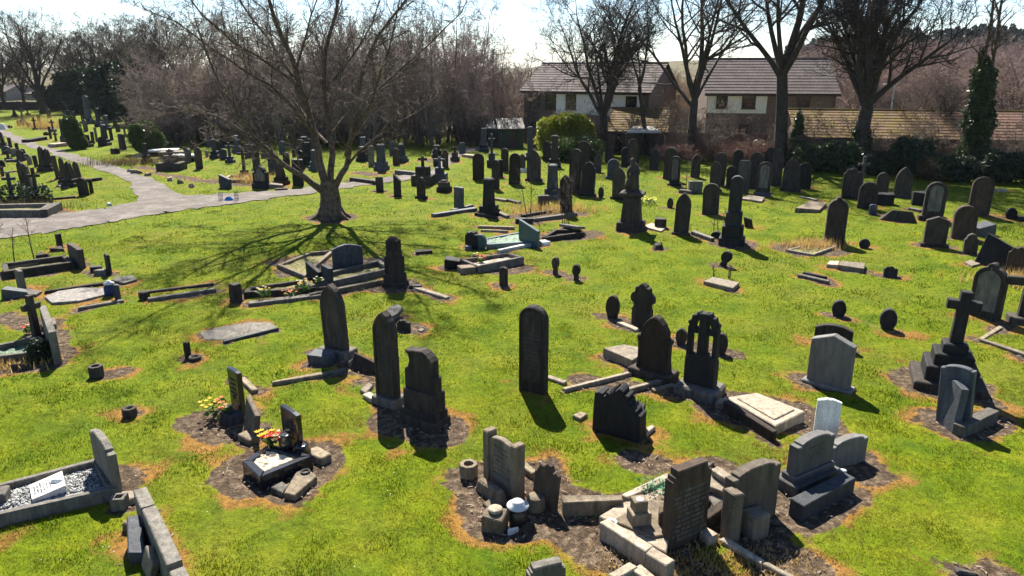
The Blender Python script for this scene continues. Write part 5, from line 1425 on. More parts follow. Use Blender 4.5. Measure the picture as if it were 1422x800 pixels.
# ivy column
def ivy_tree():
    b = at(1352, 246); tw = TW(); r = random.Random(9); m = mpp(b)
    for (x0, x1, top, rr) in ((-1, -18, 235, .16), (.6, -6, 246, .15)):
        q = [Vector((x0 * .4 + (x1 * m - x0 * .4) * (i / 8) + r.uniform(-.06, .06), r.uniform(-.1, .1), -.1 + top * m * i / 8)) for i in range(9)]
        rad = [rr * (1 - .6 * i / 8) for i in range(9)]
        tw.T.tube(q, rad, 7); P2 = dict(BROAD); P2['t0'] = [.62, .1, .1, .1]; P2['count'] = [11, 6, 4, 4]; P2['len'] = [.16, .5, .5, .5]; P2['lift'] = [.5, .2, .1, 0]
        sub_branches(tw, r, q, rad, top * m, 0, 3, P2)
    t = tree_obj('ivy_tree', tw, b, 'tall tree column smothered in dark ivy at the right', bark='bark', twig='twig')
    blobs = []
    for k in range(12):
        z = k * 13 * m; w = (28 - 1.6 * k + r.uniform(-5, 5)) * m; blobs.append(((-(3 + k * .9) * m, 0, z + 6 * m), (w, w, 13 * m)))
    for k in range(9): blobs.append(((-(14 + k * .5) * m, .1, (75 + k * 11) * m), (5 * m, 5 * m, 9 * m)))
    leafcloud('ivy', blobs, 20000, .085, 'ivy', t, .5, 4)
ivy_tree()
def ivy_on(px, py, hpx, wpx, label, seed, name='ivy_mound', mat='ivy', n=5000, k=6, size=.085):
    b = at(px, py); m = mpp(b); r = random.Random(seed); blobs = []
    for i in range(k):
        z = hpx * m * (i + .3) / k; w = wpx * m * .5 * (1.15 - .75 * i / k) * r.uniform(.8, 1.15)
        blobs.append(((r.uniform(-.1, .1) * wpx * m, r.uniform(-.2, .2), z), (w, w * .8, hpx * m * .75 / k + .25)))
    o = leafcloud(name, blobs, n, size, mat, None, .45, seed); o.location = b; tag(o, label, 'ivy' if 'ivy' in name else 'bush'); return o
ivy_on(1190, 236, 92, 34, 'ivy wrapped round the trunk of the broad spreading tree', 3, n=8000, k=8)
ivy_on(1104, 232, 72, 24, 'pointed ivy mound just right of the thick forked trunk', 6, n=5000)
def bush(px, py, blobs_px, label, mat, n, size=.07, seed=1, name='bush', shell=.5, cat='bush', drop=0, stem=True):
    """blobs in pixels: (dx, height, rx, rz, depth factor)"""
    b = at(px, py); m = mpp(b); t = empty(name, b)
    bl = [((dx * m, dy, h * m), (rx * m, rx * m * .8, rz * m)) for dx, h, rx, rz, dy in blobs_px]
    leafcloud('foliage', bl, n, size, mat, t, shell, seed, drop=drop)
    if stem:
        B = MB(); r = random.Random(seed)
        for k in range(5):
            dx = r.uniform(-.5, .5) * bl[0][1][0]; B.tube([Vector((dx * .3, 0, 0)), Vector((dx, r.uniform(-.2, .2), bl[0][0][2])), Vector((dx * 1.5, 0, bl[0][0][2] + bl[0][1][2] * .7))], [.05, .035, .015], 5)
        B.build('stems', 'barkd', t)
    tag(t, label, cat); return t
bush(786, 218, [(-22, 36, 20, 20, 0), (0, 44, 24, 16, .2), (20, 38, 20, 20, 0), (-8, 20, 34, 20, 0), (28, 20, 16, 22, 0)], 'large bright yellow-green bush in front of the left house', 'bushy', 17000, .09, 2)
bush(793, 222, [(10, 14, 36, 22, -.6), (-20, 12, 20, 14, -.6)], 'dark green underside shrub below the bright yellow-green bush', 'bush', 6000, .08, 22)
bush(205, 214, [(0, 22, 23, 22, 0), (-5, 30, 16, 13, 0), (8, 16, 18, 16, 0)], 'round clipped green bush beyond the lane', 'bush', 14000, .075, 3, shell=.7)
bush(105, 207, [(0, 20, 13, 24, 0), (-3, 34, 10, 12, 0), (4, 10, 13, 14, 0)], 'column-shaped dark green bush beyond the lane', 'bush', 12000, .085, 4, shell=.65)
# evergreens and dark shrubs behind the left block
for i, (px, py, w, h, lab) in enumerate([(108, 158, 24, 62, 'dark ivy-clad evergreen behind the column bush'), (150, 166, 26, 78, 'dark evergreen mass left of the thicket'),
        (192, 172, 26, 88, 'tall dark evergreen rising behind the round clipped bush'), (235, 178, 18, 46, 'dark evergreen shrub at the left end of the thicket'), (75, 154, 20, 36, 'low dark evergreen before the far left trees')]):
    bush(px, py, [(0, h * .35, w, h * .42, 0), (-w * .4, h * .6, w * .7, h * .34, 0), (w * .4, h * .75, w * .55, h * .26, 0)], lab, 'ever', 6500, .22, 30 + i, 'evergreen', .45, 'evergreen')
# scrub, brambles and hedge at the foot of the houses
for i, (px, py, w, h, mat, lab) in enumerate([
        (1130, 238, 30, 42, 'ivy', 'glossy ivy hedge right of the forked tree'), (1165, 240, 28, 44, 'ivy', 'dark ivy hedge left of the broad spreading tree'), (1222, 243, 26, 30, 'ever', 'dark hedge clump right of the broad spreading tree'),
        (1262, 246, 32, 60, 'ever', 'rounded dark evergreen hedge bush before the brown garage roof'), (1300, 250, 30, 34, 'bram', 'brown twiggy undergrowth left of the ivy column'), (1395, 254, 34, 44, 'ever', 'dark hedge at the far right behind the round headstones'),
        (1440, 256, 34, 50, 'ever', 'dark hedge cut by the right picture edge'), (1325, 252, 30, 36, 'ever', 'dark hedge clump behind the tall round headstone at the right'), (890, 214, 22, 20, 'ever', 'dark shrub below the mossy garage roof'), (1062, 222, 22, 28, 'ivy', 'ivy heap on the fence before the cream house'),
        (655, 196, 24, 40, 'bram', 'olive scrub left of the pale-roofed shed'), (690, 196, 18, 26, 'ever', 'dark scrub beside the pale-roofed shed')]):
    bush(px, py, [(0, h * .45, w, h * .5, 0), (-w * .5, h * .6, w * .5, h * .4, 0), (w * .5, h * .5, w * .55, h * .45, 0)], lab, mat, 5200, .10, 50 + i, 'hedge' if mat != 'bram' else 'brambles', .35, 'hedge' if mat != 'bram' else 'brambles')
bush(675, 186, [(-6, 22, 16, 18, 0), (8, 16, 12, 12, 0)], 'yellow-green shrub by the pale-roofed shed', 'bushy', 2500, .12, 71)

# ---- far left trees
LT = [(62, 158, 124, .34, .95, 61, 'wide-crowned bare tree at the far left'), (132, 152, 98, .3, .8, 62, 'bare tree with raised limbs behind the column bush'), (186, 158, 112, .3, .9, 63, 'bare rounded tree above the dark evergreens')]
FL = dict(BROAD); FL.update(rmin=.013, count=[9, 7, 6, 4], rmax=[.2, .07, .03, .016])
lt = []
for px, py, h, rr, sp, sd, lab in LT:
    b = at(px, py); lt.append(tree_obj('bare_tree', bare_tree(sd, h * mpp(b), sp, rr * 1.3, .24, 7, FL, 4), b, lab, grp=None, twig='twig', bark='barkd'))
for i, (px, py, s, k, rz, lab) in enumerate([(8, 152, .82, 1, 1.2, 'bare tree cut by the left picture edge'), (34, 148, .75, 2, 2.0, 'small bare tree behind the far left wall'), (100, 146, .85, 0, 3.0, 'bare tree standing back between the far left crowns'),
      (160, 150, .9, 1, 4.0, 'pale upright bare tree left of the rounded one'), (222, 160, .95, 2, .9, 'bare tree at the left shoulder of the thicket'), (258, 164, .95, 0, 5.0, 'bare tree rising from the left of the thicket'), (-45, 156, .85, 0, .7, 'bare tree standing beyond the left edge, nearest the wall'), (-110, 158, .9, 2, 2.4, 'second bare tree beyond the left edge'), (-190, 162, .9, 1, 3.6, 'third bare tree beyond the left edge'), (-290, 166, .9, 0, 1.6, 'fourth bare tree beyond the left edge'), (205, 150, .8, 1, .3, 'slender bare tree farther back above the evergreens')]):
    copy_tree(lt[k], at(px, py), rz, (s, s), lab)
# ---- thicket of slender purple-brown trees: one mass
BIR = dict(count=[16, 6, 5], t0=[.12, .1, .1], ang=[58, 50, 44], lift=[.04, .06, .0], len=[.34, .5, .5], rr=.5, rmax=[.05, .022, .016], rmin=.0105, seg=[5, 4, 3], wob=[.16, .2, .22], up=[.05, .03, -.02], split=0)
def birch(seed, H):
    r = random.Random(seed); tw = TW()
    for s_ in range(r.choice((2, 3, 3))):
        a = r.uniform(0, 6.28); q = limb_pts(r, Vector((math.cos(a) * .3, math.sin(a) * .3, -.1)), Vector((math.cos(a) * .34, math.sin(a) * .34, 1)), H * r.uniform(.7, 1.05), 9, .13, .05)
        rad = [.085 * (1 - .85 * j / 9) for j in range(10)]
        tw.K.tube(q, rad, 4); sub_branches(tw, r, q, rad, H, 0, 3, BIR)
    return np.array(tw.K.v), tw.K.f
def mass(name, proto, places, mat, label, cat, kind='stuff'):
    """many copies of a few woody shapes merged into one growth"""
    VV, FF = [], []; o = 0
    fs = [np.array([f for f in p[1] if len(f) == 4]) for p in proto]
    for (P, k, s, rz) in places:
        v = proto[k][0]; c, q = math.cos(rz), math.sin(rz)
        w = np.stack([(v[:, 0] * c - v[:, 1] * q) * s[0] + P[0], (v[:, 0] * q + v[:, 1] * c) * s[0] + P[1], v[:, 2] * s[1] + P[2]], 1)
        VV.append(w); FF.append(fs[k] + o); o += len(v)
    ob = np_mesh(name, np.concatenate(VV), np.concatenate(FF), mat); tag(ob, label, cat, None, kind); return ob
bp = [birch(100 + i, 6.5) for i in range(5)]
pl = []; r = random.Random(77)
def TOP(px):   # top row of the thicket in the picture
    xs = [200, 260, 330, 430, 520, 560, 600, 640, 665, 700, 740]; ys = [95, 75, 62, 55, 48, 50, 52, 48, 60, 85, 100]
    return float(np.interp(px, xs, ys))
for i in range(160):
    px = r.uniform(208, 735); row = r.random(); py = 203 - row * 26 + r.uniform(-2, 2)
    P = G(px, py); top = TOP(px) + (0 if row > .4 else 38 * (1 - row / .4)) + r.choice((-16, 0, 14, 30, 44)) + r.uniform(-8, 8); H = (ztop(P, top) - P.z) * 1.22
    if H < 1: continue
    pl.append(((P.x, P.y, P.z), r.randrange(5), (.5 + H / 15, H / 6.5), r.uniform(0, 6.28)))
M['twigg'] = simple('grey_tan_twigs', (0.25, 0.195, 0.15), 0.9, 0.4, .6)
mass('thicket', bp, pl[::3], 'twigg', 'grey-tan leafless slender trees mixed through the thicket behind the graves', 'thicket')
mass('thicket', bp, [q for i, q in enumerate(pl) if i % 3], 'twigp', 'dense purple-brown thicket of leafless slender trees behind the graves', 'thicket')
# tall single birches that stand above the thicket
for i, (px, top, lab) in enumerate([(525, 22, 'slender bare birch above the middle of the thicket'), (575, 30, 'bare birch above the thicket, right of the big tree'), (622, 14, 'tallest bare birch near the right end of the thicket'), (655, 34, 'thin pale birch at the right end of the thicket'), (475, 30, 'bare birch behind the big tree crown'), (690, 62, 'low bare birch where the thicket meets the sky')]):
    P = G(px, 190 + i % 3 * 4); r2 = random.Random(300 + i); tw = TW(); H = ztop(P, top) - P.z; B2 = dict(BIR); B2['split'] = 0
    q = limb_pts(r2, Vector((0, 0, -.1)), Vector((r2.uniform(-.08, .08), 0, 1)), H, 10, .05, .05); rad = [.13 * (1 - .9 * j / 10) for j in range(11)]
    tw.T.tube(q, rad, 6); B2['t0'] = [.3, .1, .1]; B2['count'] = [20, 6, 4]; B2['len'] = [.26, .5, .5]; sub_branches(tw, r2, q, rad, H, 0, 3, B2)
    tree_obj('birch_tree', tw, P, lab, bark='bark', twig='twigp')
# low scrub under the thicket
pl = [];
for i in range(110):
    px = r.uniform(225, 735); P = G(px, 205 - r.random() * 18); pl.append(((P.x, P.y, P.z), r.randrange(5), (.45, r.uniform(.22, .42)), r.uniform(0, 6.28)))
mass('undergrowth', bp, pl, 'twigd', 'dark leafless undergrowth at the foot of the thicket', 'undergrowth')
# far scrub and woods behind the houses
pl = []
for i in range(130):
    px = r.uniform(690, 1000); P = G(px, 150 + r.random() * 28); H = ztop(P, r.uniform(98, 122)) - P.z; pl.append(((P.x, P.y, P.z), r.randrange(5), (.8 + H / 14, H / 6.5), r.uniform(0, 6.28)))
mass('scrub_wood', bp, pl, 'twigo', 'tan leafless scrub between and behind the houses', 'scrub')
pl = []
for i in range(260):
    px = r.uniform(1120, 1500); Y = r.uniform(66, 190); u = (px - 711) / 1000
    X = u * Y / 1.04; z = float(hgt(X, Y)); H = r.uniform(5.5, 8.5) + (Y - 66) * .035
    pl.append(((X, Y, z), r.randrange(5), (.9 + H / 12, H / 6.5), r.uniform(0, 6.28)))
M['twigm'] = simple('mauve_brown_twigs', (0.19, 0.125, 0.105), 0.9, 0.4, 0.4)
mass('bare_wood', bp, pl, 'twigm', 'leafless mauve-brown wood climbing the slope behind the garages', 'wood')
def conifers():
    VV = []; q = np.random.default_rng(5); n = 1000
    for i in range(n):
        Y = q.uniform(195, 360); u = q.uniform(.36, .90); X = u * Y; z = float(hgt(X, Y)); H = q.uniform(6, 10)
        k = 130; t = q.random(k) ** .7; a = q.uniform(0, 6.28, k); rad = (1 - t * .85) * H * .34 * q.uniform(.5, 1, k)
        P = np.stack([X + np.cos(a) * rad, Y + np.sin(a) * rad, z + 1 + t * (H - 1)], 1)
        d = q.normal(size=(k, 3)); d /= np.linalg.norm(d, axis=1)[:, None]; e = np.cross(d, q.normal(size=(k, 3))); e /= np.linalg.norm(e, axis=1)[:, None]
        s = q.uniform(.4, .9, k)[:, None]
        VV.append(np.stack([P - d * s, P + e * s, P + d * s, P - e * s], 1).reshape(-1, 3))
    V = np.concatenate(VV); o = np_mesh('conifer_wood', V, np.arange(len(V)).reshape(-1, 4), 'conif'); tag(o, 'dark conifer wood along the crest of the far hill', 'wood', None, 'stuff')
conifers()
r = random.Random(91); pl = []
for i in range(62):
    px = r.uniform(722, 1420); P = G(px, 214 + max(0, px - 840) * .055 + r.uniform(-4, 2)); pl.append(((P.x, P.y, P.z), r.randrange(5), (.6, r.uniform(.25, .65)), r.uniform(0, 6.28)))
mass('boundary_scrub', bp, pl, 'twig', 'thin leafless scrub along the boundary before the houses', 'scrub')
pl = []
for i in range(46):
    px = r.uniform(918, 1085); P = G(px, 223 + (px - 918) * .03 + r.uniform(-3, 3)); pl.append(((P.x, P.y, P.z), r.randrange(5), (.45, r.uniform(.14, .26)), r.uniform(0, 6.28)))
M['twigr'] = simple('red_brown_canes', (0.17, 0.085, 0.062), 0.9, 0.45, 1.5)
mass('brambles', bp, pl, 'twigr', 'red-brown bramble tangle along the brown fence', 'brambles')
# saplings
def sapling(px, py, top, label, lean=0, n=3, spread=.5, seed=1):
    P = G(px, py); H = ztop(P, top) - P.z; r = random.Random(seed); tw = TW()
    for k in range(n):
        q = limb_pts(r, Vector((r.uniform(-.1, .1) * n, r.uniform(-.1, .1), 0)), Vector((lean + r.uniform(-.15, .15) * (n > 1), r.uniform(-.1, .1), 1)), H * r.uniform(.8, 1), 7, .06, .03)
        rad = [.022 * (1 - .7 * j / 7) for j in range(8)]; tw.T.tube(q, rad, 5)
        P2 = dict(BIR); P2.update(count=[8, 4], len=[.28, .5], rmin=.006, t0=[.3, .2], lift=[.4, .1]); sub_branches(tw, r, q, rad, H, 0, 2, P2)
    t = empty('sapling', P); tw.T.build('stem', 'bark', t); tw.K.build('twigs', 'twig', t); tag(t, label, 'sapling'); return t
sapling(50, 361, 295, 'thin bare sapling growing inside the long kerb on the left', -.12, 1, seed=3)
sapling(3, 366, 310, 'clump of bare shoots at the left picture edge', .05, 6, seed=4)
sapling(735, 302, 232, 'bare sapling in the weedy plot, left one', 0, 2, seed=5)
sapling(776, 312, 236, 'bare saplings beside the tipped grey slab', 0, 4, seed=6)
sapling(953, 262, 196, 'single thin shoot among the headstones right of the statue', 0, 1, seed=7)
sapling(1000, 386, 366, 'wispy stalks behind the flat pale slab', 0, 3, seed=8)
sapling(998, 323, 296, 'thin shoots beside the tall black monument', 0, 3, seed=9)
dry_tuft(765, 293, 2.2, .9, .45, 900, 'tan weeds in the plot before the brown pointed headstone', seed=11)
dry_tuft(350, 252, 1.4, .8, .6, 700, 'rusty dry grass at the foot of the slender cross', seed=12)
dry_tuft(58, 178, 2.2, 1.2, 1.5, 700, 'tan dry shrub in the far left plots', seed=13)
dry_tuft(180, 228, 3.0, 1.4, .7, 900, 'brown weeds heaped along the far side of the lane', 'bram', seed=14)
dry_tuft(985, 786, 1.5, .5, .07, 1500, 'pale dry grass below the inscribed headstone', seed=15)
dry_tuft(15, 505, .9, .4, .18, 500, 'straw in the plot below the left-edge kerb', seed=16)
dry_tuft(30, 290, 2.4, .6, .5, 700, 'grey weeds inside the plot of the ivy-footed crosses', 'bram', seed=17)
leafcloud('ivy_clump', [((G(56, 500).x, G(56, 500).y, .15), (.22, .3, .3))], 700, .05, 'ever'); tag(bpy.data.objects['ivy_clump'], 'small dark ivy clump on the kerb at the left edge', 'ivy')

# ================================================================== BUILDINGS
def roof(t, name, p0, p1, p2, p3, mat, courses, thick=.10, over=0):
    """pitched roof side from eave (p0-p1) up to ridge (p3-p2), built as overlapping courses"""
    B = MB(); n = (p1 - p0).cross(p3 - p0).normalized()
    if n.z < 0: n = -n
    for i in range(courses):
        a, b = i / courses, (i + 1.12) / courses
        q = [p0.lerp(p3, a), p1.lerp(p2, a), p1.lerp(p2, min(b, 1)), p0.lerp(p3, min(b, 1))]
        up = [n * .045, n * .045, n * .012, n * .012]
        lo = [tuple(x - n * .02) for x in q]; hi = [tuple(x + u) for x, u in zip(q, up)]
        B.rings([lo, hi])
    ex = (p1 - p0).normalized(); ey = (p3 - p0).normalized()
    Mx = Matrix((ex, ey, n)).transposed().to_4x4(); Mx.translation = p0
    inv = Mx.inverted(); B.v = [tuple(inv @ Vector(v)) for v in B.v]
    o = B.build(name, mat, t); o.matrix_local = Mx; return o
def wall(t, name, pts, mat, th=.2):
    B = MB(); n = Vector((0, th, 0)); a = pts[0]; b = pts[1]
    d = (b - a); nn = Vector((-d.y, d.x, 0)).normalized() * th
    B.rings([[tuple(p) for p in pts], [tuple(p + nn) for p in pts]]); return B.build(name, mat, t)
def window(t, a, ex, x0, x1, z0, z1, mat='frame', nm='window', bars=1):
    """window on a wall starting at a along ex"""
    nrm = Vector((ex.y, -ex.x, 0)); w = x1 - x0; h = z1 - z0; o = empty_mesh = None
    B = MB(); f = .07
    def bx(u0, u1, v0, v1, d):
        c = [a + ex * u0 + Vector((0, 0, v0)), a + ex * u1 + Vector((0, 0, v0)), a + ex * u1 + Vector((0, 0, v1)), a + ex * u0 + Vector((0, 0, v1))]
        B.rings([[tuple(p - nrm * .02) for p in c], [tuple(p + nrm * d) for p in c]])
    bx(x0, x0 + f, z0 + f, z1 - f, .05); bx(x1 - f, x1, z0 + f, z1 - f, .05); bx(x0, x1, z0, z0 + f, .05); bx(x0, x1, z1 - f, z1, .05)
    for k in range(bars): u = x0 + w * (k + 1) / (bars + 1); bx(u - .03, u + .03, z0 + f, z1 - f, .045)
    bx(x0 - .06, x1 + .06, z0 - .08, z0 - .005, .12)
    win = B.build(nm, mat, t); G2 = MB(); c = [a + ex * u + Vector((0, 0, v)) + nrm * .015 for u, v in ((x0 + f, z0 + f), (x1 - f, z0 + f), (x1 - f, z1 - f), (x0 + f, z1 - f))]
    G2.rings([[tuple(p - nrm * .02) for p in c], [tuple(p) for p in c]]); G2.build('pane', 'glass', win); return win
def house(name, L, Rr, ze, zr, dep, label, wmat, openings, panel=None, side=(), courses=13, rmat='tile'):
    c = (L + Rr) / 2; c.z = 0; t = empty(name, c); a = L - c; b = Rr - c; a.z = b.z = -.1
    ex = (b - a).normalized(); ln = (b - a).length; bk = Vector((-ex.y, ex.x, 0)) * dep
    Z = lambda p, z: Vector((p.x, p.y, z))
    wall(t, 'wall', [Z(a, -.1), Z(b, -.1), Z(b, ze), Z(a, ze)], wmat)
    mid_r = b + bk * .5; mid_l = a + bk * .5
    B = MB(); r_ = [Z(b, -.1), Z(b + bk, -.1), Z(b + bk, ze), Z(mid_r, zr - .12), Z(b, ze)]; B.rings([[tuple(p - ex * .2) for p in r_], [tuple(p - ex * .003) for p in r_]]); B.build('gable_wall', wmat, t)
    B = MB(); r_ = [Z(a, -.1), Z(a + bk, -.1), Z(a + bk, ze), Z(mid_l, zr - .12), Z(a, ze)]; B.rings([[tuple(p + ex * .003) for p in r_], [tuple(p + ex * .2) for p in r_]]); B.build('gable_wall', wmat, t)
    ov = .35; sl = (zr - ze) / (dep / 2); bo = bk.normalized() * -ov
    e0, e1 = Z(a - ex * .25 + bo, ze - sl * ov + .05), Z(b + ex * .25 + bo, ze - sl * ov + .05); r0, r1 = Z(mid_l - ex * .25, zr), Z(mid_r + ex * .25, zr)
    roof(t, 'roof', e0, e1, r1, r0, rmat, courses)
    f1, f0 = Z(b + bk + ex * .25 - bo, ze - sl * ov + .05), Z(a + bk - ex * .25 - bo, ze - sl * ov + .05)
    roof(t, 'roof', f1, f0, r0, r1, rmat, courses)
    B = MB(); B.tube([r0, r1], [.11, .11], 8, True); B.build('ridge', rmat, t)
    B = MB(); q = [e0 - Vector((0, 0, .16)), e1 - Vector((0, 0, .16)), e1 - Vector((0, 0, .02)), e0 - Vector((0, 0, .02))]; nb = bk.normalized() * .05
    B.rings([[tuple(p - nb) for p in q], [tuple(p + nb) for p in q]]); B.build('gutter', 'frame', t)
    nr = Vector((ex.y, -ex.x, 0))
    if panel:
        x0, x1, z0, z1, pm = panel; q = [Z(a, 0) + ex * x + Vector((0, 0, z)) for x, z in ((x0, z0), (x1, z0), (x1, z1), (x0, z1))]
        B = MB(); B.rings([[tuple(p + nr * .003) for p in q], [tuple(p + nr * .03) for p in q]]); B.build('rendered_panel', pm, t)
        a2 = Z(a, 0) + nr * .03
    else: a2 = Z(a, 0)
    for (x0, x1, z0, z1, nm, *bb) in openings: window(t, a2 if panel and z0 >= panel[2] - .05 else Z(a, 0), ex, x0, x1, z0, z1, 'frame', nm, bb[0] if bb else 1)
    tag(t, label, 'house'); return t
def zat(P, py): return ztop(P, py)
# cream house
L = G(977, 205); Rr = G(1152, 205); m = mpp(L); w = lambda px: (px - 977) * m
house('house', L, Rr, zat(L, 127), zat(L + Vector((0, 4, 0)), 82), 8, 'house with cream rendered upper floor and brown tiled roof behind the forked tree', 'brick',
      [(w(989), w(1004), zat(L, 150), zat(L, 129), 'window', 0), (w(1023), w(1041), zat(L, 150), zat(L, 129), 'window', 0), (w(987), w(1010), zat(L, 204), zat(L, 171), 'door_window', 1),
       (w(1021), w(1039), zat(L, 186), zat(L, 172), 'window', 1), (w(1095), w(1112), zat(L, 150), zat(L, 131), 'window', 1), (w(1095), w(1115), zat(L, 190), zat(L, 170), 'window', 1)],
      (w(977.5), w(1056), zat(L, 157), zat(L, 128.5), 'render'), courses=12)
L = G(727, 199); Rr = G(897, 206); m = (mpp(L) + mpp(Rr)) / 2 * 1.02; w = lambda px: (px - 727) * m
house('house', L, Rr, zat(Rr, 127), zat(Rr + Vector((1.5, 4, 0)), 88), 8.5, 'long brown-tiled brick house behind the bright green bush', 'brick',
      [(w(737), w(752), zat(L, 148), zat(L, 130), 'window'), (w(760), w(775), zat(L, 150), zat(L, 130), 'window'), (w(790), w(805), zat(L, 150), zat(L, 130), 'window'), (w(874), w(889), zat(L, 148), zat(L, 131), 'window', 0),
       (w(735), w(750), zat(L, 190), zat(L, 168), 'window')], (w(776), w(893), zat(L, 157), zat(L, 128.5), 'render'), courses=12)
# mossy garage and its porch roof
L = G(846, 212); Rr = G(921, 214); house('garage', L, Rr, zat(L, 180), zat(L + Vector((0, 3, 0)), 150), 5.5, 'low garage with a moss-covered tiled roof in front of the brick house', 'brick',
      [(.4, 1.6, .2, 1.6, 'garage_door', 0)], None, courses=10, rmat='tilem')
def porch():
    P = G(888, 217); m = mpp(P); t = empty('carport', P)
    z = 36 * m; w_ = 46 * m
    B = MB(); B.rings([[(-w_ / 2, -1.2, z - .12), (w_ / 2, -1.2, z - .12), (w_ / 2, 1.6, z - .02), (-w_ / 2 + .9, 1.6, z - .02)], [(-w_ / 2, -1.2, z), (w_ / 2, -1.2, z), (w_ / 2, 1.6, z + .1), (-w_ / 2 + .9, 1.6, z + .1)]]); B.build('flat_roof', 'felt', t)
    for x in (-w_ / 2 + .15, w_ / 2 - .15):
        for y_ in (-1.05, 1.45):
            B = MB(); B.box(x, y_, -.05, .1, .1, z - .08, .01); B.build('post', 'frame', t)
    B = MB(); B.box(0, 1.4, 0, w_ - .5, .06, z - .2, .01); B.build('back_panel', 'green_wood', t)
    tag(t, 'pale flat carport roof below the mossy garage', 'carport')
porch()
# long mossy garage row
L = G(1104, 232); Rr = G(1480, 240); house('garage_row', L, Rr, zat(L, 188), zat(L + Vector((0, 3.2, 0)), 152), 6.2, 'long low garage row with a roof mossy at the left and brown at the right', 'brick',
      [(4.5, 6.5, .2, 1.7, 'garage_door', 0), (9, 11, .2, 1.7, 'garage_door', 0)], None, courses=10, rmat='tilel')
# sheds at the back
def shed(px, py, wpx, hpx, roof_px, dep, label, mat='green_wood', rm='felt', yaw=0):
    P = G(px, py); m = mpp(P); t = empty('shed', P, R_(yaw)); W = wpx * m; z = hpx * m; zr = roof_px * m
    B = MB(); B.rings([[(-W/2, 0, -.05), (W/2, 0, -.05), (W/2, dep, -.05), (-W/2, dep, -.05)], [(-W/2, 0, z), (W/2, 0, z), (W/2, dep, z), (-W/2, dep, z)]]); B.build('wall', mat, t)
    B = MB(); B.rings([[(-W/2 - .1, -.2, z - .02), (W/2 + .1, -.2, z - .02), (W/2 + .1, -.2, z + .06), (-W/2 - .1, -.2, z + .06)], [(-W/2 - .1, dep * .5, zr), (W/2 + .1, dep * .5, zr), (W/2 + .1, dep * .5, zr + .08), (-W/2 - .1, dep * .5, zr + .08)],
        [(-W/2 - .1, dep + .2, z - .02), (W/2 + .1, dep + .2, z - .02), (W/2 + .1, dep + .2, z + .06), (-W/2 - .1, dep + .2, z + .06)]]); B.build('roof', rm, t)
    B = MB(); B.box(0, -.02, 0, .75, .06, z * .85, .01); B.build('door', 'frame', t)
    tag(t, label, 'shed')
shed(684, 203, 17, 24, 31, 1.8, 'dark green shed with a pale roof at the back of the dirt path', yaw=-20)
shed(710, 206, 34, 26, 38, 2.6, 'low black-green shed left of the bright green bush', rm='frame', yaw=8)
# fences
def fence(p0, p1, h, label, mat, step=2.0):
    t = empty('fence', (p0 + p1) / 2); c = (p0 + p1) / 2; d = (p1 - p0); n = max(1, int(d.length / step)); ex = d.normalized()
    for i in range(n + 1):
        p = p0 + d * (i / n) - c; B = MB(); B.box(p.x, p.y, -.1, .1, .1, h + .2, .01); B.build('post', mat, t)
    for i in range(n):
        B = MB(); L_ = d.length / n - .1; k = int(L_ / .15)
        yaw = math.atan2(ex.y, ex.x); q = p0 + d * ((i + .5) / n) - c; Mx = Matrix.Translation(q) @ Matrix.Rotation(yaw, 4, 'Z')
        for j in range(k): B.box(-L_ / 2 + (j + .5) * L_ / k, rng.uniform(-.008, .008), .05, L_ / k - .008, .025, h + rng.uniform(-.04, .03), .004, M4=Mx)
        for z in (.35, h - .3): B.box(0, .045, z, L_, .05, .09, .006, M4=Mx)
        B.build('boards', mat, t)
    tag(t, label, 'fence')
fence(G(925, 215), G(1090, 220), 1.55, 'red-brown board fence in front of the cream house', 'wfence')
fence(G(735, 207), G(840, 210), 1.5, 'dark board fence behind the bright green bush', 'frame')
fence(G(1120, 236), G(1480, 248), 1.2, 'dark board fence along the garages behind the hedge', 'frame')
M['cottage'] = simple('weathered_cream_wall', (0.30, 0.26, 0.20), .9, .2, 3)
def backwall():
    a = G(-330, 150); b = G(118, 153); t = MB(); d = b - a
    t.box(0, 0, -.2, d.length, .4, 1.15, .05, jit=.03)
    for k in range(90): t.box(-d.length / 2 + (k + .5) * d.length / 90, 0, .94, d.length / 90 - .03, .5, .16 + rng.uniform(-.03, .05), .05, jit=.03)
    o = t.build('stone_wall', 'soot'); o.location = (a + b) / 2; o.rotation_euler = (0, 0, math.atan2(d.y, d.x)); tag(o, 'dark stone boundary wall at the far left', 'wall')
backwall()
for px, py, wd, h, lab in ((2, 140, 16, 24, 'pale cottage gable behind the far left trees at the picture edge'), (48, 139, 18, 16, 'pale house wall glimpsed behind the far left wide-crowned tree')):
    L = G(px - wd / 2, py); Rr = G(px + wd / 2, py); house('cottage', L, Rr, zat(L, py - h * .55), zat(L + Vector((0, 4, 0)), py - h), 8, lab, 'cottage', [(1.0, 2.2, .6, 1.6, 'window')], None, courses=6)
def lamp():
    P = G(1232, 190); t = empty('street_lamp', P); H = ztop(P, 118) - P.z
    B = MB(); B.lathe([(.09, 0), (.09, 1.0), (.055, 1.1), (.045, H - .05), (.02, H)], 10); B.build('post', 'metal', t, True)
    B = MB(); B.tube([Vector((0, 0, H - .04)), Vector((-.35, 0, H + .06)), Vector((-.6, 0, H + .06))], [.03, .03, .03], 6, True); B.build('arm', 'metal', t)
    B = MB(); B.box(-.75, 0, H, .5, .18, .12, .03); B.build('lantern', 'metal', t); tag(t, 'grey street lamp beyond the mossy garage row', 'street lamp')
lamp()
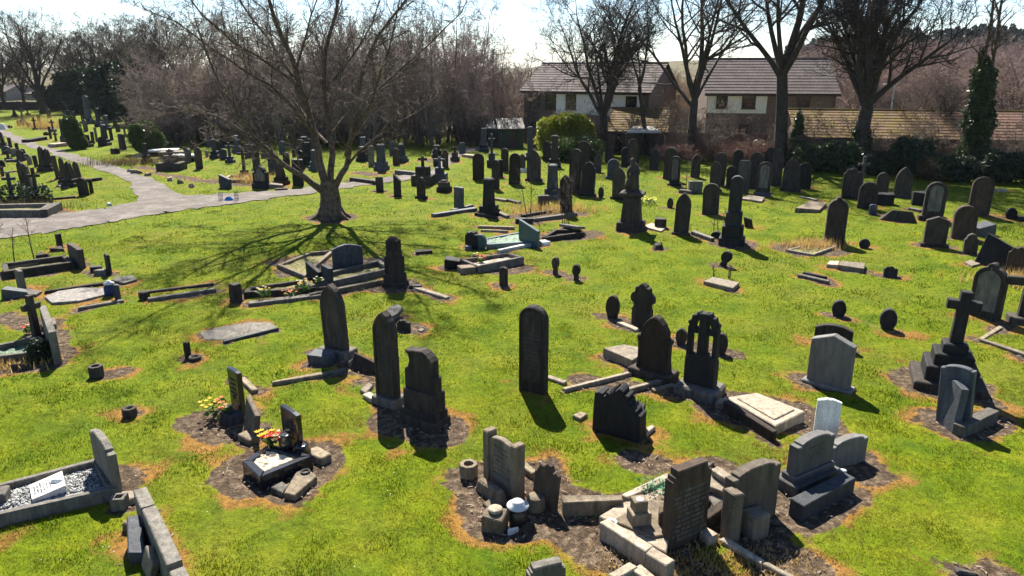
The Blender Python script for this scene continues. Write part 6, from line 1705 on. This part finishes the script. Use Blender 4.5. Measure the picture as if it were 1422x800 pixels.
def tarp():
    P = G(1226, 232); B = MB(); n = 8
    for s_ in range(2):
        for i in range(n + 1):
            x = -.35 + .7 * i / n; B.v += [(x, .05 * math.sin(i * 1.9) + s_ * .02, 1.75 + .03 * math.sin(i)), (x * .8, .10 * math.sin(i * 1.3) + s_ * .02, .75 + .1 * math.sin(i * 2.1))]
    for s_ in range(2):
        for i in range(n): k = s_ * 2 * (n + 1) + 2 * i; B.f.append((k, k + 2, k + 3, k + 1) if s_ else (k, k + 1, k + 3, k + 2))
    o = B.build('hanging_sheet', 'navy'); o.location = P; tag(o, 'dark blue sheet hanging in the hedge right of the broad spreading tree', 'sheet')
tarp()

# ================================================================== GROUND
def grow(a, b, s0, k, lim):
    out = [a]; s = s0
    while out[-1] < b: out.append(out[-1] + s); s = min(s * k, lim)
    return out
ys = np.array([-60, -30, -12, -4, 0, 2, 3.4] + grow(4.2, 3000, .09, 1.0085, 160))
xp = np.array(grow(0, 2500, .11, 1.013, 160)[1:]); xs = np.concatenate([-xp[::-1], [0], xp])
GX, GY = np.meshgrid(xs, ys)
SD = np.full(GX.shape, 3.0)
for (ax, ay, bx, by, r_) in PATCH:
    i0, i1 = np.searchsorted(ys, [min(ay, by) - r_ - 1.6, max(ay, by) + r_ + 1.6]); j0, j1 = np.searchsorted(xs, [min(ax, bx) - r_ - 1.6, max(ax, bx) + r_ + 1.6])
    X = GX[i0:i1, j0:j1]; Y = GY[i0:i1, j0:j1]
    if X.size == 0: continue
    dx, dy = bx - ax, by - ay; L2 = dx * dx + dy * dy + 1e-9
    t_ = np.clip(((X - ax) * dx + (Y - ay) * dy) / L2, 0, 1)
    SD[i0:i1, j0:j1] = np.minimum(SD[i0:i1, j0:j1], np.hypot(X - ax - t_ * dx, Y - ay - t_ * dy) - r_)
SDn = SD + .035 + (vnoise(GX, GY, .6, 5) - .42) * .46 + (vnoise(GX, GY, .2, 6) - .5) * .2
GZ = hgt(GX, GY)
soil = np.clip(-SDn / .15, 0, 1)
GZ = GZ - .015 * soil + soil * ((vnoise(GX, GY, .22, 7) - .45) * .05 + (vnoise(GX, GY, .11, 8) - .5) * .03)
GZ = GZ + (1 - soil) * (vnoise(GX, GY, .30, 9) - .5) * .03 * np.clip(60 - GY, 0, 20) / 20
def ground_mat():
    m, nt, out = NT('grass_and_soil'); tc = node(nt, 'ShaderNodeTexCoord'); v = tc.outputs['Object']
    at_ = node(nt, 'ShaderNodeAttribute', attribute_name='sd'); sd = at_.outputs['Fac']
    fw = node(nt, 'ShaderNodeAttribute', attribute_name='wild').outputs['Fac']
    n1 = noise(nt, v, 1.1, 5, .6); n2 = noise(nt, v, 9, 5, .7); n3 = noise(nt, v, 45, 3, .7)
    g = ramp(nt, n1, [(.30, (.049, .085, .003)), (.5, (.093, .124, .003)), (.68, (.132, .146, .006))])
    g = mix(nt, g, (.13, .115, .02), ramp(nt, noise(nt, v, .33, 4), [(.45, (0, 0, 0)), (.72, (.55, .55, .55))]))
    g = mix(nt, g, ramp(nt, n2, [(.3, (.55, .6, .45)), (.7, (1.35, 1.35, 1.2))]), 1.0, 'MULTIPLY')
    g = mix(nt, g, ramp(nt, n3, [(.3, (.75, .75, .75)), (.7, (1.25, 1.25, 1.25))]), 1.0, 'MULTIPLY')
    s = ramp(nt, n2, [(.3, (.022, .015, .010)), (.5, (.064, .046, .031)), (.72, (.185, .140, .095))])
    s = mix(nt, s, ramp(nt, n3, [(.3, (.45, .45, .45)), (.7, (1.7, 1.65, 1.6))]), 1.0, 'MULTIPLY')
    o = ramp(nt, n2, [(.3, (.12, .06, .016)), (.7, (.27, .13, .036))])
    o = mix(nt, o, ramp(nt, n3, [(.3, (.6, .6, .6)), (.7, (1.4, 1.4, 1.4))]), 1.0, 'MULTIPLY')
    w = math_(nt, 'ADD', sd, math_(nt, 'MULTIPLY', math_(nt, 'SUBTRACT', n2, .5), .35))
    ring = math_(nt, 'ADD', math_(nt, 'ADD', w, .10), math_(nt, 'MULTIPLY', math_(nt, 'SUBTRACT', noise(nt, v, .8, 4), .5), -2.3))
    fo = ramp(nt, ring, [(.06, (.9, .9, .9)), (.30, (0, 0, 0))])
    c = mix(nt, g, o, fo)
    c = mix(nt, c, s, ramp(nt, w, [(0, (1, 1, 1)), (.05, (0, 0, 0))]))
    wild = ramp(nt, noise(nt, v, .05, 5), [(.35, (.05, .042, .022)), (.65, (.10, .085, .035))])
    c = mix(nt, c, wild, fw)
    h = math_(nt, 'ADD', n2, math_(nt, 'MULTIPLY', n3, .6))
    bsdf(nt, out, c, 1.0, bump(nt, h, .8, .05), spec=.1); return m
M['ground'] = ground_mat()
ny, nx = GX.shape; idx = np.arange(ny * nx).reshape(ny, nx)
faces = np.stack([idx[:-1, :-1], idx[:-1, 1:], idx[1:, 1:], idx[1:, :-1]], -1).reshape(-1, 4)
wildness = np.clip((GY - 62 - np.where(GX < -16, 45, 0) - np.where((GX > -30) & (GX <= -16), 12, 0)) / 6, 0, 1)
gr = np_mesh('ground', np.stack([GX, GY, GZ], -1).reshape(-1, 3), faces, 'ground', None, {'sd': SDn.ravel(), 'wild': wildness.ravel()}, True)
tag(gr, 'grass lawn with bare soil patches', None, None, 'structure')

# ---- paths
def path_mat():
    m, nt, out = NT('worn_path'); tc = node(nt, 'ShaderNodeTexCoord'); v = tc.outputs['Object']
    n = noise(nt, v, 1.1, 8, .75); n2 = noise(nt, v, 14, 4, .7)
    c = ramp(nt, n, [(.30, (.055, .045, .038)), (.5, (.100, .084, .072)), (.70, (.185, .160, .142))])
    c = mix(nt, c, (.06, .048, .035), ramp(nt, noise(nt, v, .45, 7, .8), [(.54, (0, 0, 0)), (.70, (.5, .5, .5))]))
    c = mix(nt, c, ramp(nt, n2, [(.3, (.7, .7, .7)), (.7, (1.25, 1.25, 1.25))]), 1.0, 'MULTIPLY')
    bsdf(nt, out, c, .9, bump(nt, n2, .5, .02), spec=.2); return m
M['path'] = path_mat()
PATHV = []
def strip(near, far, name, label, nseg=60, nx_=8, lift=.022):
    def rs(pts):
        P = [G(x, y) for x, y in pts]; d = [0]
        for i in range(1, len(P)): d.append(d[-1] + (P[i] - P[i - 1]).length)
        tt = np.linspace(0, d[-1], nseg + 1); return np.interp(tt, d, [p.x for p in P]), np.interp(tt, d, [p.y for p in P])
    ax, ay = rs(near); bx, by = rs(far); V = []
    for i in range(nseg + 1):
        for j in range(nx_ + 1):
            f = j / nx_; x = ax[i] * (1 - f) + bx[i] * f; yy = ay[i] * (1 - f) + by[i] * f
            if j in (0, nx_): x += rng.uniform(-.14, .14); yy += rng.uniform(-.26, .26)
            V.append((x, yy, float(hgt(x, yy)) + lift))
    V = np.array(V); k = np.arange((nseg + 1) * (nx_ + 1)).reshape(nseg + 1, nx_ + 1)
    F = np.stack([k[:-1, :-1], k[1:, :-1], k[1:, 1:], k[:-1, 1:]], -1).reshape(-1, 4)
    o = np_mesh(name, V, F, 'path', None, None, True); tag(o, label, None, None, 'structure')
    PATHV.append((np.stack([ax, ay], 1), np.stack([bx, by], 1)))
strip([(-60, 340), (0, 331), (60, 324), (100, 318), (150, 309), (200, 301), (250, 293), (300, 287), (350, 280), (400, 273), (445, 267), (500, 259), (560, 251.5), (600, 246)],
      [(-60, 312), (0, 305), (40, 302), (80, 297), (140, 291), (190, 280), (240, 273), (300, 270), (350, 268), (400, 263), (440, 259), (500, 252), (560, 244), (596, 238)], 'cross_path', 'pale worn gravel path crossing the cemetery', 90, lift=.03)
strip([(192, 281), (187, 262), (175, 250), (140, 237), (104, 225), (66, 212), (28, 200), (-2, 188), (-40, 178)], [(262, 275), (238, 262), (212, 250), (178, 237), (142, 225), (95, 212), (51, 200), (20, 187), (-10, 175)], 'lane', 'straight lane running back to the far left', 70)
strip([(592, 249), (610, 242), (622, 232), (630, 222), (650, 212), (690, 204)], [(598, 237), (604, 231), (608, 224), (616, 217), (640, 207), (685, 200)], 'dirt_track', 'brown dirt track leading to the dark sheds', 30, lift=.026)

# ---- grass blades
def in_path(x, y):
    out = np.zeros(len(x), bool)
    for A, Bq in PATHV:
        mid = (A + Bq) / 2; hw = np.hypot(*(A - Bq).T) / 2
        for i in range(len(mid)):
            m_ = np.hypot(x - mid[i, 0], y - mid[i, 1]) < hw[i] * .98; out |= m_
    return out
def blades():
    q = np.random.default_rng(12); XY = []; WD = []; LN = []
    for y0, y1, dens, w, l in ((6.2, 9.5, 1700, .0055, .046), (9.5, 13, 1300, .007, .046), (13, 18, 680, .010, .048), (18, 26, 320, .015, .050), (26, 36, 120, .022, .052), (36, 52, 45, .034, .055)):
        n = int((y1 - y0) * 2 * (.80 * y1 + 2.5) * dens); x = q.uniform(-1, 1, n) * (.80 * y1 + 2.5); y_ = q.uniform(y0, y1, n)
        k = np.abs(x) < .78 * y_ + 2.5; x, y_ = x[k], y_[k]
        XY.append(np.stack([x, y_], 1)); WD.append(np.full(len(x), w)); LN.append(np.full(len(x), l))
    P = np.concatenate(XY); wd = np.concatenate(WD); ln = np.concatenate(LN); x, y_ = P[:, 0], P[:, 1]
    tx = np.interp(x, xs, np.arange(nx)); ty = np.interp(y_, ys, np.arange(ny)); i0 = np.clip(tx.astype(int), 0, nx - 2); j0 = np.clip(ty.astype(int), 0, ny - 2); fx = tx - i0; fy = ty - j0
    bil = lambda A: A[j0, i0] * (1 - fx) * (1 - fy) + A[j0, i0 + 1] * fx * (1 - fy) + A[j0 + 1, i0] * (1 - fx) * fy + A[j0 + 1, i0 + 1] * fx * fy
    sd = bil(SDn); z = bil(GZ)
    tuft = vnoise(x, y_, .55, 15) * .6 + vnoise(x, y_, .22, 16) * .4
    keep = (sd > -.03 + .12 * (q.random(len(x)) - .5)) & (q.random(len(x)) < .45 + .9 * tuft) & ~((q.random(len(x)) < .85) & (sd < .12))
    pth = y_ > 28; kk = np.zeros(len(x), bool); kk[pth] = in_path(x[pth], y_[pth]); keep &= ~kk
    x, y_, z, wd, ln, sd, tuft = [a[keep] for a in (x, y_, z, wd, ln, sd, tuft)]; n = len(x)
    a = q.uniform(0, 6.28, n); L = ln * q.uniform(.5, 1.25, n) * (.5 + 1.0 * np.clip(tuft - .2, 0, 1) + .5 * np.clip((vnoise(x, y_, .42, 23) - .62) / .15, 0, 1)); tl = q.uniform(.25, 1.2, n)
    b = np.stack([x, y_, z - .005], 1); d = np.stack([np.cos(a) * np.sin(tl), np.sin(a) * np.sin(tl), np.cos(tl)], 1)
    s = np.stack([-np.sin(a), np.cos(a), np.zeros(n)], 1) * wd[:, None]
    V = np.stack([b - s, b + s, b + d * L[:, None]], 1).reshape(-1, 3)
    big = vnoise(x, y_, 2.2, 17) * .55 + vnoise(x, y_, .7, 18) * .3 + q.random(n) * .25
    big = big - .20 * np.clip((vnoise(x, y_, .42, 23) - .62) / .15, 0, 1) - .10 * np.clip((vnoise(x, y_, 3.5, 24) - .5) / .3, 0, 1)
    dry = np.clip(1 - (sd - .02) / np.maximum(.02, .07 + 1.25 * (vnoise(x, y_, 1.1, 19) - .48)), 0, 1) * (vnoise(x, y_, .5, 20) > .3)
    dry = np.maximum(dry, (q.random(n) < .05) * .8)
    np_mesh('grass', V, np.arange(3 * n).reshape(-1, 3), grass_mat(), None, {'tone': np.repeat(big, 3), 'dry': np.repeat(dry, 3)})
    o = bpy.data.objects['grass']; tag(o, 'short green turf growing round the graves', 'grass', None, 'stuff')
    # daisies
    k = 420; xx = q.uniform(-14, 14, k); yy = q.uniform(7, 20, k); ok = vnoise(xx, yy, 1.6, 21) > .62; xx, yy = xx[ok], yy[ok]; k = len(xx)
    zz = hgt(xx, yy) + .05; c = np.stack([xx, yy, zz], 1); s1 = np.array([[.008, 0, 0]]); s2 = np.array([[0, .008, .003]])
    np_mesh('daisies', np.stack([c - s1, c + s2, c + s1, c - s2], 1).reshape(-1, 3), np.arange(4 * k).reshape(-1, 4), 'whitep'); tag(bpy.data.objects['daisies'], 'tiny white daisies scattered in the turf', 'daisies', None, 'stuff')
def grass_mat():
    m, nt, out = NT('grass_blades'); t = node(nt, 'ShaderNodeAttribute', attribute_name='tone').outputs['Fac']; d = node(nt, 'ShaderNodeAttribute', attribute_name='dry').outputs['Fac']
    c = ramp(nt, t, [(.22, (.054, .096, .003)), (.5, (.110, .150, .003)), (.8, (.168, .180, .007))])
    c = mix(nt, c, (.30, .15, .04), d)
    p = node(nt, 'ShaderNodeBsdfDiffuse'); nt.links.new(c, p.inputs[0]); tr = node(nt, 'ShaderNodeBsdfTranslucent'); nt.links.new(c, tr.inputs[0])
    mx = node(nt, 'ShaderNodeMixShader', i_0=.5); nt.links.new(p.outputs[0], mx.inputs[1]); nt.links.new(tr.outputs[0], mx.inputs[2]); nt.links.new(mx.outputs[0], out.inputs[0]); return m
blades()
def debris():
    q = np.random.default_rng(31); V = []; n = 0; pts = []
    for (ax, ay, bx, by, r_) in PATCH:
        if min(ay, by) > 24: continue
        k = int(38 * r_ * (math.hypot(bx - ax, by - ay) + 2 * r_)); t_ = q.random(k); a = q.uniform(0, 6.28, k); rr = r_ * np.sqrt(q.random(k))
        pts.append(np.stack([ax + (bx - ax) * t_ + np.cos(a) * rr, ay + (by - ay) * t_ + np.sin(a) * rr], 1))
    P = np.concatenate(pts); k = len(P); z = hgt(P[:, 0], P[:, 1]) + .012
    c = np.stack([P[:, 0], P[:, 1], z], 1); a = q.uniform(0, 6.28, k); L = q.uniform(.012, .06, k)[:, None]; w = q.uniform(.006, .016, k)[:, None]
    u = np.stack([np.cos(a), np.sin(a), q.uniform(-.3, .3, k)], 1); v = np.stack([-np.sin(a), np.cos(a), np.zeros(k)], 1); h = np.array([[0, 0, 1.]]) * w * 1.2
    vs = np.stack([c - u * L, c - v * w, c + u * L, c + v * w, c + h], 1).reshape(-1, 3); o = np.arange(k)[:, None] * 5
    F = np.concatenate([o + np.array([[0, 1, 4]]), o + np.array([[1, 2, 4]]), o + np.array([[2, 3, 4]]), o + np.array([[3, 0, 4]])])
    np_mesh('soil_litter', vs, F, simple('chips_and_dead_stalks', (.20, .15, .11), .95, .7, 3)); tag(bpy.data.objects['soil_litter'], 'bark chips and dead stalks on the bare soil', 'soil litter', None, 'stuff')
debris()
def pebbles():
    q = np.random.default_rng(8); A = [G(x, y, .20) for x, y in ((-10, 700), (2, 672), (130, 640), (152, 664))]; k = 1500
    s_, t_ = q.random(k), q.random(k); a, b, c, d = [np.array(p) for p in A]
    P = (a * (1 - s_)[:, None] + d * s_[:, None]) * (1 - t_)[:, None] + (b * (1 - s_)[:, None] + c * s_[:, None]) * t_[:, None]; P[:, 2] = hgt(P[:, 0], P[:, 1]) + .095
    r_ = q.uniform(.014, .034, k); oc = np.array([[1, 0, 0], [0, 1, 0], [-1, 0, 0], [0, -1, 0], [0, 0, .8], [0, 0, -.8]], float)
    rot = q.normal(size=(k, 3, 3)); rot = np.linalg.qr(rot)[0]
    vs = (P[:, None, :] + (oc @ rot) * r_[:, None, None]).reshape(-1, 3); o = np.arange(k)[:, None] * 6
    F = np.concatenate([o + np.array([f]) for f in ((0, 1, 4), (1, 2, 4), (2, 3, 4), (3, 0, 4), (1, 0, 5), (2, 1, 5), (3, 2, 5), (0, 3, 5))])
    m, nt, out = NT('mixed_pebbles'); g = node(nt, 'ShaderNodeNewGeometry'); c_ = ramp(nt, g.outputs['Random Per Island'], [(0, (.04, .045, .05)), (.5, (.125, .13, .13)), (1, (.38, .38, .36))]); bsdf(nt, out, c_, .6)
    np_mesh('pebbles', vs, F, m); tag(bpy.data.objects['pebbles'], 'grey and white pebbles filling the kerbed grave at lower left', 'pebbles', None, 'stuff')
pebbles()
# green chips strewn by the cracked platform
def strewn(px, py, sx, sy, n, mat, label, name, seed):
    P = G(px, py); q = np.random.default_rng(seed); c = np.stack([P.x + q.normal(size=n) * sx, P.y + q.normal(size=n) * sy, np.full(n, P.z)], 1); c[:, 2] = hgt(c[:, 0], c[:, 1]) + .02
    d = q.normal(size=(n, 3)) * .014; e = q.normal(size=(n, 3)) * .014; f = q.normal(size=(n, 3)) * .014; f[:, 2] = np.abs(f[:, 2])
    vs = np.stack([c + d, c + e, c + f], 1).reshape(-1, 3); o = np_mesh(name, vs, np.arange(3 * n).reshape(-1, 3), mat); tag(o, label, 'glass chips', None, 'stuff'); return o
strewn(835, 706, .22, .12, 420, 'greench', 'green glass chips scattered beside the cracked platform', 'glass_chips', 1)
o = strewn(917, 694, .16, .12, 420, 'greench', 'green glass chips lying on the cracked platform', 'glass_chips', 2)
for v in o.data.vertices: v.co.z += .21

# ================================================================== LIGHT, SKY, CAMERA
w = bpy.data.worlds.new('World'); sc.world = w; w.use_nodes = True; nt = w.node_tree
sky = nt.nodes.new('ShaderNodeTexSky'); sky.sky_type = 'NISHITA'; sky.sun_disc = False
sky.sun_elevation = SUN_EL; sky.sun_rotation = SUN_AZ % (2 * math.pi); sky.dust_density = .15; sky.air_density = 1.0; sky.ozone_density = 2.0
bg = nt.nodes['Background']; bg.inputs[1].default_value = 0.05; tint = nt.nodes.new('ShaderNodeMix'); tint.data_type = 'RGBA'; tint.blend_type = 'MULTIPLY'; tint.inputs[0].default_value = 1.0; tint.inputs[7].default_value = (.91, .985, 1.13, 1); nt.links.new(sky.outputs[0], tint.inputs[6]); nt.links.new(tint.outputs[2], bg.inputs[0])
ld = bpy.data.lights.new('sun', 'SUN'); ld.energy = 5.0; ld.angle = R_(0.53); ld.color = (1.0, .94, .83)
so = bpy.data.objects.new('sun', ld); COL.objects.link(so)
tosun = Vector((math.sin(SUN_AZ) * math.cos(SUN_EL), math.cos(SUN_AZ) * math.cos(SUN_EL), math.sin(SUN_EL)))
so.rotation_euler = tosun.to_track_quat('Z', 'Y').to_euler(); so.location = tosun * 50
def haze():
    m, hn, out = NT('thin_haze'); vol = node(hn, 'ShaderNodeVolumePrincipled', i_Density=.0001); vol.inputs['Color'].default_value = (.86, .90, 1, 1); hn.links.new(vol.outputs[0], out.inputs[1]); M['haze'] = m
    B = MB(); x, y0, y1, z0, z1 = 2560, -70, 3200, -1.6, 34
    B.rings([[(-x, y0, z0), (x, y0, z0), (x, y1, z0), (-x, y1, z0)], [(-x, y0, z1), (x, y0, z1), (x, y1, z1), (-x, y1, z1)]]); o = B.build('haze', 'haze'); tag(o, 'thin pale haze over the far woods', None, None, 'stuff')
haze()
cd = bpy.data.cameras.new('camera'); cam = bpy.data.objects.new('camera', cd); COL.objects.link(cam); sc.camera = cam
cd.sensor_width = 36; cd.lens = 36 * FPX / 1422; cd.clip_end = 6000; cd.clip_start = .1
cam.location = (0, 0, CAM_H); cam.rotation_euler = (math.pi / 2 - PITCH, 0, 0)
sc.view_settings.view_transform = 'Standard'; sc.view_settings.look = 'None'; sc.view_settings.gamma = 1.0; sc.view_settings.exposure = 1.75
sc.cycles.use_denoising = True; sc.cycles.max_bounces = 5; sc.cycles.diffuse_bounces = 3; sc.cycles.transmission_bounces = 3; sc.cycles.glossy_bounces = 2
sc.cycles.use_adaptive_sampling = True; sc.cycles.adaptive_threshold = .02
